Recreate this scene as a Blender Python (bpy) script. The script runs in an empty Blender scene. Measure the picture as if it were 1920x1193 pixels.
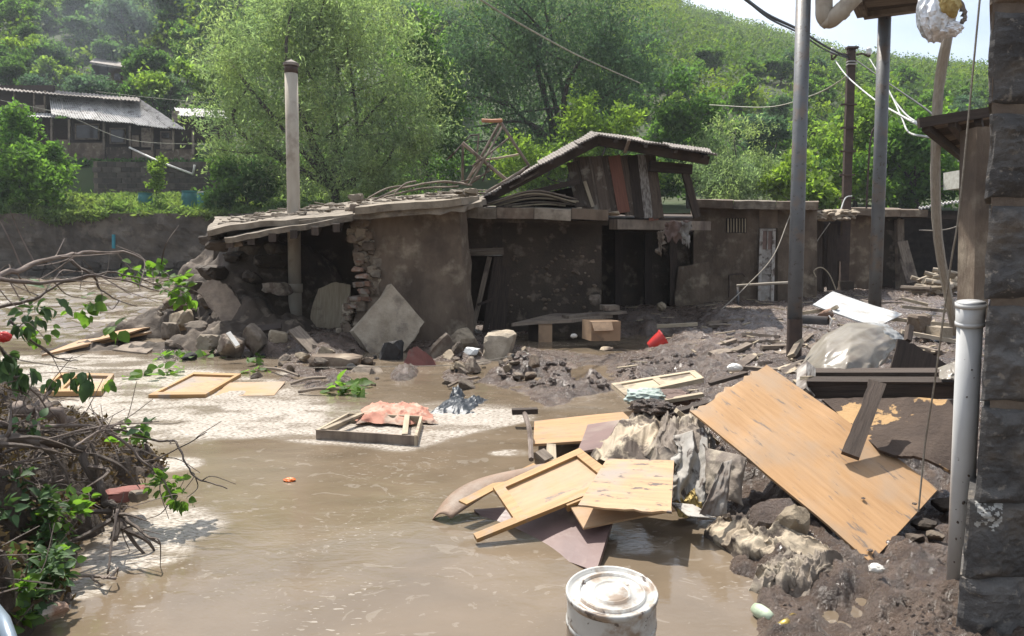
import bpy, math, random
import numpy as np
from mathutils import Vector

SC = bpy.context.scene
COL = SC.collection
# ------------------------------------------------------------------ camera, sky, sun, exposure
F = 1440.0
PITCH = math.atan((596.5 - 465) / F)
CAM = np.array([0.0, 0.0, 1.75])
cd = bpy.data.cameras.new('camera'); cam = bpy.data.objects.new('camera', cd); COL.objects.link(cam)
cam.location = CAM; cam.rotation_euler = (math.pi / 2 - PITCH, 0, 0)
cd.sensor_width = 36; cd.lens = 36 * F / 1920; cd.clip_start = .05; cd.clip_end = 5000
SC.camera = cam
SUN_AZ, SUN_EL = -28.0, 61.0
wd = bpy.data.worlds.new('World'); SC.world = wd; wd.use_nodes = True
_n = wd.node_tree.nodes; _l = wd.node_tree.links
sky = _n.new('ShaderNodeTexSky'); sky.sky_type = 'NISHITA'; sky.sun_disc = False
sky.sun_elevation = math.radians(SUN_EL); sky.sun_rotation = math.radians(SUN_AZ)
sky.air_density = 1.0; sky.dust_density = 3.5; sky.ozone_density = 1.0; sky.altitude = 900
_tc = _n.new('ShaderNodeTexCoord'); _ns = _n.new('ShaderNodeTexNoise'); _ns.inputs['Scale'].default_value = 2.2; _ns.inputs['Detail'].default_value = 7
_mp = _n.new('ShaderNodeMapping'); _mp.inputs['Scale'].default_value = (1, 1, 3.0)
_l.new(_tc.outputs['Generated'], _mp.inputs[0]); _l.new(_mp.outputs[0], _ns.inputs['Vector'])
_rp = _n.new('ShaderNodeValToRGB'); _rp.color_ramp.elements[0].position = .36; _rp.color_ramp.elements[1].position = .66
_l.new(_ns.outputs['Fac'], _rp.inputs[0])
_mx = _n.new('ShaderNodeMixRGB'); _mx.inputs['Color2'].default_value = (7.6, 8.0, 8.5, 1)
_ml = _n.new('ShaderNodeMath'); _ml.operation = 'MULTIPLY_ADD'; _ml.inputs[1].default_value = .55; _ml.inputs[2].default_value = .2
_l.new(_rp.outputs[0], _ml.inputs[0]); _l.new(_ml.outputs[0], _mx.inputs['Fac']); _l.new(sky.outputs[0], _mx.inputs['Color1'])
_l.new(_mx.outputs[0], _n['Background'].inputs[0]); _n['Background'].inputs[1].default_value = 0.11
sd = bpy.data.lights.new('sun', 'SUN'); sun = bpy.data.objects.new('sun', sd); COL.objects.link(sun)
sd.energy = 5.0; sd.angle = math.radians(.55); sd.color = (1, .955, .88)
_a, _e = math.radians(SUN_AZ), math.radians(SUN_EL)
SUNV = Vector((math.sin(_a) * math.cos(_e), math.cos(_a) * math.cos(_e), math.sin(_e)))
sun.rotation_euler = SUNV.to_track_quat('Z', 'Y').to_euler(); sun.location = (-10, 20, 40)
SC.view_settings.view_transform = 'Standard'; SC.view_settings.look = 'None'
SC.view_settings.gamma = 1; SC.view_settings.use_curve_mapping = False
SC.view_settings.exposure = 0.74
SC.render.engine = 'CYCLES'
SC.cycles.max_bounces = 6; SC.cycles.diffuse_bounces = 3; SC.cycles.glossy_bounces = 3
SC.cycles.transmission_bounces = 4; SC.cycles.transparent_max_bounces = 8
SC.cycles.use_denoising = True

# ------------------------------------------------------------------ pixel -> place
def ray(px, py):
    a = (px - 960) / F; b = -(py - 596.5) / F
    return np.array([a, math.cos(PITCH) + b * math.sin(PITCH), -math.sin(PITCH) + b * math.cos(PITCH)])
def W(px, py, Y):                    # the point at distance Y
    r = ray(px, py); return CAM + r * (Y / r[1])
def G(px, py, z=0.0):                # the point at height z
    r = ray(px, py); return CAM + r * ((z - CAM[2]) / r[2])
def para(A, B, C, D, Y):             # flat board from its four corners, first corner at distance Y
    rs = [ray(*q) for q in (A, B, C, D)]
    a = Y / rs[0][1]
    s = np.linalg.solve(np.stack([rs[1], -rs[2], rs[3]], 1), a * rs[0])
    return [CAM + k * r for k, r in zip((a, *s), rs)]
V3 = lambda *a: np.array(a, float)
def nrm(v): return v / (np.linalg.norm(v) + 1e-12)

# ------------------------------------------------------------------ noise
_rt = np.random.RandomState(7).rand(256, 256)
def vn2(x, y, s=0):
    x = np.asarray(x, float) + s * 17.31; y = np.asarray(y, float) + s * 9.73
    xi = np.floor(x).astype(int); yi = np.floor(y).astype(int); fx = x - xi; fy = y - yi
    fx = fx * fx * (3 - 2 * fx); fy = fy * fy * (3 - 2 * fy)
    g = lambda a, b: _rt[a & 255, b & 255]
    return (g(xi, yi) * (1 - fx) + g(xi + 1, yi) * fx) * (1 - fy) + (g(xi, yi + 1) * (1 - fx) + g(xi + 1, yi + 1) * fx) * fy
def fbm(x, y, o=4, s=0, g=.5):
    t = 0; a = 1; n = 0
    for i in range(o):
        t = t + a * vn2(np.asarray(x) * 2 ** i, np.asarray(y) * 2 ** i, s + i * 3); n += a; a *= g
    return t / n                     # 0..1
def ridg(x, y, o=4, s=0):
    t = 0; a = 1; n = 0
    for i in range(o):
        t = t + a * (1 - np.abs(2 * vn2(np.asarray(x) * 2 ** i, np.asarray(y) * 2 ** i, s + i * 5) - 1)); n += a; a *= .5
    return t / n
def fb3(p, o=3, s=0):
    x, y, z = p[..., 0], p[..., 1], p[..., 2]
    return (fbm(x + z * .7, y + z * .6, o, s) + fbm(y - x * .5, z + x * .4, o, s + 11)) / 2
def sst(a, b, x):
    t = np.clip((np.asarray(x, float) - a) / (b - a), 0, 1); return t * t * (3 - 2 * t)

# ------------------------------------------------------------------ mesh helpers
def e_(e): return ord(e) % 7 * 3.1
class MB:
    def __init__(s): s.v = []; s.f = []; s.uv = []; s.n = 0
    def add(s, v, f, uv=None):
        v = np.asarray(v, float); s.v.append(v); o = s.n
        for i, q in enumerate(f):
            s.f.append([k + o for k in q]); s.uv.append(uv[i] if uv is not None else None)
        s.n += len(v); return s
    def build(s, name, m, parent=None, smooth=False, origin=None):
        v = np.concatenate(s.v)
        if origin is None and parent is None:
            lo = v.min(0); hi = v.max(0); origin = V3((lo[0] + hi[0]) / 2, (lo[1] + hi[1]) / 2, lo[2])
        if parent is not None: origin = wloc(parent)
        me = bpy.data.meshes.new(name); me.from_pydata((v - origin).tolist(), [], s.f)
        if any(u is not None for u in s.uv):
            L = me.uv_layers.new(name='grain'); arr = np.zeros((len(me.loops), 2)); k = 0
            for q, u in zip(s.f, s.uv):
                if u is not None: arr[k:k + len(q)] = u
                k += len(q)
            L.data.foreach_set('uv', arr.ravel())
        if smooth: me.polygons.foreach_set('use_smooth', [True] * len(me.polygons))
        me.materials.append(m)
        o = bpy.data.objects.new(name, me); COL.objects.link(o)
        if parent is None: o.location = origin
        else: o.parent = parent
        return o
def wloc(o):
    p = V3(*o.location)
    while o.parent: o = o.parent; p = p + V3(*o.location)
    return p
def npmesh(name, v, f, m, parent=None, smooth=False, origin=None, attrs=None):
    v = np.asarray(v, float); f = np.asarray(f, np.int32); k = f.shape[1]
    if parent is not None: origin = wloc(parent)
    if origin is None: origin = V3(0, 0, 0)
    me = bpy.data.meshes.new(name)
    me.vertices.add(len(v)); me.vertices.foreach_set('co', (v - origin).astype(np.float32).ravel())
    me.loops.add(f.size); me.loops.foreach_set('vertex_index', f.ravel())
    me.polygons.add(len(f)); me.polygons.foreach_set('loop_start', np.arange(0, f.size, k, dtype=np.int32))
    me.polygons.foreach_set('loop_total', np.full(len(f), k, np.int32))
    if smooth: me.polygons.foreach_set('use_smooth', np.ones(len(f), bool))
    me.update(calc_edges=True); me.validate()
    for an, av in (attrs or {}).items():
        a = me.attributes.new(an, 'FLOAT', 'POINT'); a.data.foreach_set('value', np.asarray(av, np.float32).ravel())
    if m: me.materials.append(m)
    o = bpy.data.objects.new(name, me); COL.objects.link(o)
    if parent is None: o.location = origin
    else: o.parent = parent
    return o
def gridf(nr, nc):
    i = np.arange(nr - 1)[:, None] * nc + np.arange(nc - 1)[None]; i = i.ravel()
    return np.stack([i, i + 1, i + nc + 1, i + nc], 1)
def tag(o, label=None, cat=None, group=None, kind=None):
    if label: o['label'] = label
    if cat: o['category'] = cat
    if group: o['group'] = group
    if kind: o['kind'] = kind
    return o
def thing(name, label, cat, loc, group=None):
    o = bpy.data.objects.new(name, None); COL.objects.link(o); o.location = loc; o.empty_display_size = .1
    return tag(o, label, cat, group)
def copyob(o, loc=None, rot=None, scale=None, parent=None):
    c = o.copy(); COL.objects.link(c)
    if parent is not None: c.parent = parent
    if loc is not None: c.location = loc
    if rot is not None: c.rotation_euler = rot
    if scale is not None: c.scale = scale if hasattr(scale, '__len__') else (scale,) * 3
    return c

def panel(c4, th, nu=1, nv=1, warp=0, torn='', seed=0, up=(0, -.3, 1), mb=None, corr=0, ncorr=0, fold=0):
    """board with top corners P0 P1 P2 P3; u runs P0-P1, v runs P0-P3; torn: letters among 'abcd' for the edges v0,u1,v1,u0"""
    P = [np.asarray(q, float) for q in c4]; mb = mb or MB()
    n = np.cross(P[1] - P[0], P[3] - P[0]); n = nrm(n)
    if np.dot(n, up) < 0: n = -n
    u = np.linspace(0, 1, nu + 1)[:, None, None]; v = np.linspace(0, 1, nv + 1)[None, :, None]
    T = (P[0] * (1 - u) + P[1] * u) * (1 - v) + (P[3] * (1 - u) + P[2] * u) * v
    lu = np.linalg.norm(P[1] - P[0]); lv = np.linalg.norm(P[3] - P[0])
    uu = np.broadcast_to(u[..., 0], T.shape[:2]); vv = np.broadcast_to(v[..., 0], T.shape[:2])
    if warp: T = T + n * ((fbm(uu * lu * 1.3 + seed * 3.7, vv * lv * 1.3 + seed, 3, seed) - .5) * 2 * warp)[..., None]
    if fold: T = T - n * (fold * np.maximum(0, uu * .9 + vv * .3 - .72))[..., None]
    if corr: T = T + n * (np.sin(uu * ncorr * 2 * math.pi) * corr)[..., None]
    rs = np.random.RandomState(seed + 5)
    du = nrm(P[1] - P[0]); dv = nrm(P[3] - P[0])
    for e in set(torn):
        k = torn.count(e) * .02
        tr = lambda q: (np.abs(rs.randn(q + 1, 1)) * .35 + 2.6 * np.abs(fbm(np.arange(q + 1) * .33 + seed, np.zeros(q + 1) + e_(e), 3, seed) - .35)[:, None]) * k
        if e == 'a': T[:, 0] += dv * tr(nu)
        if e == 'c': T[:, -1] -= dv * tr(nu)
        if e == 'd': T[0] += du * tr(nv)
        if e == 'b': T[-1] -= du * tr(nv)
    B = T - n * th; nc = nv + 1; N = (nu + 1) * nc
    vs = np.concatenate([T.reshape(-1, 3), B.reshape(-1, 3)])
    ux = np.concatenate([np.stack([uu * lu, vv * lv], -1).reshape(-1, 2)] * 2) + seed * 1.7
    fs = []
    for q in gridf(nu + 1, nc): fs.append(list(q)); fs.append([k + N for k in q[::-1]])
    def side(ids):
        for a, b in zip(ids[:-1], ids[1:]): fs.append([b, a, a + N, b + N])
    idx = np.arange(N).reshape(nu + 1, nc)
    side(list(idx[:, 0])); side(list(idx[-1, :])); side(list(idx[::-1, -1])); side(list(idx[0, ::-1]))
    fs2 = []
    sgn = np.dot(np.cross(P[1] - P[0], P[3] - P[0]), n)
    for q in fs: fs2.append(q if sgn < 0 else q[::-1])
    uv = []
    for q in fs2: uv.append([tuple(ux[k] + (np.array([0, .013]) if k >= N else 0)) for k in q])
    return mb.add(vs, fs2, uv)
def plank(p0, p1, w, th, up=(0, 0, 1), seed=0, n=1, warp=0, mb=None, torn='', taper=1.0):
    p0 = np.asarray(p0, float); p1 = np.asarray(p1, float); up = np.asarray(up, float)
    s = nrm(np.cross(p1 - p0, up)) * w / 2; h = nrm(np.cross(s, p1 - p0)) * th / 2
    if np.dot(h, up) < 0: h = -h
    return panel([p0 - s + h, p1 - s * taper + h, p1 + s * taper + h, p0 + s + h], th, n, 1, warp, torn, seed, up, mb)
def prism(pts, vec, mb=None, jit=0, sub=1, seed=0):
    P = [np.asarray(p, float) for p in pts]; rs = np.random.RandomState(seed); Q = []
    for i, p in enumerate(P):
        q = P[(i + 1) % len(P)]; d = nrm(q - p); s = nrm(np.cross(d, vec))
        for k in range(sub):
            t = k / sub; Q.append(p * (1 - t) + q * t + (s * rs.randn() * jit if k or jit else 0))
    Q = np.array(Q); n = len(Q); mb = mb or MB(); vec = np.asarray(vec, float)
    Q2 = Q + vec + (rs.randn(n, 3) * jit * .4)
    fs = [list(range(n)), list(range(2 * n - 1, n - 1, -1))] + [[(i + 1) % n, i, i + n, (i + 1) % n + n] for i in range(n)]
    a = sum(np.cross(Q[i] - Q[0], Q[(i + 1) % n] - Q[0]) for i in range(n))
    if np.dot(a, vec) > 0: fs = [q[::-1] for q in fs]
    e1 = nrm(P[1] - P[0]); e2 = nrm(np.cross(vec, e1)); allv = np.concatenate([Q, Q2])
    uvs = [[(float(np.dot(allv[k], e1)), float(np.dot(allv[k], e2)) + (.02 if k >= n else 0)) for k in q] for q in fs]
    return mb.add(allv, fs, uvs)
def box(c, s, mb=None, rz=0):
    c = np.asarray(c, float); s = np.asarray(s, float) / 2
    ca, sa = math.cos(rz), math.sin(rz); ex = V3(ca, sa, 0) * s[0]; ey = V3(-sa, ca, 0) * s[1]; ez = V3(0, 0, s[2])
    return panel([c - ex - ey + ez, c + ex - ey + ez, c + ex + ey + ez, c - ex + ey + ez], s[2] * 2, up=(0, 0, 1), mb=mb)
def tube(pts, r, sides=8, mb=None, cap=True, rough=0, seed=0):
    P = np.array(pts, float); n = len(P); r = np.broadcast_to(np.asarray(r, float), (n,)) if np.ndim(r) < 2 else r
    mb = mb or MB(); rs = np.random.RandomState(seed)
    T = np.gradient(P, axis=0); T /= np.linalg.norm(T, axis=1)[:, None] + 1e-9
    a = V3(0, 0, 1) if abs(T[0][2]) < .9 else V3(1, 0, 0); vs = []; uv0 = []
    L = np.concatenate([[0], np.cumsum(np.linalg.norm(np.diff(P, axis=0), axis=1))])
    for i in range(n):
        a = nrm(a - T[i] * np.dot(a, T[i])); b = np.cross(T[i], a)
        for k in range(sides):
            t = 2 * math.pi * k / sides
            vs.append(P[i] + (a * math.cos(t) + b * math.sin(t)) * r[i] * (1 + rough * rs.randn())); uv0.append((L[i] + seed, r[i] * t))
    fs = []
    for i in range(n - 1):
        for k in range(sides):
            k2 = (k + 1) % sides; fs.append([i * sides + k, i * sides + k2, (i + 1) * sides + k2, (i + 1) * sides + k])
    if cap: fs.append(list(range(sides))[::-1]); fs.append([(n - 1) * sides + k for k in range(sides)])
    return mb.add(vs, fs, [[uv0[k] for k in q] for q in fs])
def spline(pts, n=6):
    P = [np.asarray(p, float) for p in pts]; P = [2 * P[0] - P[1]] + P + [2 * P[-1] - P[-2]]; out = []
    for i in range(1, len(P) - 2):
        for k in range(n):
            t = k / n
            out.append(.5 * ((2 * P[i]) + (P[i + 1] - P[i - 1]) * t + (2 * P[i - 1] - 5 * P[i] + 4 * P[i + 1] - P[i + 2]) * t * t + (3 * P[i] - P[i - 1] - 3 * P[i + 1] + P[i + 2]) * t ** 3))
    out.append(P[-2]); return np.array(out)
def ico(sub):
    import bmesh
    bm = bmesh.new(); bmesh.ops.create_icosphere(bm, subdivisions=sub, radius=1)
    v = np.array([p.co for p in bm.verts]); f = [[q.index for q in t.verts] for t in bm.faces]; bm.free(); return v, f
ICO2, ICO3, ICO4 = ico(2), ico(3), ico(4)
def rock(c, s, seed, npl=13, sub=3, rz=0, boxy=0, mb=None, rough=.05):
    rs = np.random.RandomState(seed); v, f = (ICO2, ICO3, ICO4)[sub - 2] if sub > 1 else ICO2
    v = v.copy(); N = rs.randn(npl, 3); N /= np.linalg.norm(N, axis=1)[:, None]; d = .42 + .34 * rs.rand(npl)
    if boxy:
        N = np.concatenate([np.eye(3), -np.eye(3)]) + rs.randn(6, 3) * (.18 / boxy); N /= np.linalg.norm(N, axis=1)[:, None]; d = np.full(6, .58)
        N = np.concatenate([N, nrmrows(rs.randn(3, 3))]); d = np.concatenate([d, [.8, .85, .8]])
    dt = v @ N.T; k = np.where(dt > 1e-4, d[None] / np.maximum(dt, 1e-4), 9).min(1); v = v * np.minimum(k, 1.0)[:, None]
    v += (fb3(v * 4 + seed, 3, seed)[:, None] - .5) * rough * 2 * v
    m = np.abs(v).max(0); v = v / m * np.asarray(s, float) / 2
    ca, sa = math.cos(rz), math.sin(rz); v = np.stack([v[:, 0] * ca - v[:, 1] * sa, v[:, 0] * sa + v[:, 1] * ca, v[:, 2]], 1)
    return (mb or MB()).add(v + np.asarray(c, float), f)
def nrmrows(a): return a / np.linalg.norm(a, axis=1)[:, None]

# ------------------------------------------------------------------ materials
def M(name, c1, c2=None, scale=5, rough=.85, bump=.25, bs=25, c3=None, s3=2.5, t3=(.55, .65), coord='Object', stretch=(1, 1, 1),
      metallic=0, rnd=.2, spec=.35, bdist=.02, island=0, rvar=0, trans=None, alpha=1, c4=None, s4=9, t4=(.585, .625), st4=None):
    m = bpy.data.materials.new(name); m.use_nodes = True; nt = m.node_tree; n = nt.nodes; l = nt.links
    b = n['Principled BSDF']; tc = n.new('ShaderNodeTexCoord'); oi = n.new('ShaderNodeObjectInfo')
    mul = n.new('ShaderNodeVectorMath'); mul.operation = 'MULTIPLY_ADD'
    cb = n.new('ShaderNodeCombineXYZ'); 
    for i in range(3): l.new(oi.outputs['Random'], cb.inputs[i])
    l.new(cb.outputs[0], mul.inputs[0]); mul.inputs[1].default_value = (37, 23, 51); l.new(tc.outputs[coord], mul.inputs[2])
    mp = n.new('ShaderNodeMapping'); mp.inputs['Scale'].default_value = stretch; l.new(mul.outputs[0], mp.inputs[0])
    def noise(sc, det=8, src=mp, ro=.6):
        t = n.new('ShaderNodeTexNoise'); t.inputs['Scale'].default_value = sc; t.inputs['Detail'].default_value = det; t.inputs['Roughness'].default_value = ro
        l.new(src.outputs[0], t.inputs['Vector']); return t
    def ramp(src, a, c, ca=(0, 0, 0, 1), cb_=(1, 1, 1, 1)):
        r = n.new('ShaderNodeValToRGB'); e = r.color_ramp.elements; e[0].position = a; e[1].position = c; e[0].color = ca; e[1].color = cb_
        l.new(src, r.inputs[0]); return r
    c2 = c2 or tuple(x * .55 for x in c1)
    t1 = noise(scale); col = ramp(t1.outputs['Fac'], .36, .66, (*c1, 1), (*c2, 1)).outputs[0]
    m4 = mul
    if st4:
        m4 = n.new('ShaderNodeMapping'); m4.inputs['Scale'].default_value = st4; m4.inputs['Rotation'].default_value = (0, 0, .5); l.new(mul.outputs[0], m4.inputs[0])
    def over(col, c, sc, th, src=mul):
        t = noise(sc, 9, src); f = ramp(t.outputs['Fac'], *th).outputs[0]
        x = n.new('ShaderNodeMixRGB'); l.new(f, x.inputs['Fac']); l.new(col, x.inputs['Color1']); x.inputs['Color2'].default_value = (*c, 1)
        return x.outputs[0]
    if c3: col = over(col, c3, s3, t3)
    if c4: col = over(col, c4, s4, t4, m4)
    if rnd or island:
        hs = n.new('ShaderNodeHueSaturation'); mr = n.new('ShaderNodeMapRange')
        if island:
            ge = n.new('ShaderNodeNewGeometry'); src = ge.outputs['Random Per Island']
        else: src = oi.outputs['Random']
        a = island or rnd
        mr.inputs['To Min'].default_value = 1 - a; mr.inputs['To Max'].default_value = 1 + a
        l.new(src, mr.inputs['Value']); l.new(mr.outputs[0], hs.inputs['Value']); l.new(col, hs.inputs['Color']); col = hs.outputs[0]
    l.new(col, b.inputs['Base Color']); b.inputs['Roughness'].default_value = rough; b.inputs['Metallic'].default_value = metallic
    b.inputs['Specular IOR Level'].default_value = spec
    if rvar:
        t = noise(scale * 1.7, 5, mul); mr2 = n.new('ShaderNodeMapRange'); mr2.inputs['From Min'].default_value = .35; mr2.inputs['From Max'].default_value = .65
        mr2.inputs['To Min'].default_value = max(.05, rough - rvar); mr2.inputs['To Max'].default_value = min(1, rough + rvar)
        l.new(t.outputs['Fac'], mr2.inputs['Value']); l.new(mr2.outputs[0], b.inputs['Roughness'])
    if bump:
        t2 = noise(bs, 9, ro=.7); bp = n.new('ShaderNodeBump'); bp.inputs['Strength'].default_value = bump; bp.inputs['Distance'].default_value = bdist
        l.new(t2.outputs['Fac'], bp.inputs['Height']); l.new(bp.outputs[0], b.inputs['Normal'])
    if trans:
        tr = n.new('ShaderNodeBsdfTranslucent'); tm = n.new('ShaderNodeMixRGB'); tm.blend_type = 'MULTIPLY'; tm.inputs['Fac'].default_value = 1
        tm.inputs['Color2'].default_value = (*trans[1], 1); l.new(col, tm.inputs['Color1']); l.new(tm.outputs[0], tr.inputs[0])
        ms = n.new('ShaderNodeMixShader'); ms.inputs[0].default_value = trans[0]
        l.new(b.outputs[0], ms.inputs[1]); l.new(tr.outputs[0], ms.inputs[2]); l.new(ms.outputs[0], n['Material Output'].inputs[0])
    if alpha < 1: b.inputs['Alpha'].default_value = alpha
    return m
MUDC = (.095, .068, .051)
def leafmat(name, c, tr=(1.9, 2.0, 1.0), k=.5, isl=.4, c2=None, sc=.35):
    c = tuple(x * 1.2 for x in c)
    return M(name, c, c2 or (c[0] * 1.35, c[1] * 1.2, c[2] * .8), scale=sc, rough=.7, bump=0, rnd=0, island=isl, spec=.12, trans=(k, tr))
m_mud = M('wet_mud', (.155, .112, .086), (.068, .048, .037), scale=4.5, rough=.28, bump=.9, bs=42, c3=(.19, .14, .108), s3=1.3, rnd=0, spec=.6, bdist=.05, rvar=.16)
m_heap = M('matted_drift_debris', (.11, .08, .058), (.05, .036, .027), scale=9, rough=.75, bump=1, bs=34, c3=(.15, .115, .085), s3=14, t3=(.56, .64), rnd=0, bdist=.05)
m_bank = M('river_bed_soil', (.12, .09, .065), (.07, .052, .04), scale=1, rough=.9, rnd=0)
m_hill = M('hillside_soil', (.045, .07, .024), (.055, .06, .026), scale=.2, rough=.95, rnd=0)
m_grass = leafmat('grass_blades', (.07, .115, .04), c2=(.13, .165, .06), sc=.5)
m_tree = leafmat('tree_leaves', (.06, .12, .034))
m_tree_y = leafmat('yellow_green_leaves', (.1, .16, .042))
m_tree_d = leafmat('dark_leaves', (.045, .09, .036))
m_willow = leafmat('willow_leaves', (.15, .2, .108), tr=(1.65, 1.85, 1.25), k=.48)
m_willow_d = leafmat('grey_willow_leaves', (.06, .1, .062), tr=(1.4, 1.7, 1.2), k=.42)
m_bark = M('bark', (.09, .07, .055), (.04, .03, .025), scale=8, stretch=(1, 1, .3), bump=.6)
m_leaf = leafmat('wet_leaf', (.075, .15, .022), k=.4, isl=.3, sc=3)
m_leaf_d = leafmat('wilted_leaf', (.05, .082, .035), k=.25, isl=.3, sc=3)
m_leaf_b = leafmat('dead_leaf', (.062, .045, .03), k=.15, isl=.4, sc=3)
m_branch = M('peeled_branch', (.25, .2, .165), (.13, .1, .085), scale=12, coord='UV', stretch=(1, 8, 1), bump=.4, c3=MUDC, s3=4)
m_stick = M('weathered_pale_stick', (.46, .41, .34), (.33, .29, .235), scale=10, coord='UV', stretch=(1, 6, 1), bump=.4)
m_branch_d = M('wet_branch', (.145, .11, .085), (.07, .052, .04), scale=12, coord='UV', stretch=(1, 8, 1), bump=.5, rough=.6)
m_conc = M('stained_concrete', (.19, .142, .102), (.1, .073, .052), scale=2.2, stretch=(1, 1, .4), bump=.6, bs=22, c3=(.3, .245, .18), s3=2.6, t3=(.52, .68), c4=(.085, .062, .046), s4=1.1, t4=(.5, .66), bdist=.025, rnd=.08)
m_conc_d = M('soaked_concrete', (.085, .063, .046), (.04, .03, .022), scale=1.2, bump=.6, bs=20, c3=(.17, .135, .1), s3=3.4, t3=(.55, .66), bdist=.03, rnd=.08, rough=.8)
m_conc_l = M('pale_concrete', (.34, .285, .215), (.2, .16, .115), scale=4, bump=.7, bs=26, c3=(.12, .095, .075), s3=2.2, t3=(.55, .7), bdist=.025)
m_roofc = M('weathered_roof_slab', (.29, .245, .19), (.14, .112, .083), scale=5, bump=.7, bs=30, c3=(.1, .08, .06), s3=2, bdist=.02)
m_stone = M('rubble_stone', (.22, .18, .14), (.1, .08, .06), scale=6, bump=.6, bs=18, c3=MUDC, s3=5, t3=(.5, .62), bdist=.02, rnd=.35)
m_stone_b = M('black_stone', (.04, .038, .038), (.025, .023, .022), scale=8, bump=.6, c3=(.1, .085, .075), s3=6, t3=(.6, .7))
m_stone_p = M('pale_rubble_stone', (.35, .285, .2), (.2, .155, .105), scale=7, bump=.6, c3=MUDC, s3=4, t3=(.55, .68))
m_red = M('red_painted_plaster', (.21, .085, .068), (.15, .06, .05), scale=6, bump=.3, c3=(.16, .11, .09), s3=7, t3=(.58, .68))
m_brick = M('broken_brick', (.25, .14, .092), (.19, .125, .09), scale=8, bump=.6, c3=(.28, .24, .2), s3=9, t3=(.5, .6), rnd=.3)
m_tuff = M('dark_tuff_stone', (.15, .14, .13), (.075, .07, .067), scale=4, bump=1, bs=18, c3=(.17, .145, .12), s3=5, t3=(.52, .66), c4=(.24, .21, .175), s4=26, t4=(.6, .66), bdist=.03, rnd=.18, rough=.9)
m_mortar = M('brown_mortar', (.22, .17, .125), (.14, .105, .08), scale=8, bump=.8, bs=24)
m_ply = M('wet_plywood', (.41, .245, .118), (.335, .19, .085), scale=3, coord='UV', stretch=(1, 9, 1), bump=.12, bs=14, c3=(.33, .235, .155), s3=1.8, t3=(.44, .64), c4=(.17, .13, .1), s4=6, t4=(.6, .68), st4=(1, 3.2, 1), rough=.6, rnd=.06)
m_ply_m = M('muddy_plywood', (.46, .295, .155), (.34, .215, .115), scale=3, coord='UV', stretch=(1, 9, 1), bump=.15, bs=14, c3=(.3, .245, .2), s3=2.4, t3=(.47, .62), c4=(.12, .09, .075), s4=9, t4=(.58, .64), st4=(1, 2, 1), rough=.5, rnd=.1)
m_veneer = M('purple_brown_veneer', (.19, .125, .11), (.135, .088, .08), scale=2.5, coord='UV', bump=.1, c3=(.26, .205, .165), s3=2.2, t3=(.48, .58), rough=.42, spec=.4, rnd=.06)
m_bent = M('wet_brown_veneer', (.26, .175, .12), (.17, .115, .08), scale=3, bump=.35, bs=30, c3=(.24, .185, .14), s3=4, t3=(.48, .6), rough=.6)
m_frame = M('orange_frame_wood', (.4, .24, .1), (.31, .175, .07), scale=4, coord='UV', stretch=(1, 10, 1), bump=.2, c3=(.28, .22, .17), s3=4, t3=(.55, .66), rough=.6, rnd=.12)
m_wood = M('grey_wood', (.28, .225, .175), (.14, .11, .083), scale=3, coord='UV', stretch=(1, 14, 1), bump=.5, bs=10, c3=(.09, .068, .055), s3=2.5, t3=(.5, .65), rnd=.25)
m_wood_d = M('dark_wood', (.075, .055, .043), (.04, .03, .024), scale=3, coord='UV', stretch=(1, 14, 1), bump=.5, bs=10, rnd=.3)
m_wood_r = M('red_painted_wood', (.25, .11, .075), (.19, .085, .06), scale=3, coord='UV', stretch=(1, 14, 1), bump=.3, bs=10, rnd=.1)
m_wood_w = M('flaking_white_wood', (.42, .39, .35), (.1, .075, .06), scale=9, coord='UV', stretch=(1, 4, 1), bump=.5, bs=12, rnd=.15)
m_wood_y = M('pale_wood', (.42, .35, .25), (.3, .24, .165), scale=3, coord='UV', stretch=(1, 12, 1), bump=.4, bs=10, c3=(.14, .11, .085), s3=3, t3=(.55, .68), rnd=.2)
m_log = M('pale_log', (.4, .34, .26), (.26, .21, .155), scale=4, coord='UV', stretch=(1, 8, 1), bump=.4, c3=MUDC, s3=3, rnd=.25)
m_sheet = M('grey_asbestos_sheet', (.56, .54, .52), (.4, .38, .355), scale=3, bump=.3, c3=(.16, .14, .125), s3=2.2, t3=(.52, .68), rnd=.12)
m_sheet_d = M('old_roof_sheet', (.27, .24, .21), (.16, .135, .115), scale=4, bump=.4, c3=(.08, .065, .055), s3=3, rnd=.18)
m_pipe = M('grey_asbestos_pipe', (.42, .37, .3), (.33, .285, .225), scale=5, bump=.2, c3=(.22, .18, .14), s3=2, t3=(.55, .7), stretch=(1, 1, .25), rnd=.04)
m_col = M('grey_painted_steel', (.13, .132, .135), (.1, .102, .103), scale=4, rough=.5, bump=.2, c3=(.15, .115, .09), s3=3.4, t3=(.54, .66), c4=(.075, .06, .05), s4=16, t4=(.6, .64), spec=.5, rnd=.08)
m_rust = M('rusty_steel', (.08, .054, .042), (.05, .037, .031), scale=6, rough=.8, bump=.4, rnd=.2)
m_rust_o = M('orange_primer_steel', (.36, .17, .09), (.25, .12, .07), scale=6, rough=.7, bump=.3)
m_blackm = M('black_cable', (.03, .03, .032), None, rough=.6, bump=0)
m_cable_w = M('white_cable', (.55, .55, .52), None, rough=.5, bump=0)
m_cable_y = M('pale_cable', (.38, .37, .28), None, rough=.6, bump=0)
m_rope = M('grey_rope', (.3, .27, .22), (.2, .17, .14), scale=40, bump=.5, bs=80)
m_pvc = M('grey_plastic_pipe', (.5, .5, .49), (.44, .435, .42), scale=4, rough=.38, bump=.04, c3=(.3, .265, .225), s3=3, t3=(.6, .72), c4=(.09, .072, .06), s4=24, t4=(.7, .73), spec=.5, rnd=0)
m_ink = M('dark_ink', (.04, .06, .08), None, rough=.6, bump=0)
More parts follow.
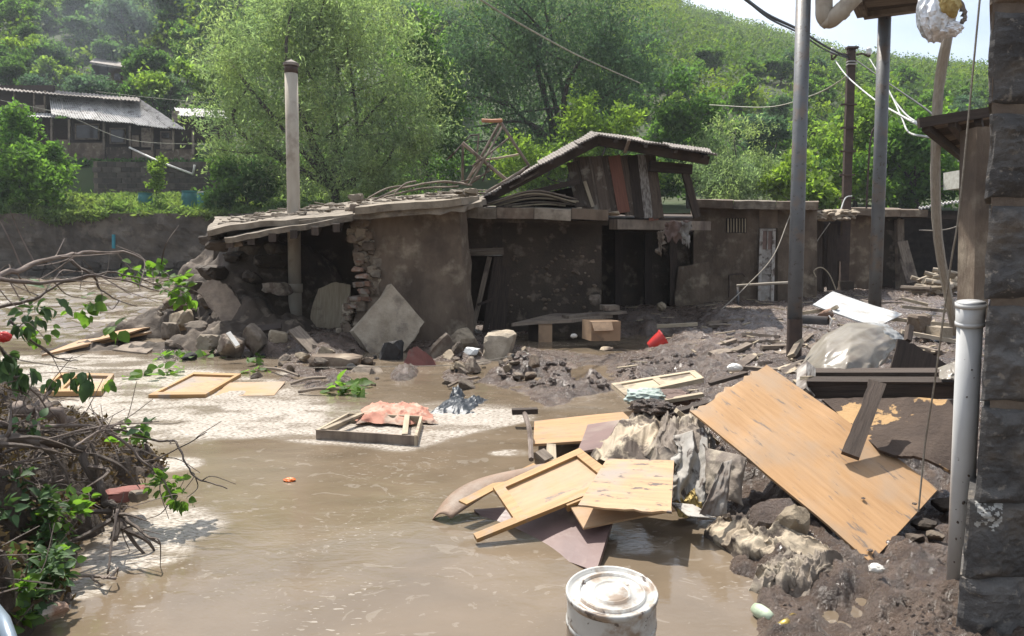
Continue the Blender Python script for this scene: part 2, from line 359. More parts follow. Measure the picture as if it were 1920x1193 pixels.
m_paint = M('white_paint_smear', (.55, .53, .48), (.3, .29, .27), scale=25, bump=.6, bs=40)
m_bucket = M('white_enamel', (.5, .49, .455), (.4, .385, .35), scale=5, rough=.35, bump=.06, c3=(.25, .19, .14), s3=7, t3=(.49, .6), c4=(.1, .075, .06), s4=13, t4=(.6, .63), spec=.5, rnd=0)
m_cloth = M('muddy_cream_cloth', (.5, .42, .31), (.33, .265, .19), scale=4, rough=.9, bump=.35, bs=30, c3=(.085, .066, .053), s3=4.5, t3=(.45, .54), rnd=.08)
m_cloth_d = M('mud_soaked_cloth', (.23, .19, .15), (.12, .095, .078), scale=5, rough=.75, bump=.5, bs=24, c3=(.33, .28, .21), s3=3.4, t3=(.53, .64), rnd=.1)
m_curtain = M('grey_patterned_cloth', (.33, .31, .28), (.22, .195, .165), scale=5, rough=.9, bump=.3, c3=(.07, .055, .047), s3=10, t3=(.56, .62), c4=(.13, .1, .08), s4=2.5, t4=(.5, .7))
m_pink = M('salmon_cloth', (.56, .27, .19), (.45, .2, .14), scale=6, rough=.85, bump=.3, c3=(.5, .38, .29), s3=5, t3=(.5, .6))
m_bag = M('black_plastic_bag', (.03, .036, .042), (.06, .065, .07), scale=8, rough=.3, bump=.4, spec=.5)
m_teal = M('pale_teal_cloth', (.36, .42, .38), (.24, .27, .24), scale=6, rough=.9, bump=.3, c3=MUDC, s3=5)
m_poly = M('dusty_polythene', (.42, .375, .31), (.33, .29, .235), scale=3, rough=.3, bump=.15, bs=10, c3=(.24, .2, .16), s3=2.6, t3=(.48, .68), spec=.5, trans=(.25, (.9, .9, .9)))
m_poly_c = M('clean_polythene', (.52, .53, .53), (.42, .42, .41), scale=4, rough=.25, bump=.2, spec=.5, trans=(.3, (1, 1, 1)))
m_white = M('white_laminate', (.62, .63, .62), (.52, .53, .52), scale=5, rough=.4, bump=.12, c3=(.4, .36, .31), s3=4, t3=(.52, .68))
m_card = M('cardboard', (.4, .27, .17), (.3, .2, .125), scale=4, rough=.9, bump=.2, c3=(.17, .12, .085), s3=3, t3=(.5, .68))
m_redpl = M('red_plastic', (.5, .03, .025), (.4, .025, .02), rough=.35, bump=0)
m_whitepl = M('white_plastic', (.7, .68, .63), (.5, .46, .4), rough=.4, bump=.2)
m_orange = M('orange_plastic', (.75, .17, .02), (.6, .14, .02), rough=.4, bump=0)
m_blue = M('turquoise_paint', (.03, .24, .3), (.025, .19, .25), rough=.6, bump=0)
m_barrel = M('teal_barrel_paint', (.05, .2, .19), (.04, .15, .15), rough=.5, bump=.1)
m_door_w = M('peeling_white_door', (.38, .355, .32), (.24, .2, .17), scale=7, rough=.8, bump=.4, c3=(.1, .075, .06), s3=6, t3=(.55, .64))
m_glass_d = M('dark_dirty_glass', (.05, .032, .026), (.04, .026, .02), rough=.15, bump=0, spec=.5)
m_rag = M('brown_rag', (.2, .135, .11), (.13, .09, .075), scale=5, bump=.4)
m_foil = M('torn_foil', (.72, .72, .73), (.5, .5, .5), scale=8, rough=.28, bump=.8, bs=18, metallic=.85)
m_wool = M('yellow_mineral_wool', (.55, .42, .17), (.42, .31, .12), scale=10, rough=1, bump=.9)
m_ceram = M('white_ceramic', (.7, .7, .68), None, rough=.2, bump=0)
m_rail = M('blue_grey_rail', (.22, .27, .32), (.18, .22, .26), rough=.35, bump=.05, metallic=.3)
m_can = M('yellow_tin', (.5, .36, .07), (.3, .22, .07), rough=.35, bump=.1, metallic=.4, c3=MUDC, s3=12)
m_greenpl = M('pale_green_plastic', (.5, .56, .42), (.3, .36, .25), rough=.3, bump=.2)
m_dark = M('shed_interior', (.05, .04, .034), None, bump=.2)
m_tyre = M('black_rubber', (.035, .033, .033), (.06, .05, .045), rough=.7, bump=.3)

# ================================================================== THE SETTING
# ---- far bank and hill
def hillE(u): return np.interp(u, [-.75, .2, .215, .30, .41, .514, .618, .8], [.43, .33, .307, .283, .254, .238, .225, .205])
def terr(X, Y):
    X = np.asarray(X, float); Y = np.asarray(Y, float)
    h = np.interp(Y, [44, 46, 60, 61.6, 62.6, 70, 78], [3.6, 3.6, 5.6, 5.9, 8.2, 9.4, 11.2])
    E = hillE(X / np.maximum(Y, 1)); zr = 1.75 + (E - .011) * 300
    t = np.clip((Y - 72) / 228, 0, 1)
    hill = 9.8 + (zr - 9.8) * t ** .93
    z = np.where(Y > 72, np.maximum(hill, h * (Y < 78)), h)
    z = np.where(Y > 300, zr - (Y - 300) * .25, z)
    return z + (fbm(X * .05, Y * .05, 4, 3) - .5) * 5 * sst(75, 120, Y) * (1 - .7 * sst(240, 300, Y)) + (fbm(X * .4, Y * .4, 3, 5) - .5) * .5
ty = np.concatenate([np.linspace(46, 80, 50), np.geomspace(81.5, 450, 66)]); tu = np.linspace(-.85, .85, 140)
TX = ty[:, None] * tu[None]; TY = np.broadcast_to(ty[:, None], TX.shape)
hill = npmesh('hill', np.stack([TX, TY, terr(TX, TY)], -1).reshape(-1, 3), gridf(*TX.shape), m_hill, smooth=True)
tag(hill, kind='structure')
b_ = MB(); panel([V3(-160, -40, -.55), V3(160, -40, -.55), V3(160, 47, -.55), V3(-160, 47, -.55)], .3, mb=b_)
tag(b_.build('riverbed_ground', m_bank), kind='structure')

# ---- mud yard: a height field through surveyed points
def survey(rows): return np.array([[*G(x, y, max(z, -.3))[:2], z] for x, y, z in rows])
MUDP = survey([(900, 725, -.25), (1000, 745, -.25), (1100, 748, -.25), (1150, 790, -.2), (900, 800, -.3), (1000, 900, -.3), (1200, 1000, -.25), (1250, 1100, -.25),
    (1300, 1190, -.2), (1330, 1080, -.12), (1385, 1150, -.1), (1100, 1190, -.3), (700, 730, -.3), (800, 760, -.3), (1100, 900, -.2), (1190, 840, -.05), (1240, 900, -.05),
    (950, 1190, -.3), (700, 1100, -.3), (700, 900, -.3), (1000, 1050, -.3), (400, 720, -.3), (480, 690, -.12), (560, 690, .0), (640, 700, .02),
    (1060, 640, -.16), (1130, 645, -.16), (1200, 650, -.16), (1260, 652, -.12), (1000, 640, -.12), (1230, 640, -.12), (960, 628, .0), (900, 640, .08),
    (940, 690, .1), (985, 668, .24), (1040, 682, .24), (1110, 690, .2), (1200, 690, .2), (1280, 680, .24), (1000, 700, .1), (1130, 715, .0), (1230, 720, .1),
    (1300, 620, .3), (1400, 600, .36), (1350, 660, .3), (1450, 650, .3), (1400, 580, .36), (1500, 640, .33), (1600, 560, .4), (1700, 540, .4), (1800, 545, .4), (1750, 650, .4), (1900, 600, .5),
    (1370, 700, .25), (1300, 740, .15), (1400, 800, .25), (1500, 850, .25), (1600, 800, .35), (1700, 760, .4), (1810, 890, .1), (1400, 940, .05), (1450, 1000, .12),
    (1400, 1050, .02), (1450, 1110, .03), (1500, 1180, .04), (1560, 1090, .1), (1560, 1160, -.015), (1610, 1150, -.02), (1650, 1120, .08), (1750, 1180, .16), (1700, 1050, .06), (1850, 1150, .12), (1750, 980, .04), (1850, 1000, .08), (1700, 1000, .0), (1770, 930, .04), (1730, 1020, .04),
    (1000, 612, .12), (1100, 600, .16), (1180, 585, .32), (1220, 600, .3), (1160, 622, .05), (880, 655, .1), (760, 690, .1), (700, 720, -.1), (850, 700, .05), (800, 720, -.1), (600, 640, .2), (500, 640, .15), (430, 660, .02), (330, 660, .05), (380, 690, -.15), (250, 690, -.3), (200, 640, .04), (120, 660, -.02), (100, 700, -.3), (0, 660, -.3), (0, 600, -.3), (0, 560, -.3), (110, 590, -.25), (200, 585, -.2), (-150, 620, -.3), (-150, 560, -.3), (100, 545, -.3), (200, 545, -.3)])
def mudz(X, Y, sharp=True):
    X = np.asarray(X, float); Y = np.asarray(Y, float); sh = X.shape; x = X.ravel(); y = np.maximum(Y.ravel(), .5); out = np.zeros(x.size)
    pu = MUDP[:, 0] / MUDP[:, 1]; pl = np.log(MUDP[:, 1])
    for i in range(0, x.size, 20000):
        u = (x[i:i + 20000] / y[i:i + 20000])[:, None]; l = np.log(y[i:i + 20000])[:, None]
        d = ((u - pu) * 2.2) ** 2 + ((l - pl) * 1.0) ** 2 + 6e-4; w = d ** -2.2
        out[i:i + 20000] = (w * MUDP[:, 2]).sum(1) / w.sum(1)
    return out.reshape(sh)
my = np.geomspace(2.3, 34, 520); mu = np.linspace(-.8, .78, 430)
MX = my[:, None] * mu[None]; MY = np.broadcast_to(my[:, None], MX.shape)
mz = mudz(MX, MY); wet = sst(-.08, .12, mz)
mz = mz + ((ridg(MX * 3.1, MY * 3.1, 4, 2) - .55) * .12 + (ridg(MX * 9, MY * 9, 3, 4) - .55) * .1 + (fbm(MX * 24, MY * 24, 2, 6) - .5) * .05) * (.25 + .75 * wet) * (1 - .3 * sst(3.6, 2.6, MY)) + (fbm(MX * .9, MY * .9, 3, 9) - .5) * .14 * wet
mudo = npmesh('mud_ground', np.stack([MX, MY, mz], -1).reshape(-1, 3), gridf(*MX.shape)[:, ::-1][:, [3, 2, 1, 0]], m_mud, smooth=True)
tag(mudo, kind='structure')

# ---- flood water and river: one sheet, foam where the current froths
wy = np.geomspace(2.0, 47, 420); wu = np.linspace(-1.0, .8, 420)
WX = wy[:, None] * wu[None]; WY = np.broadcast_to(wy[:, None], WX.shape)
river = sst(13.2, 15.5, WY + 1.2 * (fbm(WX * .5, WY * .5, 2, 1) - .5)) * sst(-3.0, -4.2, WX)
wob = (fbm(WX * .8, WY * .8, 4, 21) - .5)
lo = np.interp(WX, [-4.5, -3.2, -2.3, -1.5, -.9, -.3, .1, .5], [5.2, 6.5, 7.05, 6.7, 6.45, 7.1, 7.5, 8.0]) + wob * .55
hi = np.interp(WX, [-6, -4.4, -3.2, -1.9, -1.2, -.6, -.1, .3], [12.5, 11.4, 10.0, 8.2, 8.6, 8.7, 8.5, 8.1]) + wob * 1.5
foam = sst(lo - .06, lo + .1, WY) * sst(hi + .35, hi - .35, WY) * sst(.35, .05, WX)
foam = foam * (.6 + .55 * fbm(WX * 1.3, WY * 3, 4, 8))
# froth round the driftwood heap
for (px, py, rx, ry) in ((300, 985, .36, .34), (250, 1040, .3, .22), (150, 1110, .15, .1), (320, 870, .25, .2), (960, 850, .2, .1), (560, 700, .3, .2), (1130, 720, .5, .12)):
    g = G(px, py); d = np.hypot((WX - g[0]) / rx, (WY - g[1]) / ry) + wob * .9
    foam = np.maximum(foam, .85 * sst(1.15, .75, d))
foam = foam * (.35 + .9 * sst(.3, .62, fbm(WX * 2.2, WY * 5, 4, 18)))
wave = (ridg(WX * .8, WY * 2.0, 4, 12) - .5) * .3 * river + (fbm(WX * 2.2, WY * 3.0, 4, 14) - .5) * .035 * (1 - river) * sst(5.6, 8, WY) + (fbm(WX * 1.4, WY * 1.4, 2, 31) - .5) * .006
m_water = bpy.data.materials.new('muddy_flood_water'); m_water.use_nodes = True
def _water():
    nt = m_water.node_tree; n = nt.nodes; l = nt.links; b = n['Principled BSDF']
    ge = n.new('ShaderNodeNewGeometry')
    def mapn(scale, kind='ShaderNodeTexNoise', sc=1, det=6, dist=0, rz=0):
        mp = n.new('ShaderNodeMapping'); mp.inputs['Scale'].default_value = scale; mp.inputs['Rotation'].default_value = (0, 0, rz); l.new(ge.outputs['Position'], mp.inputs[0])
        t = n.new(kind); t.inputs['Scale'].default_value = sc
        if kind == 'ShaderNodeTexNoise': t.inputs['Detail'].default_value = det; t.inputs['Distortion'].default_value = dist
        l.new(mp.outputs[0], t.inputs['Vector']); return t
    def ramp(src, a, c, ca=(0, 0, 0, 1), cb=(1, 1, 1, 1)):
        r = n.new('ShaderNodeValToRGB'); e = r.color_ramp.elements; e[0].position = a; e[1].position = c; e[0].color = ca; e[1].color = cb; l.new(src, r.inputs[0]); return r.outputs[0]
    def math_(op, a, b_, c=None):
        t = n.new('ShaderNodeMath'); t.operation = op; t.use_clamp = op in ('ADD',)
        for i, q in enumerate((a, b_) + ((c,) if c is not None else ())):
            if isinstance(q, (int, float)): t.inputs[i].default_value = q
            else: l.new(q, t.inputs[i])
        return t.outputs[0]
    fo = n.new('ShaderNodeAttribute'); fo.attribute_name = 'foam'; rv = n.new('ShaderNodeAttribute'); rv.attribute_name = 'river'
    big = mapn((.9, 1.3, 1), sc=1.1, det=5, dist=1.6)
    col = ramp(big.outputs['Fac'], .3, .7, (.172, .131, .09, 1), (.128, .098, .067, 1))
    # drifting froth: torn flecks drawn out by the current
    fl = mapn((15, 34, 1), sc=1.3, det=3, dist=.6, rz=-.5); fl2 = mapn((1, 1, 1), sc=.85, det=4, dist=1)
    fleck = math_('MULTIPLY', ramp(fl.outputs['Fac'], .635, .665), ramp(fl2.outputs['Fac'], .47, .66))
    st = mapn((2.2, 2.2, 1), sc=1.4, det=7, dist=3.2); streak = math_('MULTIPLY', ramp(st.outputs['Fac'], .5, .56), ramp(st.outputs['Fac'], .64, .57)); 
    sky_patch = mapn((.35, .5, 1), sc=1, det=4, dist=1.2); streak = math_('ADD', math_('MULTIPLY', streak, .16), math_('MULTIPLY', ramp(sky_patch.outputs['Fac'], .5, .68), .1))  # broad pale patches put uneven sky reflection into the water colour
    br = mapn((16, 34, 1), sc=1.5, det=8); brk = ramp(br.outputs['Fac'], .38, .6)
    fm = math_('MULTIPLY', fo.outputs['Fac'], math_('MULTIPLY_ADD', brk, .8, .25))
    rn = mapn((.5, 2.2, 1), sc=1.2, det=8, dist=1); rvf = math_('MULTIPLY', rv.outputs['Fac'], math_('MULTIPLY', ramp(rn.outputs['Fac'], .46, .7), .6))
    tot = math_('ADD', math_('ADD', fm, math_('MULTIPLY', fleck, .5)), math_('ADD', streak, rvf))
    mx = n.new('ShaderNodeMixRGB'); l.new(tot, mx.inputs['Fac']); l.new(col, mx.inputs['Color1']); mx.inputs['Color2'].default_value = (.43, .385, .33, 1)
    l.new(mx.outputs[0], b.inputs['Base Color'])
    ro = n.new('ShaderNodeMapRange'); l.new(tot, ro.inputs['Value']); ro.inputs['To Min'].default_value = .05; ro.inputs['To Max'].default_value = .5; l.new(ro.outputs[0], b.inputs['Roughness'])
    b.inputs['IOR'].default_value = 1.33; b.inputs['Specular IOR Level'].default_value = .5
    b1 = mapn((2.6, 4, 1), sc=1.6, det=5, dist=.6); b2 = mapn((13, 18, 1), sc=2, det=4)
    bp = n.new('ShaderNodeBump'); bp.inputs['Strength'].default_value = .07; bp.inputs['Distance'].default_value = .05; l.new(b1.outputs['Fac'], bp.inputs['Height'])
    bp2 = n.new('ShaderNodeBump'); bp2.inputs['Distance'].default_value = .02; l.new(math_('MULTIPLY_ADD', tot, .55, .04), bp2.inputs['Strength']); l.new(b2.outputs['Fac'], bp2.inputs['Height']); l.new(bp.outputs[0], bp2.inputs['Normal'])
    l.new(bp2.outputs[0], b.inputs['Normal'])
_water()
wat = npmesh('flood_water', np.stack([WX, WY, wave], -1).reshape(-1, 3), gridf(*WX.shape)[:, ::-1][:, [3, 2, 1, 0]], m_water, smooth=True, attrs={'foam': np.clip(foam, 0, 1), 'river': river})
tag(wat, kind='structure')

# ---- foliage
def cards(C, L, Wd, rs, up=.35, down=0.0):
    """leaf-sized rhombs at points C"""
    n = len(C); nn = nrmrows(rs.randn(n, 3) + V3(0, 0, up)); a = nrmrows(np.cross(nn, rs.randn(n, 3)))
    if down: a = nrmrows(a + V3(0, 0, -down))
    b = nrmrows(np.cross(nn, a)); sc = (.6 + .8 * rs.rand(n))[:, None]
    a = a * L * sc; b = b * Wd * sc
    v = np.stack([C - a, C + b - a * .1, C + a, C - b - a * .1], 1).reshape(-1, 3)
    return v, np.arange(4 * n).reshape(n, 4)
def crown_pts(blobs, ntw, per, spread, rs, droop=0, shell=2.4):
    blobs = np.asarray(blobs, float); w = blobs[:, 3] * blobs[:, 4] * blobs[:, 5]; w = w ** .8; w /= w.sum()
    nc = max(8, ntw // 40); k = rs.choice(len(blobs), nc, p=w); d = nrmrows(rs.randn(nc, 3)); r = rs.rand(nc) ** (1 / shell) * (1 + .14 * rs.randn(nc))
    Cc = blobs[k, :3] + d * blobs[k, 3:6] * r[:, None]; cr = blobs[k, 3:6].mean(1) * (.16 + .2 * rs.rand(nc))
    j = rs.randint(0, nc, ntw); T = Cc[j] + rs.randn(ntw, 3) * cr[j][:, None] * V3(1, 1, .75)
    P = np.repeat(T, per, 0) + rs.randn(ntw * per, 3) * spread
    if droop: P[:, 2] -= np.tile(np.linspace(0, 1, per), ntw) * droop * np.repeat(.4 + rs.rand(ntw), per)
    return P, T
def limb_mesh(base, blobs, r0, rs, fork=.35):
    mb = MB(); blobs = np.asarray(blobs, float); base = np.asarray(base, float); cen = blobs[:, :3].mean(0)
    f = base + (cen - base) * fork + V3(*(rs.randn(3) * .1)); tube(spline([base - V3(0, 0, .3), base * .5 + f * .5 + V3(*rs.randn(3)) * .06, f], 4), np.linspace(r0, r0 * .75, 9), 8, mb)
    for q in blobs:
        e = q[:3] + V3(0, 0, q[5] * .3); mid = f * .5 + e * .5 + rs.randn(3) * .12 * np.linalg.norm(e - f)
        tube(spline([f, mid, e], 4), np.linspace(r0 * .6, r0 * .12, 9), 6, mb)
        for j in range(3):
            s = f * .35 + e * .65; e2 = q[:3] + nrm(rs.randn(3)) * q[3:6] * .8; tube([s, (s + e2) / 2 + rs.randn(3) * .1, e2], [r0 * .22, r0 * .14, r0 * .05], 5, mb)
    return mb
def tree(name, label, cat, base, blobs, mleaf, ntw, per, L, Wd, seed, spread=.22, droop=0, down=0, r0=.18, group=None, shell=2.4, crown='crown', fork=.35, stem='trunk'):
    rs = np.random.RandomState(seed); base = np.asarray(base, float); r = thing(name, label, cat, base, group)
    P, T = crown_pts(blobs, ntw, per, spread, rs, droop, shell); v, f = cards(P, L, Wd, rs, down=down)
    npmesh(crown, v, f, mleaf, parent=r); limb_mesh(base, blobs, r0, rs, fork).build(stem, m_bark, r, smooth=True); return r
def pxblobs(rows, Y, depth=1.0, seed=0):
    """crown lobes given as picture ellipses at distance Y, each with its own depth"""
    rs = np.random.RandomState(seed); out = []
    for (x, y, rx, ry) in rows:
        rr = rx / F * Y; yy = Y + (rs.rand() - .5) * 3.0 * depth; out.append([*W(x, y, yy), rr, rr * .9 * depth, ry / F * Y])
    return out
def base_at(px, Y): x = W(px, 465, Y)[0]; return V3(x, Y, float(terr(x, Y)))

tree('willow_tree', 'huge pale grey-green willow standing behind the tall chimney pipe', 'tree', base_at(640, 50),
     pxblobs([(520, 70, 150, 85), (650, 120, 150, 110), (470, 180, 110, 80), (600, 240, 190, 110), (745, 285, 90, 90), (470, 270, 90, 65), (690, 330, 120, 60), (740, 190, 80, 90), (560, -20, 130, 70), (430, 130, 70, 60), (600, 340, 130, 40), (640, 30, 120, 80)], 50, .7, 1),
     m_willow, 9000, 9, .14, .038, 1, spread=.2, droop=.45, down=.5, r0=.34, fork=.2)
tree('willow_tree', 'dark grey-green willow with a black leaning trunk above the wooden shed', 'tree', base_at(1085, 57),
     pxblobs([(960, 60, 130, 90), (1080, 50, 120, 100), (900, 170, 80, 90), (1020, 180, 150, 100), (1150, 160, 80, 100), (1000, -50, 160, 80), (1170, 60, 70, 80), (890, 255, 60, 55), (1000, 260, 110, 50)], 57, .7, 2),
     m_willow_d, 5200, 9, .16, .045, 2, spread=.26, droop=.6, down=.6, r0=.42, fork=.3, shell=3)
tree('leafy_tree', 'bright green bush tree between the two willows', 'tree', base_at(800, 55), pxblobs([(770, 60, 60, 55), (800, 150, 60, 80), (830, 250, 55, 70), (800, 330, 60, 55)], 55, .8, 3), m_tree, 900, 8, .18, .08, 3, r0=.16)
tree('leafy_tree', 'yellow-green bush just over the ridge of the wooden shed', 'tree', base_at(1110, 48.5), pxblobs([(1080, 240, 80, 50), (1165, 232, 80, 48), (1040, 300, 60, 55), (1180, 290, 80, 60), (1100, 310, 90, 50), (990, 320, 60, 50)], 48.5, .8, 4), m_tree_y, 1300, 8, .15, .07, 4, r0=.14)
tree('leafy_tree', 'deep green tree between the shed roof and the round willow', 'tree', base_at(1290, 52), pxblobs([(1290, 205, 60, 55), (1260, 265, 55, 55), (1310, 280, 50, 60), (1270, 340, 60, 50)], 52, .8, 5), m_tree_d, 800, 8, .17, .08, 5, r0=.16)
tree('willow_tree', 'round silvery willow standing behind the low sheds', 'tree', base_at(1375, 48), pxblobs([(1375, 275, 68, 52), (1340, 320, 50, 50), (1415, 320, 48, 52), (1375, 350, 75, 45)], 48, .9, 6), m_willow, 2200, 10, .11, .035, 6, spread=.17, droop=.25, down=.6, r0=.16)
tree('walnut_tree', 'small bright tree of broad leaves beside the grey column', 'tree', base_at(1490, 47), pxblobs([(1480, 335, 42, 42), (1515, 365, 48, 32), (1450, 365, 30, 30)], 47, .9, 7), m_tree_y, 330, 8, .2, .12, 7, spread=.3, r0=.1)
tree('leafy_tree', 'tall light green tree behind the rusty utility pole', 'tree', base_at(1600, 53), pxblobs([(1590, 270, 70, 70), (1640, 220, 60, 60), (1560, 340, 60, 55), (1620, 345, 70, 50)], 53, .9, 8), m_tree_y, 1000, 8, .18, .09, 8, r0=.18)
tree('leafy_tree', 'full dark-hearted tree between the thin stick and the grey column', 'tree', base_at(1715, 51), pxblobs([(1710, 255, 70, 60), (1760, 320, 60, 70), (1690, 340, 60, 60), (1790, 370, 50, 40), (1660, 310, 50, 70)], 51, .9, 9), m_tree, 1200, 8, .18, .09, 9, r0=.2)
tree('leafy_bush', 'big bush at the picture edge below the tin-roofed house', 'bush', base_at(45, 47.6), pxblobs([(40, 255, 55, 55), (60, 310, 70, 55), (10, 340, 55, 45), (115, 305, 26, 26), (60, 360, 70, 32)], 47.6, .8, 10), m_tree, 1300, 8, .14, .075, 10, r0=.1, crown='foliage', stem='stem')
tree('narrow_shrub', 'narrow upright shrub standing in the grass before the retaining wall', 'bush', base_at(296, 50), pxblobs([(296, 312, 12, 14), (297, 338, 13, 18)], 50, .8, 11), m_tree_y, 120, 8, .12, .06, 11, spread=.13, r0=.05, crown='foliage', stem='stem')
tree('leafy_bush', 'dark low bush under the huge willow by the teal barrels', 'bush', base_at(465, 48.2), pxblobs([(455, 335, 42, 42), (490, 355, 40, 34), (430, 370, 40, 24)], 48.2, .8, 12), m_tree_d, 600, 8, .14, .075, 12, r0=.08, crown='foliage', stem='stem')
tree('leafy_bush', 'bright yellow-green bush under the brown house on the slope', 'bush', base_at(300, 75), pxblobs([(290, 150, 42, 24), (320, 165, 40, 26), (360, 140, 35, 25)], 75, .8, 13), m_tree_y, 420, 8, .2, .1, 13, r0=.08, crown='foliage', stem='stem')

# ---- trees one can tell apart on the slope: a few kinds, copied
protos = []
PR = np.random.RandomState(77)
for i, (m_, wd_) in enumerate(((m_tree, 1.0), (m_tree_d, .85), (m_willow_d, 1.0), (m_tree_y, .9), (m_tree, .75), (m_tree_d, 1.1))):
    rs = np.random.RandomState(200 + i); bl = [[rs.uniform(-.55, .55) * wd_, rs.uniform(-.5, .5) * wd_, .75 + rs.uniform(-.3, .55), *(rs.uniform(.38, .62) * V3(wd_, wd_, .85))] for _ in range(6)]
    P, T = crown_pts(bl, 520, 7, .07, rs); v, f = cards(P, .075, .038, rs)
    protos.append((v, f, m_, limb_mesh(V3(0, 0, 0), bl, .05, rs)))
KIND = ['mid green bushy', 'dark green rounded', 'grey-green feathery', 'yellow-green open', 'mid green narrow', 'dark green spreading']
def slope_tree(k, X, Y, s, rz, first={}, n=[0]):
    z = float(terr(X, Y)) - .1
    lab = KIND[k] + ' tree growing among others on the wooded slope'
    if k not in first:
        v, f, m_, lm = protos[k]; r = thing('hillside_tree', lab, 'tree', (X, Y, z), KIND[k] + ' trees on the slope')
        c = npmesh('crown', v + V3(X, Y, z), f, m_, parent=r); t = MB().add(np.concatenate(lm.v) + V3(X, Y, z), lm.f).build('trunk', m_bark, r, smooth=True)
        r.scale = (s,) * 3; r.rotation_euler = (0, 0, rz); first[k] = (r, c, t)
    else:
        r0, c0, t0 = first[k]; r = copyob(r0, (X, Y, z), (0, 0, rz), s); copyob(c0, parent=r); copyob(t0, parent=r)
taken = []
def spot(px, Y, rmin):
    X = W(px, 465, Y)[0]
    for (a, b, c) in taken:
        if math.hypot(a - X, b - Y) < (rmin + c) * .62: return None
    taken.append((X, Y, rmin)); return X
for Y0, Y1, x0, x1, n_, s0, s1, kk in ((72, 84, -60, 470, 40, 1.7, 2.8, (0, 1, 2, 4, 5)), (84, 135, -80, 480, 120, 2.2, 3.8, (0, 1, 2, 3, 5, 5, 1)), (84, 125, 700, 900, 30, 2.4, 3.6, (0, 1, 2)), (60, 84, 1150, 1900, 60, 1.6, 2.6, (0, 3, 0, 2, 4)), (84, 120, 1120, 1950, 80, 1.7, 3.0, (0, 3, 1, 2, 0, 4))):
    for i in range(n_):
        Y = PR.uniform(Y0, Y1); px = PR.uniform(x0, x1); s = PR.uniform(s0, s1)
        if x1 < 500 and Y < 80 and px < 420: continue
        X = spot(px, Y, s)
        if X is not None: slope_tree(int(PR.choice(kk)), X, Y, s, PR.uniform(0, 6.28))

# ---- the far wood on the hill: one mass of crowns
def forest():
    rs = np.random.RandomState(5); n = 9000
    Y = 85 + (330 - 85) * rs.rand(n) ** .75; u = rs.uniform(-.75, .74, n); X = u * Y
    ok = np.ones(n, bool)
    sp = np.where(Y < 120, 0, 1); ok &= ~((Y < 118) & ((u < -.32) | (u > .1)) & (rs.rand(n) < .4))
    ok &= ~((u > -.3) & (u < .08) & (Y < 100)); X, Y = X[ok], Y[ok]; n = len(X)
    S = rs.uniform(1.1, 2.6, n) * (1 + .5 * (fbm(X * .03, Y * .03, 2, 6) > .55)); Z = terr(X, Y)
    per = 62; C = np.repeat(np.stack([X, Y, Z], 1), per, 0); s = np.repeat(S, per)[:, None]
    d = nrmrows(rs.randn(n * per, 3)); r = rs.rand(n * per, 1) ** .4; lump = 1 + .35 * (fb3(d * 1.5 + C * .31, 2, 4)[:, None] - .5) * 2
    P = C + d * r * s * V3(1, 1, .85) * lump + V3(0, 0, .55) * s
    v, f = cards(P, .26, .15, rs, up=.5); w = np.repeat((.75 + .16 * s[:, 0]), 4)[:, None]; cen = np.repeat(P, 4, 0); v = cen + (v - cen) * w
    tint = np.repeat(np.clip(fbm(X * .045, Y * .03, 3, 15) * 1.5 - .3 + rs.randn(n) * .2, 0, 1), per * 4)
    m = leafmat('hill_wood_leaves', (.07, .115, .03), k=.35)
    nt = m.node_tree; at = nt.nodes.new('ShaderNodeAttribute'); at.attribute_name = 'kind_of_tree'
    b = nt.nodes['Principled BSDF']; src = b.inputs['Base Color'].links[0].from_socket
    mx = nt.nodes.new('ShaderNodeMixRGB'); mx.blend_type = 'MULTIPLY'; mx.inputs['Fac'].default_value = 1; rp = nt.nodes.new('ShaderNodeValToRGB')
    rp.color_ramp.elements[0].color = (.62, .72, .85, 1); rp.color_ramp.elements[1].color = (1.55, 1.4, .9, 1)
    nt.links.new(at.outputs['Fac'], rp.inputs[0]); nt.links.new(src, mx.inputs['Color1']); nt.links.new(rp.outputs[0], mx.inputs['Color2'])
    for l_ in list(src.links):
        if l_.to_node != mx: nt.links.new(mx.outputs[0], l_.to_socket)
    o = npmesh('hill_woods', v, f, m, attrs={'kind_of_tree': tint}); tag(o, 'green wood of low trees covering the far hillside', 'woods', kind='stuff')
forest()

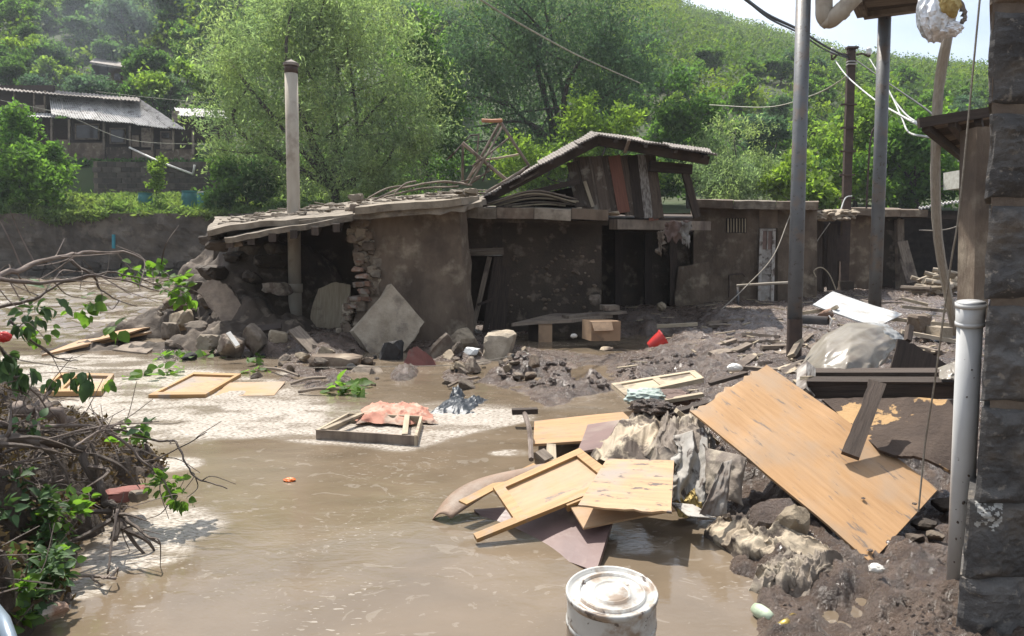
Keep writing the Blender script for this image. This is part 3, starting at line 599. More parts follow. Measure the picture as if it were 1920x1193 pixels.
# ---- grass and weeds on the far bank
def bank_grass():
    rs = np.random.RandomState(8); n = 42000; Y = 45.9 + 15.5 * rs.rand(n) ** 1.3; X = rs.uniform(-.72, .02, n) * Y
    dens = fbm(X * .5, Y * .5, 3, 3); k = rs.rand(n) < dens * 1.5; X, Y, dens = X[k], Y[k], dens[k]
    P = np.stack([X, Y, terr(X, Y) + .1 + .45 * rs.rand(len(X)) * dens], 1)
    P[:, 2] -= np.where(Y < 46.5, rs.rand(len(X)) * .7, 0)
    n2 = 7000; X2 = rs.uniform(-34, -8, n2); q = fbm(X2 * .35, X2 * 0, 4, 33); k2 = rs.rand(n2) < sst(.3, .7, q) * 1.1; X2 = X2[k2]; q = q[k2]
    P = np.concatenate([P, np.stack([X2, rs.uniform(45.3, 46.1, len(X2)), 3.95 - rs.rand(len(X2)) * 1.3 * q ** 1.5], 1)])
    n3 = 9000; c3 = rs.randint(0, 90, n3); cx = rs.uniform(-.7, -.2, 90) * 47; cy = 46.3 + 6 * rs.rand(90) ** 2; ch = rs.uniform(.25, .85, 90); P3 = np.stack([cx[c3], cy[c3], terr(cx[c3], cy[c3]) + ch[c3] * .6], 1) + rs.randn(n3, 3) * V3(.3, .3, .28) * (ch[c3][:, None] + .2)
    P = np.concatenate([P, P3]); v, f = cards(P, .2, .05, rs, up=.2, down=-.5)
    tag(npmesh('bank_grass', v, f, m_grass), 'bright grass and weeds on the terrace above the river wall', 'grass', kind='stuff')
bank_grass()
def slope_weeds():
    rs = np.random.RandomState(18); n = 26000; Y = 62.6 + 40 * rs.rand(n) ** 1.5; X = rs.uniform(-.78, .75, n) * Y
    P = np.stack([X, Y, terr(X, Y) + .6 * rs.rand(n)], 1); v, f = cards(P, .3, .14, rs, up=.2)
    tag(npmesh('slope_undergrowth', v, f, m_tree_d), 'dark undergrowth between the trees of the slope', 'undergrowth', kind='stuff')
slope_weeds()

# ================================================================== STRUCTURES
R = random.Random(11)
# ---- river wall of the far bank, its face in coursed stones
m_rwall = M('silt_dark_masonry', (.085, .07, .055), (.045, .037, .03), scale=1.2, bump=.8, bs=6, c3=(.12, .1, .08), s3=.9, rnd=.3, bdist=.06)
rw = thing('river_wall', 'long dark stone embankment wall across the river', 'wall', (-24, 46, -.6))
bm_ = MB(); panel([V3(-44, 45.8, 3.78), V3(22, 45.8, 3.78), V3(22, 45.8, -.8), V3(-44, 45.8, -.8)], .5, 260, 22, .3, '', 3, (0, -1, 0), bm_); bm_.build('wall_core', m_rwall, rw)
sv = []
for k in range(6):
    me = rock((-24, 46, -.6), (1.12 + .2 * (k % 3), .3, .58), 300 + k, boxy=1.4, sub=3, rough=.12).build('stone', m_rwall, rw); sv.append(me)
used = 0
for row in range(3):
    x = -32.2 + R.random() * .6
    while x < -14:
        w = R.uniform(.85, 1.2); z = -.35 + row * .54 + R.uniform(-.03, .03)
        k = R.randrange(6); o = sv[k] if sv[k].location.length < 1e-6 else copyob(sv[k])
        o.location = (x + w / 2 + 24, -.27 + R.uniform(-.02, .1), z + .6); o.scale = (w / 1.25, 1, R.uniform(.85, 1.0)); o.rotation_euler = (0, R.uniform(-.04, .04), 0)
        x += w * 1.02
tag(tube([W(213, 440, 45.35), W(213, 466, 45.35)], .1, 8).build('turquoise_pipe_stub', m_blue), 'short turquoise pipe stub fixed upright on the river wall', 'pipe')
# ---- retaining wall, upper terrace
rt = thing('retaining_wall', 'dark block retaining wall below the tin-roofed house', 'wall', (-27, 61.5, 5.5))
panel([V3(-33, 61.4, 8.55), V3(-19, 61.4, 8.3), V3(-19, 61.9, 8.3), V3(-33, 61.9, 8.55)], 3.3).build('wall_core', m_mortar, rt)
blk = None
for row in range(6):
    for i in range(18):
        x = -32.7 + i * .76 + (row % 2) * .38; z = 6.0 + row * .42
        if blk is None: blk = box((-27, 61.5, 5.5), (.74, .18, .4)).build('block', m_rwall, rt); o = blk
        else: o = copyob(blk)
        o.location = (x + 27, -.06 + R.uniform(-.03, .03), z - 5.5 + .2)
# ---- tin-roofed house
def corr_sheets(root, c4, n, th, m, amp, waves, name='roof_sheet', seed=0, gap=.01, nv=2, warp=.02, jag=.0):
    P = [np.asarray(q, float) for q in c4]; rr = random.Random(seed)
    for i in range(n):
        a = (i + gap) / n; b = (i + 1 - gap) / n
        q = [P[0] * (1 - a) + P[1] * a, P[0] * (1 - b) + P[1] * b, P[3] * (1 - b) + P[2] * b, P[3] * (1 - a) + P[2] * a]
        e = nrm(q[0] - q[3]) * rr.uniform(-jag, jag); up = V3(0, 0, rr.uniform(0, .012) + (i % 2) * .014)
        panel([q[0] + e + up, q[1] + e + up, q[2] + up, q[3] + up], th, waves * 5, nv, warp, '', seed + i, (0, -.2, 1), None, amp, waves).build(name, m, root)
H = thing('tin_roofed_house', 'long house with grey corrugated roof and dark shaded front above the river', 'house', (-27, 66, 8.3))
YF = 64.0
def fq(x0, y0, x1, y1, Y, dy=.0): return [W(x0, y0, Y), W(x1, y0 + dy, Y), W(x1, y1 + dy, Y), W(x0, y1, Y)]
def fpanel(x0, y0, x1, y1, Y, th, m, name, root, dy=0.): return panel(fq(x0, y0, x1, y1, Y, dy), th, up=(0, -1, 0)).build(name, m, root)
fpanel(-40, 222, 368, 318, 66.5, .3, m_wood_d, 'wall', H)
fpanel(-40, 160, 100, 222, 67.5, .3, m_wood_d, 'wall', H)
corr_sheets(H, [W(96, 216, 63.6), W(348, 243, 63.6), W(262, 186, 68.5), W(92, 173, 68.5)], 8, .05, m_sheet, .045, 6, seed=1, jag=.25)
corr_sheets(H, [W(-30, 166, 65.6), W(262, 190, 65.6), W(262, 184, 70), W(-30, 158, 70)], 8, .06, m_sheet_d, .04, 5, seed=21, jag=.2)
corr_sheets(H, [W(-10, 214, 64), W(104, 221, 64), W(104, 214, 66.3), W(-10, 207, 66.3)], 4, .06, m_sheet, .03, 5, seed=31, jag=.1)
for x, y0, y1 in ((32, 214, 262), (97, 222, 275), (130, 224, 270), (195, 230, 280), (244, 236, 282), (286, 238, 285), (325, 242, 285), (362, 245, 290)):
    plank(W(x, y1, 64.3), W(x, y0, 64.3), .16, .14, (0, -1, 0), seed=x).build('post', m_wood, H)
for x0, y0, x1, y1, m_ in ((128, 268, 196, 300, m_conc), (100, 262, 127, 300, m_mortar), (198, 276, 246, 305, m_conc_d), (248, 282, 288, 300, m_mortar), (292, 280, 362, 302, m_conc), (247, 254, 260, 275, m_mortar), (265, 240, 284, 276, m_wood), (300, 262, 324, 282, m_wood)):
    fpanel(x0, y0, x1, y1, 64.6, .15, m_, 'plinth_panel' if y0 > 261 else 'board_panel', H)
for x0, y0, x1, y1 in ((22, 196, 46, 206), (66, 197, 86, 210)): fpanel(x0, y0, x1, y1, 66.9, .1, m_wood, 'board_panel', H)
for x in (27, 64, 84): plank(W(x, 212, 66.4), W(x, 170, 66.4), .12, .12, (0, -1, 0), seed=x).build('post', m_wood, H)
for x0, y0, x1, y1 in ((140, 232, 186, 262), (205, 240, 236, 270), (300, 246, 320, 262)):
    w_ = fpanel(x0, y0, x1, y1, 66.05, .06, m_wood, 'window', H); fpanel(x0 + 3, y0 + 3, x1 - 3, y1 - 3, 65.98, .04, m_glass_d, 'pane', w_)
b3 = thing('brown_house', 'small brown-walled house with a thin roof high among the trees', 'house', W(205, 170, 88))
fpanel(203, 128, 243, 175, 88, 3, m_mortar, 'wall', b3); panel([W(168, 116, 86), W(246, 128, 86), W(250, 116, 91), W(180, 108, 91)], .25).build('roof', m_sheet_d, b3)
fpanel(172, 121, 203, 140, 89, .2, m_wood_d, 'porch_wall', b3); fpanel(214, 138, 226, 150, 87.9, .05, m_glass_d, 'window', b3)
b4 = thing('grey_shed', 'small shed with a pale sloping roof half hidden by the huge willow', 'shed', W(360, 250, 66))
fpanel(338, 212, 420, 262, 66, 2, m_wood_d, 'wall', b4); corr_sheets(b4, [W(334, 216, 64.5), W(430, 222, 64.5), W(425, 208, 68), W(326, 202, 68)], 3, .06, m_sheet, .035, 6, seed=41)
fpanel(322, 208, 335, 228, 65, .1, m_wood, 'side_board', b4)
dp = thing('white_drain', 'long white drainpipe slanting down from the house to the grass', 'drainpipe', W(364, 327, 61))
tube([W(243, 277, 63.5), W(300, 304, 61.2), W(362, 327, 60.6)], .085, 8).build('pipe', m_whitepl, dp, smooth=True); tube([W(362, 327, 60.6), W(365, 309, 60.6)], .085, 8).build('upright', m_whitepl, dp, smooth=True)
for i, (x, y, w, lab) in enumerate(((272, 350, .46, 'low teal tub sunk in the grass left of the narrow shrub'), (355, 350, .5, 'teal barrel below the foot of the white drainpipe'), (389, 358, .62, 'wide teal barrel with white weeds on it'), (414, 360, .6, 'dark teal barrel beside the dark low bush'))):
    c = W(x, y + 4, 50 - i * .3); c[2] = terr(c[0], c[1]) - .1; r = thing('water_barrel', lab.replace('left of', 'in front of'), 'barrel', c, 'barrels in the bank grass')
    h = 1.25 if i else 1.05
    tube([c, c + V3(0, 0, h * .3), c + V3(0, 0, h * .7), c + V3(0, 0, h)], [w * .86, w, w, w * .88], 16).build('drum', m_barrel, r, smooth=True)
    tube([c + V3(0, 0, h), c + V3(0, 0, h + .07)], [w * .95, w * .95], 16).build('rim', m_whitepl if i == 2 else m_barrel, r)
# ---- white hut and far stick pole
wh = thing('white_hut', 'small white hut glimpsed past the thin stick under the wooden eave', 'hut', W(1822, 350, 44))
fpanel(1806, 318, 1850, 352, 44, 2, m_whitepl, 'wall', wh); panel([W(1796, 299, 43.5), W(1855, 303, 43.5), W(1855, 296, 47), W(1800, 294, 47)], .12).build('roof', m_sheet, wh)

# ---- tall chimney pipe
cp = thing('chimney_pipe', 'tall pale asbestos chimney pipe with a dark conical cap', 'chimney pipe', W(553, 610, 15.6))
YC = 15.6; tube([W(554, 617, YC), W(553, 540, YC)], .135, 16).build('lower_pipe', m_pipe, cp, smooth=True)
tube([W(553, 548, YC), W(553, 532, YC)], .155, 16).build('collar', m_pipe, cp, smooth=True)
tube([W(553, 545, YC), W(551, 420, YC), W(549, 300, YC), W(546, 137, YC)], .128, 18).build('upper_pipe', m_pipe, cp, smooth=True)
tube([W(546, 138, YC), W(546, 121, YC)], [.132, .13], 18).build('cap_band', m_rust, cp, smooth=True)
tube([W(546, 124, YC), W(546, 119, YC), W(546, 112, YC)], [.155, .155, .015], 18).build('conical_cap', m_sheet_d, cp)

# ---- ruin beside the river: broken plaster pier
pier = thing('broken_pier', 'broken plastered wall pier with bare bricks on its torn edge', 'wall', W(770, 660, 14.1))
YP = 14.0
edge = [(662, 392), (659, 430), (664, 468), (690, 486), (694, 515), (692, 540), (684, 562), (668, 580), (662, 604), (650, 628), (642, 655), (645, 690)]
pts = [W(x, y, YP) for x, y in edge] + [W(876, 690, YP), W(874, 620, YP), (W(868, 520, YP)), W(862, 440, YP), W(859, 384, YP)]
prism(pts, V3(.12, .42, 0), jit=.018, sub=3, seed=3).build('plaster_wall', m_conc, pier)
for i, (x, y, w, h, m_) in enumerate(((672, 505, .24, .12, m_brick), (680, 518, .26, .12, m_brick), (674, 533, .24, .12, m_brick), (684, 546, .24, .12, m_brick), (670, 560, .26, .12, m_brick), (662, 574, .22, .11, m_brick), (688, 560, .2, .11, m_brick), (690, 532, .2, .12, m_brick), (676, 492, .2, .1, m_brick))):
    rock(W(x, y, YP - .02), (w, .3, h), 60 + i, boxy=1.1, rough=.1).build('brick', m_, pier)
rs_ = np.random.RandomState(12)
for i in range(104):
    y = 394 + i * 2.85; x = float(np.interp(y, [394, 430, 470, 490, 515, 556, 575, 600, 622, 650, 690], [666, 662, 668, 680, 676, 672, 656, 650, 642, 638, 646])) + rs_.uniform(-6, 30)
    if 500 < y < 566 and x < 690 and i % 3: continue
    s_ = rs_.uniform(.1, .25); rock(W(x, y, YP - .0 + rs_.uniform(-.03, .08)), (s_ * 1.1, .26, s_), 160 + i, boxy=.9, rough=.2).build('plaster_lump', m_conc_l if rs_.rand() < .35 else m_conc, pier)  # some lumps paler: the torn edge's lit face put into the colour
# ---- its sagging roof
rf = thing('sagging_roof', 'sagging layered roof slab resting on the broken pier', 'roof', W(640, 430, 15))
panel([W(418, 446, 12.9), W(660, 405, 13.2), W(662, 396, 15.5), W(420, 428, 15.5)], .09, 22, 4, .06, 'aaad', 2).build('lower_layer', m_roofc, rf)
panel([W(384, 432, 13.2), W(662, 398, 13.4), W(660, 386, 17.5), W(400, 408, 17.5)], .1, 24, 6, .08, 'aaddd', 3).build('middle_layer', m_roofc, rf)
prism([W(560, 414, 13.3), W(662, 402, 13.3), W(780, 392, 13.35), W(868, 386, 13.4), W(908, 377, 13.6), W(905, 369, 14.2), W(880, 357, 17.8), W(700, 372, 17.8), W(560, 392, 17.8)], V3(0, 0, -.1), jit=.03, sub=4, seed=5).build('upper_layer', m_roofc, rf)
panel([W(664, 390, 13.15), W(868, 372, 13.25), W(900, 368, 13.9), W(668, 384, 14.2)], .12, 16, 2, .03, 'aab', 6).build('edge_layer', m_conc_l, rf)
for i in range(6):
    t = i / 5; plank(W(430 + 40 * i, 440 - 6 * i, 13.05) - V3(0, 0, .16), W(440 + 40 * i, 424 - 6 * i, 17) - V3(0, 0, .2), .12, .14, seed=i).build('joist', m_wood_d, rf)
rock(W(669, 371, 14.6), (.3, .3, .16), 81, boxy=1).build('loose_stone', m_conc_l, rf); rock(W(883, 360, 14.3), (.26, .3, .14), 82, boxy=1).build('loose_stone', m_conc_l, rf); rock(W(857, 360, 14.6), (.3, .3, .1), 83).build('loose_stone', m_roofc, rf)
rs_ = np.random.RandomState(77); mbr = MB()
for i in range(170):
    px = rs_.uniform(410, 890); t = rs_.uniform(.1, 1); c = W(px, np.interp(px, [384, 660, 905], [430, 396, 370]) - 16 * t - 3, 13.5 + 3 * t)
    if i % 3: rock(c, V3(.12, .12, .05) * rs_.uniform(.4, 1.5), 3000 + i, sub=2, mb=mbr)
    else: a = rs_.uniform(-.6, .6); d = V3(math.cos(a), math.sin(a), .08 * rs_.randn()) * rs_.uniform(.1, .4); tube([c - d, c + d], .014, 4, mbr)
tag(mbr.build('roof_litter', m_roofc, rf), kind='stuff')
# dark wall under the roof
bw = thing('back_wall', 'soaked dark wall in the shade behind the chimney pipe', 'wall', W(600, 600, 17))
panel([W(400, 440, 17.2), W(690, 400, 17.2), W(690, 660, 17.2), W(400, 660, 17.2)], .3, 12, 8, .08, '', 7, (0, -1, 0)).build('wall_face', m_conc_d, bw)
panel([W(470, 462, 16.2), W(545, 455, 16.6), W(545, 640, 16.6), W(470, 640, 16.2)], .3, 8, 10, .12, 'dda', 9, (0, -1, 0)).build('wall_stub', m_conc_d, bw)

# ---- middle shed (door, overhanging slab)
ms = thing('middle_shed', 'dark plastered shed with an open plank door and a thick roof slab', 'shed', W(1000, 620, 15.8))
YM = 15.8
def wallrect(x0, y0, x1, y1, name='wall', m_=None, Y=YM, th=.3, root=None, nu=6, seed=0, w=.02): panel([W(x0, y0, Y), W(x1, y0, Y), W(x1, y1, Y), W(x0, y1, Y)], th, nu, nu, w, '', seed, (0, -1, 0)).build(name, m_ or m_conc_d, root or ms)
wallrect(855, 400, 942, 470, seed=1); wallrect(942, 400, 1128, 640, seed=2); wallrect(852, 470, 868, 660, seed=3)
panel([W(1128, 400, YM), W(1128, 400, 21), W(1128, 640, 21), W(1128, 640, YM)], .25, up=(1, 0, 0)).build('side_wall', m_conc_d, ms)
plank(W(864, 474, YM - .12), W(944, 471, YM - .12), .14, .1, (0, -1, 0), seed=4).build('lintel', m_wood, ms)
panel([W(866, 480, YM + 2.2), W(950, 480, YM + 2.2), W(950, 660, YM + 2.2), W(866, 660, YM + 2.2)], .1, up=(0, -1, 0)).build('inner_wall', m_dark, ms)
dr = bpy.data.objects.new('plank_door', None); COL.objects.link(dr); dr.parent = ms; dr.location = W(925, 640, YM - .05) - wloc(ms)
for x0, x1, w in ((908, 880, .1), (922, 906, .12), (930, 922, .16), (941, 938, .18)): plank(W(x1, 645, YM - .1), W(x0 + 10, 482, YM + .05), w, .05, (0, -1, 0), seed=x0).build('plank', m_wood_d if x0 > 910 else m_wood, dr)
plank(W(895, 572, YM - .16), W(922, 562, YM - .12), .05, .04, (0, -1, 0)).build('hinge_bar', m_rust, dr)
for i in range(4):
    a = i / 4; b = (i + 1) / 4; f = lambda x, t: x[0] * (1 - t) + x[1] * t
    X0, X1 = 862 + 280 * a, 862 + 280 * b; y = lambda t: 388 + 6 * t; yb = lambda t: 408 + 4 * t
    panel([W(X0, y(a), 14.5), W(X1 - .8, y(b), 14.5), W(X1 - .8, y(b) - 3, 19.5), W(X0, y(a) - 3, 19.5)], .2, 6, 4, .05, 'aa', 20 + i).build('roof_slab', m_roofc if i % 2 == 0 else m_conc, ms)
panel([W(862, 410, 14.9), W(1140, 414, 14.9), W(1140, 410, 19), W(862, 404, 19)], .08, 8, 2, .03, 'a', 25).build('slab_underside', m_conc_d, ms)
# rough plaster bumps on wall
rs_ = np.random.RandomState(4); mbp = MB()
for i in range(70):
    rock(W(rs_.uniform(950, 1120), rs_.uniform(470, 590), YM - .03), V3(.09, .05, .07) * rs_.uniform(.4, 1.3), 500 + i, sub=2, mb=mbp)
tag(mbp.build('plaster_lumps', m_conc, ms), kind='stuff')
# ---- recess behind
rc = thing('dark_recess', 'dark shed front set back under the wooden loft', 'shed', W(1215, 580, 20.5))
wallrect(1128, 400, 1310, 640, 'wall', m_conc_d, 20.6, .3, rc, 8, 5, .05)
plank(W(1150, 421, 15.7), W(1325, 424, 17.5), .24, .2, (0, 0, 1), seed=8).build('front_beam', m_wood, rc)
plank(W(1160, 428, 18), W(1300, 428, 18), .2, .2, (0, 0, 1), seed=9).build('inner_beam', m_wood_d, rc)
panel([W(1128, 410, 15.9), W(1300, 408, 17), W(1300, 402, 21), W(1128, 400, 21)], .08).build('loft_floor', m_wood_d, rc)
for x in (1160, 1215, 1262): plank(W(x, 640, 20.3), W(x, 430, 20.3), .2, .12, (0, -1, 0), seed=x).build('door_post', m_wood_d, rc)
# ---- wooden loft
lf = thing('wooden_loft', 'tilted wooden loft of weathered planks under a corrugated gable roof', 'loft', W(1170, 412, 16))
YL = 15.9
m_wood_b = M('weathered_brown_plank', (.16, .12, .092), (.085, .062, .047), scale=3, coord='UV', stretch=(1, 14, 1), bump=.5, bs=10, c3=(.3, .26, .21), s3=4, t3=(.56, .66), rnd=.3)
pk = [(1073, 1090, 28, m_wood_b), (1083, 1102, 26, m_wood_b), (1094, 1112, 26, m_wood_b), (1104, 1124, 24, m_wood), (1117, 1136, 26, m_wood_b), (1131, 1150, 32, m_wood_b), (1151, 1170, 30, m_wood_r), (1170, 1186, 36, m_wood_b), (1186, 1199, 24, m_wood_d), (1194, 1208, 22, m_wood_w), (1203, 1216, 22, m_wood_w), (1211, 1226, 24, m_wood_r), (1219, 1235, 26, m_wood_b)]
for i, (xt, xb, w, m_) in enumerate(pk):
    yt = 300 - (i * .6) + (8 if i == 0 else 0); yb = 388 + i * 1.8 + (i % 3) * 3; w_ = w / F * YL * .74
    plank(W(xb, yb, YL + (i % 2) * .03), W(xt, yt - 4, YL + .12 + (i % 2) * .03), w_, .03, (0, -1, .1), seed=i, n=3).build('plank', m_, lf)
plank(W(1112, 388, YL - .02), W(1096, 340, YL - .02), .07, .02, (0, -1, .1)).build('plank', m_wood_y, lf)
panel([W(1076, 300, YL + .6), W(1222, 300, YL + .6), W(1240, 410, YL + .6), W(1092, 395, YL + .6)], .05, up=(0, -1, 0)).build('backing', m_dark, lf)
YR = 14.9; rg0, rg1 = W(1122, 252, YR), W(1110, 247, 19.0)
corr_sheets(lf, [rg0, W(1345, 291, YR), W(1330, 281, 19), rg1], 5, .03, m_sheet_d, .009, 8, seed=51, nv=4, jag=.1, warp=.05)
corr_sheets(lf, [W(903, 368, YR), rg0 - V3(.02, 0, .02), rg1, W(905, 362, 19)], 6, .03, m_sheet_d, .009, 7, seed=61, nv=4, jag=.08, warp=.05)
for Y in (15.3, 16.6, 18.2):
    k = (Y - YR) / 4.1; e0 = rg0 * (1 - k) + rg1 * k - V3(0, 0, .14); L = (W(903, 368, YR) * (1 - k) + W(905, 362, 19) * k) - V3(0, 0, .12); Q = (W(1340, 290, YR) * (1 - k) + W(1328, 280, 19) * k) - V3(.1, 0, .13)
    plank(L, e0, .1, .16, seed=int(Y * 9)).build('rafter', m_wood_d, lf); plank(e0, Q, .1, .16, seed=int(Y * 7)).build('rafter', m_wood_d, lf)
for t in (.15, .4, .65, .9):
    a = rg0 * (1 - t) + W(1345, 291, YR) * t; b = rg1 * (1 - t) + W(1330, 281, 19) * t; plank(a - V3(0, 0, .07), b - V3(0, 0, .07), .08, .06, seed=int(t * 50)).build('batten', m_wood_d, lf)
    a = rg0 * (1 - t) + W(903, 368, YR) * t; b = rg1 * (1 - t) + W(905, 362, 19) * t; plank(a - V3(0, 0, .07), b - V3(0, 0, .07), .08, .06, seed=int(t * 70)).build('batten', m_wood_d, lf)
plank(W(1218, 312, 15.7), W(1296, 318, 15.9), .2, .12, (0, -1, 0), seed=3).build('eave_beam', m_wood_d, lf)
plank(W(1283, 318, 15.9), W(1307, 408, 15.9), .14, .12, (0, -1, 0), seed=31).build('corner_post', m_wood_d, lf)
plank(W(1180, 262, YR - .02), W(1172, 285, YR + .3), .06, .05, (0, -1, 0)).build('strut', m_wood, lf)
plank(W(905, 384, 15.1), W(1085, 340, 15.6), .1, .12, (0, -1, 0), seed=33).build('fallen_rafter', m_wood_d, lf)
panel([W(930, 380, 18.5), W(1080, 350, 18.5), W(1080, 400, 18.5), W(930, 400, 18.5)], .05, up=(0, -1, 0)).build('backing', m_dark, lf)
hoops = thing('bent_hoops', 'bundle of thin bent wooden hoops under the loft roof', 'hoops', W(1000, 384, 15.2))
for i, (x0, y0, xm, ym, x1, y1) in enumerate(((915, 382, 1000, 358, 1082, 374), (912, 385, 1000, 363, 1080, 380), (925, 384, 1010, 366, 1078, 385), (930, 386, 1000, 372, 1085, 378), (945, 386, 1010, 379, 1075, 384), (960, 388, 1020, 383, 1060, 386), (920, 381, 985, 361, 1060, 366))):
    tube(spline([W(x0, y0, 15 + i * .06), W(xm, ym, 15.1 + i * .06), W(x1, y1, 15.3 + i * .06)], 7), .018, 6).build('hoop', m_wood_y if i % 2 else m_wood, hoops, smooth=True)
fr = thing('wrecked_bedstead', 'collapsed rusty frame of thin bars on the roof beside the loft', 'frame', W(930, 350, 15))
for i, (x0, y0, x1, y1, r, m_) in enumerate(((903, 226, 941, 226, .035, m_rust_o), (938, 228, 992, 311, .03, m_wood), (936, 233, 872, 346, .03, m_wood), (943, 236, 880, 348, .022, m_wood), (867, 268, 955, 342, .036, m_wood), (868, 268, 867, 346, .025, m_wood), (954, 259, 885, 312, .02, m_wood), (893, 302, 972, 290, .022, m_wood_y), (992, 311, 953, 343, .02, m_rust), (906, 364, 990, 313, .03, m_wood), (867, 270, 838, 300, .018, m_wood_d), (870, 266, 882, 254, .014, m_wood_d), (882, 254, 898, 252, .014, m_wood_d), (898, 252, 893, 300, .016, m_wood), (905, 300, 870, 345, .018, m_wood), (925, 280, 905, 340, .016, m_rust), (955, 352, 1010, 322, .022, m_wood), (850, 345, 900, 330, .016, m_wood), (876, 348, 920, 318, .02, m_wood))):
    tube([W(x0, y0, 15 + (i % 4) * .15), W((x0 + x1) / 2, (y0 + y1) / 2 + 1, 15 + (i % 3) * .1), W(x1, y1, 15.1 + (i % 3) * .15)], r, 6).build('bar', m_, fr)
# roof litter: twigs across the sagging roof
for i, (x0, y0, x1, y1) in enumerate(((690, 372, 760, 348), (700, 376, 800, 344), (760, 352, 870, 344), (720, 370, 860, 350), (790, 345, 885, 348), (740, 362, 780, 340))):
    tag(tube(spline([W(x0, y0, 14.9), W((x0 + x1) / 2, (y0 + y1) / 2 - 6, 15), W(x1, y1, 15.1)], 5), .02, 5).build('dry_stick', m_wood), 'dry grey stick lying on the sagging roof slab', 'stick', 'sticks on the sagging roof')

# ---- shed row with the narrow white door
s3 = thing('concrete_shed', 'low concrete shed with a narrow white door and a small slotted vent', 'shed', W(1400, 562, 20.4))
YS = 20.3
wallrect(1300, 384, 1424, 575, 'wall', m_conc, YS, .3, s3, 8, 11, .03); wallrect(1424, 384, 1458, 428, 'wall', m_conc, YS, .3, s3, 2, 12, .01); wallrect(1458, 384, 1532, 575, 'wall', m_conc, YS, .3, s3, 6, 13, .03)
panel([W(1270, 500, YS - .1), W(1330, 490, YS - .15), W(1330, 580, YS - .25), W(1262, 580, YS - .2)], .4, 8, 8, .12, 'add', 14, (0, -1, 0)).build('bulging_base', m_conc, s3)
for k in range(3): panel([W(1296 + k * 80, 375 + k * 1.5, 19.6), W(1375 + k * 80, 376.5 + k * 1.5, 19.6), W(1375 + k * 80, 375 + k * 1.5, 24), W(1296 + k * 80, 374 + k * 1.5, 24)], .2, 6, 3, .04, 'aa', 30 + k).build('roof_slab', m_conc if k != 1 else m_roofc, s3)
vt = fpanel(1362, 409, 1400, 437, YS - .02, .04, m_dark, 'vent', s3)
for k in range(7): plank(W(1365 + k * 5.4, 436, YS - .05), W(1365 + k * 5.4, 410, YS - .05), .028, .03, (0, -1, 0)).build('slat', m_wood_y, vt)
dW = bpy.data.objects.new('door', None); COL.objects.link(dW); dW.parent = s3; dW.location = W(1440, 567, YS - .1) - wloc(s3)
lean = lambda x, y: W(x - (y - 428) * .03, y, YS - .1 - (y - 428) * .001)
for x0, y0, x1, y1, m_, nm in ((1425, 429, 1431, 567, m_door_w, 'stile'), (1449, 429, 1455, 567, m_door_w, 'stile'), (1431, 429, 1449, 433, m_door_w, 'rail'), (1431, 468, 1449, 565, m_door_w, 'door_panel'), (1431, 433, 1449, 468, m_rag, 'upper_panel'), (1439, 433, 1441, 468, m_door_w, 'mullion')):
    d_ = 0 if nm in ('stile', 'rail', 'mullion') else .03
    panel([lean(x0, y0) + V3(0, d_, 0), lean(x1, y0) + V3(0, d_, 0), lean(x1, y1) + V3(0, d_, 0), lean(x0, y1) + V3(0, d_, 0)], .04, up=(0, -1, 0)).build(nm, m_, dW)
for y in (492, 512, 530): panel([lean(1431, y) - V3(0, .005, 0), lean(1449, y), lean(1449, y + 2.5), lean(1431, y + 2.5) - V3(0, .005, 0)], .03, up=(0, -1, 0)).build('ledge', m_door_w, dW)
gp = tube([W(1367, 558, YS - .12), W(1367, 516, YS - .12), W(1392, 513, YS - .12), W(1397, 518, YS - .12)], .022, 6).build('conduit', m_rust, s3)
rl = thing('pipe_rail', 'grey pipe rail on a post standing before the white door', 'rail', W(1383, 580, 18.6))
tube([W(1384, 582, 18.6), W(1383, 537, 18.6)], .035, 8).build('post', m_col, rl, smooth=True); tube([W(1381, 536, 18.6), W(1440, 532, 18.6), W(1500, 529, 18.6)], .032, 8).build('rail', m_pipe, rl, smooth=True)
# ---- far shed with the open doorway
s4 = thing('far_shed', 'far low shed with dark doorways behind the rusty utility pole', 'shed', W(1620, 545, 25.4))
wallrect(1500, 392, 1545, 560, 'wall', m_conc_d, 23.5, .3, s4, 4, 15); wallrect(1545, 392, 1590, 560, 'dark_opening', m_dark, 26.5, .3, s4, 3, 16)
wallrect(1590, 398, 1655, 560, 'wall', m_conc, 25.4, .3, s4, 5, 17); wallrect(1655, 398, 1690, 560, 'wall', m_conc_d, 25.5, .3, s4, 5, 18)
plank(W(1688, 552, 25.2), W(1686, 412, 25.2), .22, .2, (0, -1, 0)).build('door_post', m_wood, s4)
for k in range(3): panel([W(1585 + k * 52, 391 + k, 24.4), W(1636.5 + k * 52, 392 + k, 24.4), W(1637 + k * 52, 390 + k, 30), W(1585 + k * 52, 389 + k, 30)], .22, 4, 2, .04, 'aa', 40 + k).build('roof_slab', m_conc, s4)
panel([W(1505, 405, 21), W(1600, 400, 21), W(1600, 391, 25), W(1505, 396, 25)], .12, 12, 6, .25, 'aaaa', 43).build('litter_covered_roof', m_conc_l, s4)
mbq = MB(); rs_ = np.random.RandomState(9)
for i in range(60): rock(W(rs_.uniform(1508, 1606), rs_.uniform(396, 412), 20.8 + rs_.rand()), V3(.22, .2, .1) * rs_.uniform(.5, 1.3), 700 + i, sub=2, mb=mbq)
tag(mbq.build('roof_litter', m_conc_l, s4), kind='stuff')
for x in (1520, 1532, 1560): plank(W(x, 545, 23.2), W(x, 420, 23.2), .3, .05, (0, -1, 0), seed=x).build('door_board', m_wood_d, s4)
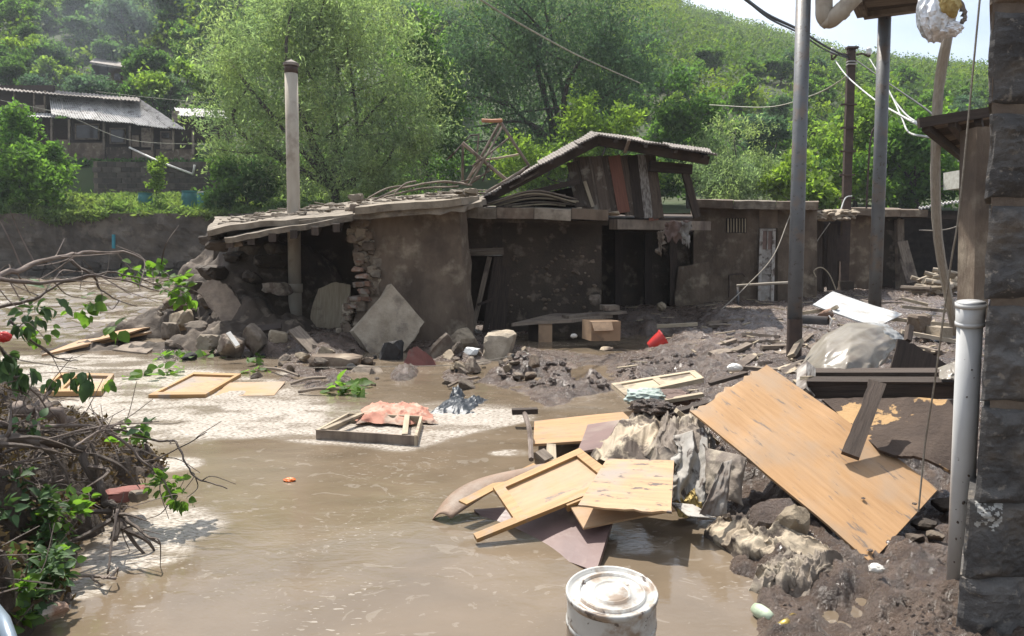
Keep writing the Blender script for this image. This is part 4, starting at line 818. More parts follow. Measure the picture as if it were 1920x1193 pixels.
# ---- open woodshed
s5 = thing('open_woodshed', 'open black-shadowed woodshed with a thin tilted roof sheet', 'shed', W(1770, 530, 28))
wallrect(1680, 395, 1850, 540, 'back_wall', m_dark, 31, .2, s5, 3, 19); panel([W(1692, 395, 26), W(1692, 395, 31), W(1692, 545, 31), W(1692, 545, 26)], .2, up=(1, 0, 0)).build('side_wall', m_dark, s5)
corr_sheets(s5, [W(1722, 391, 25), W(1845, 369, 25), W(1845, 368, 31), W(1722, 389, 31)], 3, .05, m_sheet, .03, 6, seed=81)
plank(W(1690, 404, 25.4), W(1848, 410, 25.4), .16, .16, (0, 0, 1)).build('beam', m_wood_d, s5); plank(W(1806, 520, 26), W(1806, 404, 26), .12, .12, (0, -1, 0)).build('post', m_wood_d, s5)
tag(plank(W(1713, 530, 24.6), W(1692, 452, 25), .34, .04, (0, -1, .2), seed=4, n=4, warp=.03, torn='b').build('leaning_board', m_wood), 'grey board leaning in the doorway of the far shed', 'board')
tag(plank(W(1703, 532, 24.4), W(1690, 486, 24.9), .1, .04, (0, -1, .2), seed=5).build('leaning_batten', m_wood), 'thin batten leaning beside the grey board', 'batten')

# ---- wooden eave of the next house and its post
ev = thing('wooden_eave', 'dark wooden eave with boards and rafters jutting from the next house', 'eave', W(1800, 260, 9))
for i in range(6):
    a, b = i / 6, (i + .96) / 6; P0, P1, P2, P3 = W(1722, 228, 8.2), W(1870, 205, 8.2), W(1870, 262, 10.6), W(1800, 290, 10.6)
    f = lambda A, B, t: A * (1 - t) + B * t
    panel([f(P0, P3, a), f(P1, P2, a), f(P1, P2, b), f(P0, P3, b)], .03, 3, 1, .01, '', i).build('board', m_wood_d if i % 2 else m_wood, ev)
for t in (.1, .45, .8):
    a = W(1722 + 140 * t, 232 - 22 * t, 8.2); b = W(1800 + 60 * t, 292 - 22 * t, 10.6); plank(a - V3(0, 0, .05), b - V3(0, 0, .05), .07, .08, seed=int(t * 10)).build('rafter', m_wood_d, ev)
plank(W(1722, 231, 8.18), W(1870, 208, 8.18), .1, .05, (0, -1, 0)).build('fascia', m_wood_d, ev)
tag(prism([W(1832, 238, 8), W(1862, 238, 8), W(1852, 600, 8), W(1825, 600, 8)], V3(0, .3, 0)).build('concrete_post', m_conc, None), 'plain brown-grey concrete post just behind the dark stone corner', 'post')

# ---- stone corner of the near house
sp = thing('stone_corner', 'rough dark tuff block corner of the near house', 'wall', W(1880, 1180, 3.2))
YK = 3.2
rows = [(-190, 12, 1856, m_mortar), (24, 198, 1851, m_tuff), (212, 372, 1847, m_tuff), (386, 562, 1845, m_tuff), (574, 754, 1840, m_tuff), (762, 944, 1829, m_tuff), (934, 1082, 1806, m_tuff), (1076, 1330, 1786, m_tuff)]
def hewn(x0, x1, y0, y1, Y, d, seed, m_, n=26):
    a, b = W(x0, y1, Y), W(x1, y0, Y); u = np.linspace(0, 1, n); U, Vv = np.meshgrid(u, u, indexing='ij')
    X = a[0] + (b[0] - a[0]) * U; Z = a[2] + (b[2] - a[2]) * Vv; e = np.minimum(np.minimum(U, 1 - U) * abs(b[0] - a[0]), np.minimum(Vv, 1 - Vv) * abs(b[2] - a[2]))
    bul = np.sqrt(np.clip(e / .06, 0, 1)) * .045; rg = ((ridg(X * 5 + seed, Z * 5, 4, seed) - .5) * .07 + (fbm(X * 22 + seed, Z * 22, 3, seed) - .5) * .022) * np.clip(e / .03, .15, 1)
    Yv = Y - bul - rg; X = X + (fbm(Z * 8, Z * 0 + seed, 3, 2) - .5) * .03 * (U < .02); Z = Z + (fbm(X * 7, X * 0 + seed, 3, 3) - .5) * .03 * (1 - np.abs(2 * Vv - 1) < .1)
    fr_ = np.stack([X, Yv, Z], -1).reshape(-1, 3); bk = fr_.copy(); bk[:, 1] = Y + d; bk[:, 0] *= (Y + d) / Y * 1.004
    f = [list(q)[::-1] for q in gridf(n, n)]; f = [q[::-1] for q in f]; idx = np.arange(n * n).reshape(n, n); N = n * n
    for ids in (idx[:, 0], idx[-1, :], idx[::-1, -1], idx[0, ::-1]):
        for p, q in zip(ids[:-1], ids[1:]): f.append([int(q), int(p), int(p) + N, int(q) + N])
    mb = MB().add(np.concatenate([fr_, bk]), f); mb.build('stone', m_, sp); return fr_.reshape(n, n, 3)
FACES = []
for i, (y0, y1, x0, m_) in enumerate(rows):
    cut = 2010 + (i % 2) * 120
    FACES.append(hewn(x0, cut - 8, y0, y1, YK, .38, 40 + i, m_, 90 if i == 6 else 60)); hewn(cut + 6, 2300, y0, y1, YK, .38, 60 + i, m_, 12)
prism([W(1862, -220, YK - .012), W(2300, -220, YK - .012), W(2300, 1400, YK - .012), W(1812, 1400, YK - .012), W(1838, 950, YK - .012), W(1856, 760, YK - .012)], V3(.3, .3, 0)).build('mortar_bed', m_mortar, sp)
rs_ = np.random.RandomState(4); mbp = MB(); gq = FACES[6]
for a in range(gq.shape[0] - 1):
    for b in range(gq.shape[1] - 1):
        q = gq[[a, a + 1, a + 1, a], [b, b, b + 1, b + 1]]; m0 = q.mean(0); px = 960 + F * m0[0] / m0[1]; py = 465 + F * (1.75 - m0[2]) / m0[1]
        k = max(abs(px - 1878) / 26, abs(py - 975) / 34)
        if k < 1 and fbm(px * .11, py * .11, 3, 2) > .3 + .28 * k:
            d = V3(0, -.003, 0); mbp.add(np.concatenate([q + d, q + d * -2]), [[3, 2, 1, 0], [0, 1, 5, 4], [1, 2, 6, 5], [2, 3, 7, 6], [3, 0, 4, 7]])
mbp.build('paint_smear', m_paint, sp)
# ---- plastic downpipe
pv = thing('plastic_downpipe', 'grey plastic downpipe with an open socket beside the dark stone corner', 'pipe', W(1797, 1090, 3.5))
top, bot = W(1819, 600, 3.45), W(1797, 1100, 3.62); dn = nrm(bot - top)
tube([top - dn * .0, top * .5 + bot * .5, bot], .052, 24).build('pipe', m_pvc, pv, smooth=True)
tube([top + dn * .02, top - dn * .08, top - dn * .083, top - dn * .075, top + dn * .0], [.058, .059, .059, .050, .050], 24, cap=False).build('socket', m_pvc, pv, smooth=True)
tube([top + dn * .026, top + dn * .008], .0605, 24).build('socket_lip', m_pvc, pv, smooth=True); tube([top - dn * .06, top - dn * .078], .0625, 24).build('socket_rim', m_pvc, pv, smooth=True)
rr = np.random.RandomState(3); mk = MB()
for i, (x, y, w, h, a) in enumerate(((1803, 724, 3, 14, .2), (1808, 720, 9, 3, .1), (1809, 728, 3, 10, -.5), (1806, 738, 10, 3, .2), (1812, 735, 3, 8, .4), (1804, 733, 6, 2.5, -.3), (1816, 716, 2, 4, 0))):
    c = W(x, y, 3.5); q = []
    for sx, sy in ((-1, -1), (1, -1), (1, 1), (-1, 1)):
        px = x + (sx * w / 2 * math.cos(a) - sy * h / 2 * math.sin(a)); py = y + (sx * w / 2 * math.sin(a) + sy * h / 2 * math.cos(a))
        r = ray(px, py); t0 = (py - 600) / 500; cx = top + (bot - top) * t0; off = (CAM + r * (cx[1] / r[1]))[0] - cx[0]; off = max(-.05, min(.05, off)); dd = math.sqrt(.0527 ** 2 - off ** 2); q.append(V3(cx[0] + off, cx[1] - dd, (CAM + r * ((cx[1] - dd) / r[1]))[2]))
    mk.add(np.array(q), [[0, 1, 2, 3]])
mk.build('printed_mark', m_ink, pv)
rr = np.random.RandomState(8); mks = MB()
for i in range(26):
    t0 = rr.rand() ** .5; c = top + (bot - top) * t0; a = rr.uniform(-2.6, -.4); rock(c + V3(math.cos(a), math.sin(a), 0) * .052, V3(.01, .01, .014) * rr.uniform(.4, 1.5), 5000 + i, sub=2, mb=mks)
tag(mks.build('mud_splashes', m_mud, pv), kind='stuff')

# ---- grey columns, porch roof, drain elbow, foil, stick, rope
c1 = thing('grey_column', 'grey round steel column rising out of frame, its foot rusty in the mud', 'column', G(1488, 672, .3), 'grey round columns')
b0 = G(1488, 676, .28); tube([b0, W(1497, 340, 10.3), W(1508, -60, 10.4)], .094, 20).build('shaft', m_col, c1, smooth=True); tube([b0 - V3(0, 0, .1), b0 + V3(0, 0, .55)], [.0965, .0955], 20, cap=False).build('rusty_foot', m_rust, c1, smooth=True)
c2 = thing('grey_column', 'grey round steel column carrying the porch roof, foot hidden by plastic sheet', 'column', G(1638, 625, .35), 'grey round columns')
b0 = G(1638, 632, .3); tube([b0, W(1650, 300, b0[1]), W(1659, 24, b0[1])], [.1, .1, .097], 20).build('shaft', m_col, c2, smooth=True); p_ = W(1659, 22, b0[1]); box(p_, (.34, .3, .03)).build('head_plate', m_col, c2)
pr = thing('porch_roof', 'wooden underside of a porch roof carried by the grey column', 'roof', G(1680, 10, 5.25))
zr_ = p_[2] + .02
for i in range(7):
    a, b = i / 7, (i + .97) / 7; Q0, Q1, Q2, Q3 = G(1622, 26, zr_), G(1738, 10, zr_), G(1905, -110, zr_), G(1572, -110, zr_)
    panel([f(Q0, Q3, a), f(Q1, Q2, a), f(Q1, Q2, b), f(Q0, Q3, b)], .04, seed=i).build('board', m_wood if i % 3 else m_wood_d, pr)
plank(G(1620, 28, zr_ - .06), G(1738, 12, zr_ - .06), .16, .12, (0, 0, 1)).build('edge_beam', m_wood, pr); plank(G(1618, 26, zr_ - .05), G(1560, -110, zr_ - .05), .16, .12, (0, 0, 1)).build('edge_beam', m_wood, pr)
de = thing('drain_elbow', 'grey drainpipe elbow hanging under the sky beside the porch roof', 'drainpipe', W(1550, 45, 10.2))
tube(spline([W(1545, -40, 10.2), W(1545, 10, 10.2), W(1546, 30, 10.2), W(1556, 38, 10.2), W(1570, 28, 10.1), W(1605, -8, 10)], 6), .105, 16).build('pipe', m_pipe, de, smooth=True)
tube([W(1558, 40, 10.2), W(1549, 33, 10.2)], .118, 16).build('joint_ring', m_pipe, de, smooth=True); tube([W(1574, 25, 10.15), W(1581, 18, 10.1)], .117, 16).build('joint_ring', m_pipe, de, smooth=True)
fl = thing('torn_insulation', 'torn silver foil insulation with yellow wool hanging from the eave', 'insulation', W(1765, 30, 8.6))
def blobmesh(c, s, seed, amp=.25, fr_=2.5):
    v, f = ICO4; v = v.copy(); k = 1 + (fb3(v * fr_ + seed, 4, seed) - .5) * 2 * amp; k += (ridg(v[:, 0] * 4 + seed, v[:, 2] * 1.2 + v[:, 1] * 4, 3, seed) - .5) * amp * .6
    return MB().add(v * k[:, None] * np.asarray(s) / 2 + np.asarray(c), f)
blobmesh(W(1757, 20, 8.6), (.36, .36, .66), 3, .3).build('foil', m_foil, fl); blobmesh(W(1772, 8, 8.5), (.26, .3, .3), 5, .5).build('wool', m_wool, fl)
blobmesh(W(1772, 55, 8.55), (.34, .22, .16), 6, .5).build('foil_tatter', m_foil, fl); tube(spline([W(1795, 0, 8.5), W(1806, 18, 8.5), W(1809, 34, 8.5), W(1801, 43, 8.5)], 5), [.03] * 15 + [.01], 5, rough=.3).build('torn_strip', m_sheet_d, fl)
tag(tube(spline([W(1796, -40, 9), W(1776, 70, 9), W(1760, 170, 9.3), W(1754, 300, 9.6), W(1757, 420, 10), W(1767, 500, 10.4), W(1792, 625, 11)], 6), np.linspace(.058, .058, 37), 10, rough=.04).build('leaning_stick', m_stick), 'long bent grey stick leaning beside the dark stone corner', 'stick')
tag(tube(spline([W(1838, -10, 3.9), W(1800, 380, 3.9), W(1782, 500, 3.95), W(1752, 720, 4.1), W(1735, 830, 4.2), W(1722, 960, 4.2)], 6), .0055, 6).build('hanging_rope', m_rope), 'thin grey rope hanging down over the big plywood sheet', 'rope')

# ---- rusty utility pole
up = thing('utility_pole', 'rusty steel utility pole with climbing rungs and two white insulators', 'utility pole', W(1582, 552, 24.2))
YU = 24.2; prism([W(1575, 556, YU), W(1591, 556, YU), W(1605, 92, YU), W(1591, 92, YU)], V3(0, .14, 0)).build('shaft', m_rust, up)
box(W(1597.5, 90, YU), (.34, .2, .06)).build('top_cap', m_rust, up)
for y in (196, 240, 284, 328, 372): plank(W(1577 - (y - 196) * .02, y, YU - .06), W(1607 - (y - 196) * .03, y, YU - .06), .05, .05, (0, 0, 1)).build('rung', m_rust, up)
for s, x in ((-1, 1561), (1, 1629)):
    tube(spline([W(1598 + s * 8, 103, YU), W(x - s * 12, 101, YU), W(x, 106 if s > 0 else 112, YU), W(x + s * 2, 104, YU)], 5), .03, 6).build('insulator_arm', m_rust, up)
    c = W(x, 102, YU); tube([c - V3(0, 0, .02), c + V3(0, 0, .05), c + V3(0, 0, .1), c + V3(0, 0, .14), c + V3(0, 0, .2)], [.06, .09, .06, .09, .04], 10).build('insulator', m_ceram, up, smooth=True)
for y in (116, 121): box(W(1597, y, YU), (.28, .2, .03)).build('band', m_cable_w, up)
box(W(1586, 540, YU - .25), (.42, .2, .42)).build('base_box', m_conc_d, up); box(W(1578, 466, YU - .18), (.3, .06, .8)).build('lower_casing', m_rust, up)
tag(tube(spline([W(1624, 400, 27), W(1629, 300, 27), W(1633, 258, 27), W(1638, 242, 27), W(1644, 240, 27)], 5), .035, 6).build('hooked_rod', m_rust), 'thin rusty rod with a hooked top standing behind the grey columns', 'rod')
def wire(name, pts, r, m_, lab, cat='cable', g=None): return tag(tube(spline(pts, 8), r, 5).build(name, m_, None, smooth=True), lab, cat, g)
wire('overhead_cable', [W(1380, -15, 12), W(1440, 28, 14.5), W(1500, 57, 17.5), W(1550, 88, 21), W(1590, 107, YU)], .03, m_blackm, 'black twisted power cable running down to the top of the utility pole')
wire('overhead_cable', [W(1390, -8, 12), W(1445, 36, 14.5), W(1500, 63, 17.5), W(1550, 95, 21), W(1592, 110, YU)], .02, m_blackm, 'thinner black cable twisted under the black power cable')
wire('overhead_cable', [W(1604, 112, YU), W(1660, 152, 19), W(1730, 200, 14), W(1760, 225, 11)], .018, m_blackm, 'black cable from the utility pole to the dark wooden eave')
wire('service_wire', [W(1566, 114, YU), W(1590, 145, 22), W(1640, 187, 18), W(1690, 217, 14), W(1735, 241, 10)], .02, m_cable_w, 'straight white wire from the pole insulator down to the eave')
wire('service_wire', [W(1632, 112, YU), W(1655, 155, 20), W(1692, 208, 15), W(1738, 242, 10)], .018, m_cable_w, 'white wire from the second insulator curving to the eave')
wire('service_wire', [W(1630, 110, YU), W(1664, 165, 18), W(1690, 220, 14), W(1704, 248, 12), W(1745, 258, 9.5)], .015, m_cable_w, 'slack white wire looping below the other wires')
wire('service_wire', [W(1606, 125, YU), W(1570, 155, 27), W(1520, 180, 31), W(1440, 201, 36), W(1330, 197, 42)], .022, m_cable_y, 'faint pale wire sagging away from the pole toward the trees')
wire('overhead_cable', [W(880, -14, 13), W(960, 36, 15), W(1060, 92, 18), W(1120, 121, 21), W(1200, 156, 26)], .018, m_cable_y, 'pale cable crossing in front of the dark willow')
wire('house_wire', [W(1, 188, 58), W(120, 215, 58), W(240, 262, 58), W(400, 272, 58)], .014, m_cable_y, 'thin wire drooping along the front of the tin-roofed house')
wire('house_wire', [W(180, 172, 60), W(300, 185, 60), W(420, 195, 60)], .013, m_cable_y, 'thin wire stretched above the tin roof')
wire('slack_rope', [W(1348, 585, 16.5), W(1400, 536, 17.5), W(1450, 480, 18.5), W(1482, 402, 19.6)], .014, m_rope, 'taut cord slanting from the mud to the roof of the concrete shed', 'cord')
wire('slack_rope', [W(1502, 500, 20.5), W(1530, 455, 20.8), W(1556, 418, 21)], .014, m_rope, 'short cord slanting up to the littered roof', 'cord')
wire('slack_rope', [W(1724, 432, 20), W(1765, 432, 20), W(1800, 422, 20), W(1840, 395, 20)], .016, m_rope, 'pale cord sagging across the mouth of the woodshed', 'cord')
wire('slack_rope', [W(1575, 398, 22), W(1585, 372, 22.5), W(1597, 368, 23)], .02, m_cable_w, 'white cord end tied round the utility pole above the littered roof', 'cord')
wire('dead_vine', [W(1568, 545, 20), W(1555, 515, 20), W(1540, 502, 20), W(1526, 508, 20), W(1530, 520, 20)], .016, m_wood_y, 'dead curling vine stem beside the foot of the utility pole', 'vine')

# ================================================================== RUBBLE BY THE PIER
def slabpoly(name, lab, cat, px, Y, th, m, seed=0, lean=0, jit=.012, tvec=None, skew=0):
    """rough broken slab: its outline at distance Y, top leaning away by 'lean' metres per metre"""
    y0 = max(p[1] for p in px); x0 = sum(p[0] for p in px) / len(px); pts = []
    for x, y in px: h = (y0 - y) / F * Y; pts.append(W(x, y, Y + h * lean + (x - x0) / F * Y * skew))
    return tag(prism(pts, V3(*(tvec or (.15, 1, -lean))) * th, jit=jit, sub=4, seed=seed).build(name, m), lab, cat)
slabpoly('fallen_slab', 'long round-ended muddy slab leaning on the mud bank by the chimney pipe', 'slab', [(371, 545), (380, 530), (398, 524), (424, 532), (446, 560), (470, 600), (477, 624), (470, 632), (436, 628), (405, 590), (383, 562)], 13.9, .14, m_mortar, 1, .5)
slabpoly('leaning_board', 'pale split board with a rounded top leaning against the soaked back wall', 'board', [(581, 632), (583, 580), (597, 541), (630, 529), (656, 534), (654, 580), (648, 634)], 15.2, .06, m_wood_y, 2, .3, .006)
slabpoly('tilted_slab', 'big diamond-tilted concrete slab leaning on the broken pier', 'slab', [(664, 622), (734, 532), (796, 604), (781, 628), (760, 658), (716, 690)], 12.7, .16, m_conc_l, 3, .35, .012, (-.55, .8, -.2))
slabpoly('red_slab', 'red-plastered slab fragment standing at the edge of the brown water', 'slab', [(752, 716), (758, 676), (768, 655), (782, 650), (803, 664), (824, 694), (824, 712)], 11.2, .18, m_red, 4, .45, .01, skew=.2)
tag(rock(W(734, 664, 12.1), (.46, .4, .5), 5, boxy=1.5).build('black_block', m_stone_b), 'black stone block in front of the diamond-tilted slab', 'stone')
tag(rock(W(622, 690, 11.0) + V3(0, .25, 0), (.78, .5, .36), 6, boxy=1.6, rough=.03).build('kerb_block', m_conc), 'wide concrete block lying below the torn foot of the broken pier', 'block')
for i, (x, y, w, h, d, m_, bx_, lab) in enumerate((
    (828, 660, 50, 68, 12.2, m_stone, 0, 'tall leaning boulder beside the red slab'), (868, 640, 72, 46, 12.6, m_stone_p, 0, 'yellowish boulder below the shed door'), (935, 652, 78, 62, 12.2, m_conc_l, 1.4, 'square-cut pale block with a sunlit top below the shed door'),
    (842, 670, 28, 26, 11.9, m_stone_p, 0, 'small cream stone wedged between two boulders'), (884, 660, 32, 22, 12.0, m_white, 0, 'flat white stone on the pile below the shed door'), (870, 692, 60, 30, 11.6, m_stone_b, 0, 'flat dark stone half sunk at the waterline'), (905, 688, 54, 36, 11.7, m_stone, 0, 'grey stone sloping into the water below the square-cut block'),
    (690, 706, 90, 46, 10.9, m_stone, 0, 'mud-caked stone mound in the water before the kerb block'), (340, 600, 46, 40, 14.1, m_stone_p, 0, 'pale round boulder at the foot of the long slab'), (368, 620, 40, 44, 13.6, m_stone, 0, 'grey boulder under the long slab'), (322, 622, 34, 40, 13.7, m_stone, 0, 'grey boulder at the outer end of the mud bank'),
    (392, 566, 44, 34, 14.6, m_stone, 0, 'stone lodged on top of the mud bank'), (436, 648, 56, 46, 12.2, m_stone, 0, 'dark angular stone with a white chip on it'), (483, 640, 46, 62, 12.4, m_stone, 0, 'upright jagged grey stone by the leaf tufts'), (522, 634, 34, 30, 12.8, m_stone_p, 1.4, 'squarish stone below the chimney pipe'), (400, 640, 50, 28, 12.6, m_conc_l, 1.4, 'flat grey block beside the dark angular stone'), (608, 714, 34, 26, 10.6, m_stone_b, 1.3, 'small black block in the water by the kerb block'))):
    c = W(x, y, d); tag(rock(c, V3(w, w * .8, h) / F * d * 1.1, 20 + i, boxy=bx_ or (.5 if i % 2 == 0 else 0), rz=i * .7).build('boulder', m_), lab, 'stone')
tag(plank(W(552, 618, 12.4), W(592, 660, 12.0), .2, .07, (0, -.6, 1)).build('short_plank', m_wood), 'short grey plank sliding off the rubble below the chimney pipe', 'plank')
tag(plank(W(428, 625, 11.8), W(446, 650, 11.7), .07, .06, (0, -.6, 1)).build('white_chip', m_whitepl), 'white broken strip resting on a dark angular stone', 'strip')
tag(plank(W(460, 622, 12.9), W(528, 612, 13.0), .22, .05, (0, -.4, 1)).build('short_plank', m_wood_d), 'dark flat plank on the stones between slab and chimney pipe', 'plank')
rs_ = np.random.RandomState(31); RL = 'small grey angular stone scattered in the rubble at the foot of the broken pier'
kinds = [rock((0, 0, .0), (1, .8, .45 + .1 * k), 900 + k, sub=3, boxy=.55, rough=.06).build('rubble_stone', (m_stone, m_stone, m_stone_p, m_conc, m_stone_b, m_stone)[k]) for k in range(6)]
for k in kinds: tag(k, RL, 'stone', 'rubble stones at the pier')
zones = [(300, 400, 560, 650), (330, 560, 615, 665), (480, 620, 650, 700), (640, 760, 650, 715), (770, 960, 640, 710), (520, 600, 600, 640), (950, 1000, 660, 700)]
for i in range(120):
    z_ = zones[i % 7]; px, py = rs_.uniform(z_[0], z_[1]), rs_.uniform(z_[2], z_[3]); g = G(px, py, .12)
    if py < 600: g = W(px, py, 14.3)
    s = min(.34, .09 + .09 * rs_.exponential()) * (.7 if i % 6 == 4 else 1); px = px + 110 * (735 < px < 835); g = G(px, py, .12) if py >= 600 else g; o = kinds[i] if i < 6 else copyob(kinds[i % 6]); o.location = (g[0], g[1], (g[2] if py < 600 else max(-.03, float(mudz(g[0], g[1])))) + s * .05)
    o.scale = (s, s * rs_.uniform(.8, 1.2), s * rs_.uniform(.7, 1.1)); o.rotation_euler = (rs_.uniform(-.7, .7), rs_.uniform(-.7, .7), rs_.uniform(0, 6.28))
# mud bank of the collapsed wall
def heapgrid(name, P, m, x0, x1, y0, y1, nx, ny, amp, fr_, lab, cat, seed=0, kind='stuff', smooth=True, floor=-.3, edge=None):
    P = np.array(P, float); X, Y = np.meshgrid(np.linspace(x0, x1, nx), np.linspace(y0, y1, ny)); x, y = X.ravel()[:, None], Y.ravel()[:, None]
    w = ((x - P[:, 0]) ** 2 + (y - P[:, 1]) ** 2 + 4e-3) ** -1.7; Z = ((w * P[:, 2]).sum(1) / w.sum(1)).reshape(X.shape)
    Z = Z + (ridg(X * fr_, Y * fr_, 4, seed) - .5) * amp + (fbm(X * fr_ * 4, Y * fr_ * 4, 3, seed + 2) - .5) * amp * .5
    ed = np.minimum(np.minimum((X - x0) / (x1 - x0), (x1 - X) / (x1 - x0)), np.minimum((Y - y0) / (y1 - y0), (y1 - Y) / (y1 - y0))); k = sst(0, .1, ed); Z = Z * k + (1 - k) * floor
    if edge is not None: ue = np.interp(Y, [2.6, 3, 4, 5, 6, 7.6], edge); k = sst(.05, -.06, X / Y - ue + (fbm(X * 3, Y * 3, 3, 5) - .5) * .12); Z = Z * k + (1 - k) * floor
    return tag(npmesh(name, np.stack([X, Y, Z], -1).reshape(-1, 3), gridf(*X.shape), m, smooth=smooth), lab, cat, kind=kind), X, Y, Z
bk = [(*W(x, y, Y)[:2], W(x, y, Y)[2] + dz) for x, y, Y, dz in ((300, 650, 14, -.2), (330, 590, 15, 0), (390, 520, 15.6, 0), (440, 470, 16, 0), (500, 455, 16.2, .0), (545, 470, 16.4, 0), (360, 500, 17.5, 0), (420, 460, 18, 0), (300, 600, 17, -.4), (250, 600, 16, -.9), (480, 560, 14.6, 0), (440, 620, 13.6, 0), (530, 600, 14.6, 0), (560, 610, 15, -.1), (400, 660, 12.8, -.1), (500, 650, 13, -.1), (600, 620, 15.4, -.2), (300, 560, 20, -1.5), (420, 560, 20, -1.5), (520, 560, 20, -1), (620, 560, 19, -1))]
heapgrid('collapsed_mud_bank', bk, m_conc_d, -8.2, -3.4, 12.4, 20, 110, 130, .38, 1.7, 'dark bank of mud and fallen wall under the sagging roof', 'mud bank', 4)
lz = np.random.RandomState(2)
for i, (x, y, Y, s) in enumerate(((345, 575, 14.8, .5), (400, 510, 15.2, .6), (440, 480, 15.6, .5), (470, 470, 15.8, .5), (500, 490, 15.6, .55), (420, 545, 14.8, .4), (515, 470, 15.9, .5), (370, 540, 15.2, .45), (470, 520, 15.2, .5), (520, 540, 15, .5), (395, 452, 13.6, .35), (412, 462, 13.6, .4), (440, 455, 13.7, .4), (405, 440, 13.6, .3))):
    tag(rock(W(x, y, Y), (s * 1.3, s, s * .6), 130 + i, rz=i, boxy=.5, rough=.15).build('wall_lump', m_conc_d if i % 3 else m_stone), 'muddy wall lump embedded in the dark bank beneath the sagging roof', 'stone', 'lumps of the collapsed wall')

# ================================================================== YARD
bn = thing('plank_bench', 'low grey plank bench along the dark shed wall above the puddle', 'bench', W(1060, 630, 14.4))
panel([W(958, 606, 14.2), W(1075, 600, 14.0), W(1150, 590, 14.6), W(1040, 588, 15.2)], .06, 8, 3, .02, 'ab', 3).build('seat_board', m_wood, bn); plank(W(1060, 594, 14.3), W(1168, 585, 14.8), .3, .05, n=4, seed=5).build('seat_board', m_wood, bn)
box(W(1022, 622, 14.3), (.25, .3, .4)).build('leg', m_card, bn); box(W(1000, 622, 14.6), (.2, .3, .4)).build('leg', m_wood_d, bn); box(W(1145, 605, 14.9), (.25, .3, .4)).build('leg', m_wood_d, bn)
tag(box(W(1143, 577, 14.8), (.3, .3, .1), rz=.2).build('stacked_tile', m_stone), 'flat grey block lying on the end of the plank bench', 'block')
tag(rock(W(1115, 562, 15), (.26, .24, .24), 7).build('bench_stone', m_stone), 'grey lump of rubble on the bench against the wall', 'stone')
bx = thing('cardboard_box', 'soaked cardboard box standing in the puddle by the plank bench', 'box', W(1127, 636, 13.4)); bx.rotation_euler = (0, 0, 0)
cB = W(1127, 619, 13.4); ex = V3(.255, .02, 0); ey = V3(-.06, .2, 0); ez = V3(0, 0, .17)
panel([cB - ex - ey + ez, cB + ex - ey + ez, cB + ex - ey - ez, cB - ex - ey - ez], .008, 4, 3, .01, '', 1, (0, -1, 0)).build('front_panel', m_card, bx)
panel([cB - ex + ey + ez, cB + ex + ey + ez, cB + ex + ey - ez, cB - ex + ey - ez], .008, 2, 2, .01, '', 2, (0, -1, 0)).build('back_panel', m_card, bx)
panel([cB - ex - ey + ez, cB - ex + ey + ez, cB - ex + ey - ez, cB - ex - ey - ez], .008, 2, 2, .0, '', 3, (-1, 0, 0)).build('side_panel', m_card, bx)
panel([cB + ex - ey + ez, cB + ex + ey + ez, cB + ex + ey - ez, cB + ex - ey - ez], .008, 2, 2, .0, '', 4, (1, 0, 0)).build('side_panel', m_card, bx)
panel([cB - ex - ey * 1.02 + ez, cB + ex * .4 - ey * 1.02 + ez, cB + ex * .35 - ey * 1.5 + ez * .15, cB - ex * .95 - ey * 1.5 + ez * .1], .006, 3, 2, .01, '', 5, (0, -1, .3)).build('flap', m_card, bx)
panel([cB - ex - ey + ez * 1.0, cB + ex - ey + ez, cB + ex + ey + ez * .9, cB - ex + ey + ez * .9], .006, 3, 2, .01, '', 6, (0, 0, 1)).build('flap', m_card, bx)
jg = thing('red_pot', 'red plastic pot tipped on its side in the puddle', 'pot', W(1232, 650, 12.6))
a0, a1 = W(1218, 652, 12.6), W(1244, 636, 12.6); tube([a0, a0 * .5 + a1 * .5, a1], [.09, .13, .16], 14, cap=False).build('body', m_redpl, jg, smooth=True); tube([a0, a0 + (a1 - a0) * .06], [.09, .092], 14).build('bottom', m_redpl, jg); tube([a1, a1 + (a1 - a0) * .07], [.172, .172], 14, cap=False).build('rim', m_redpl, jg)
tag(blobmesh(W(1258, 652, 12.4), (.36, .2, .1), 31, .5).build('white_rag', m_whitepl), 'white plastic scrap beside the tipped red pot', 'plastic scrap')
tag(rock(W(1140, 655, 12.2), (.28, .2, .07), 8).build('pale_stone', m_stone_p), 'pale flat stone on the mud ridge below the cardboard box', 'stone')
tag(blobmesh(W(1076, 630, 13.6), (.12, .1, .08), 32, .3).build('white_cup', m_whitepl), 'small white plastic scrap floating beside the bench', 'plastic scrap')
tag(plank(W(1232, 612, 14.8), W(1308, 608, 14.6), .14, .06, seed=2).build('timber_piece', m_wood_y), 'short pale timber lying flat on the mud past the red pot', 'timber')
tag(blobmesh(W(1240, 575, 16.5), (.2, .2, .18), 33, .3).build('bundle', m_stone_p), 'small pale bundle lying on the mud before the dark recess', 'bundle')
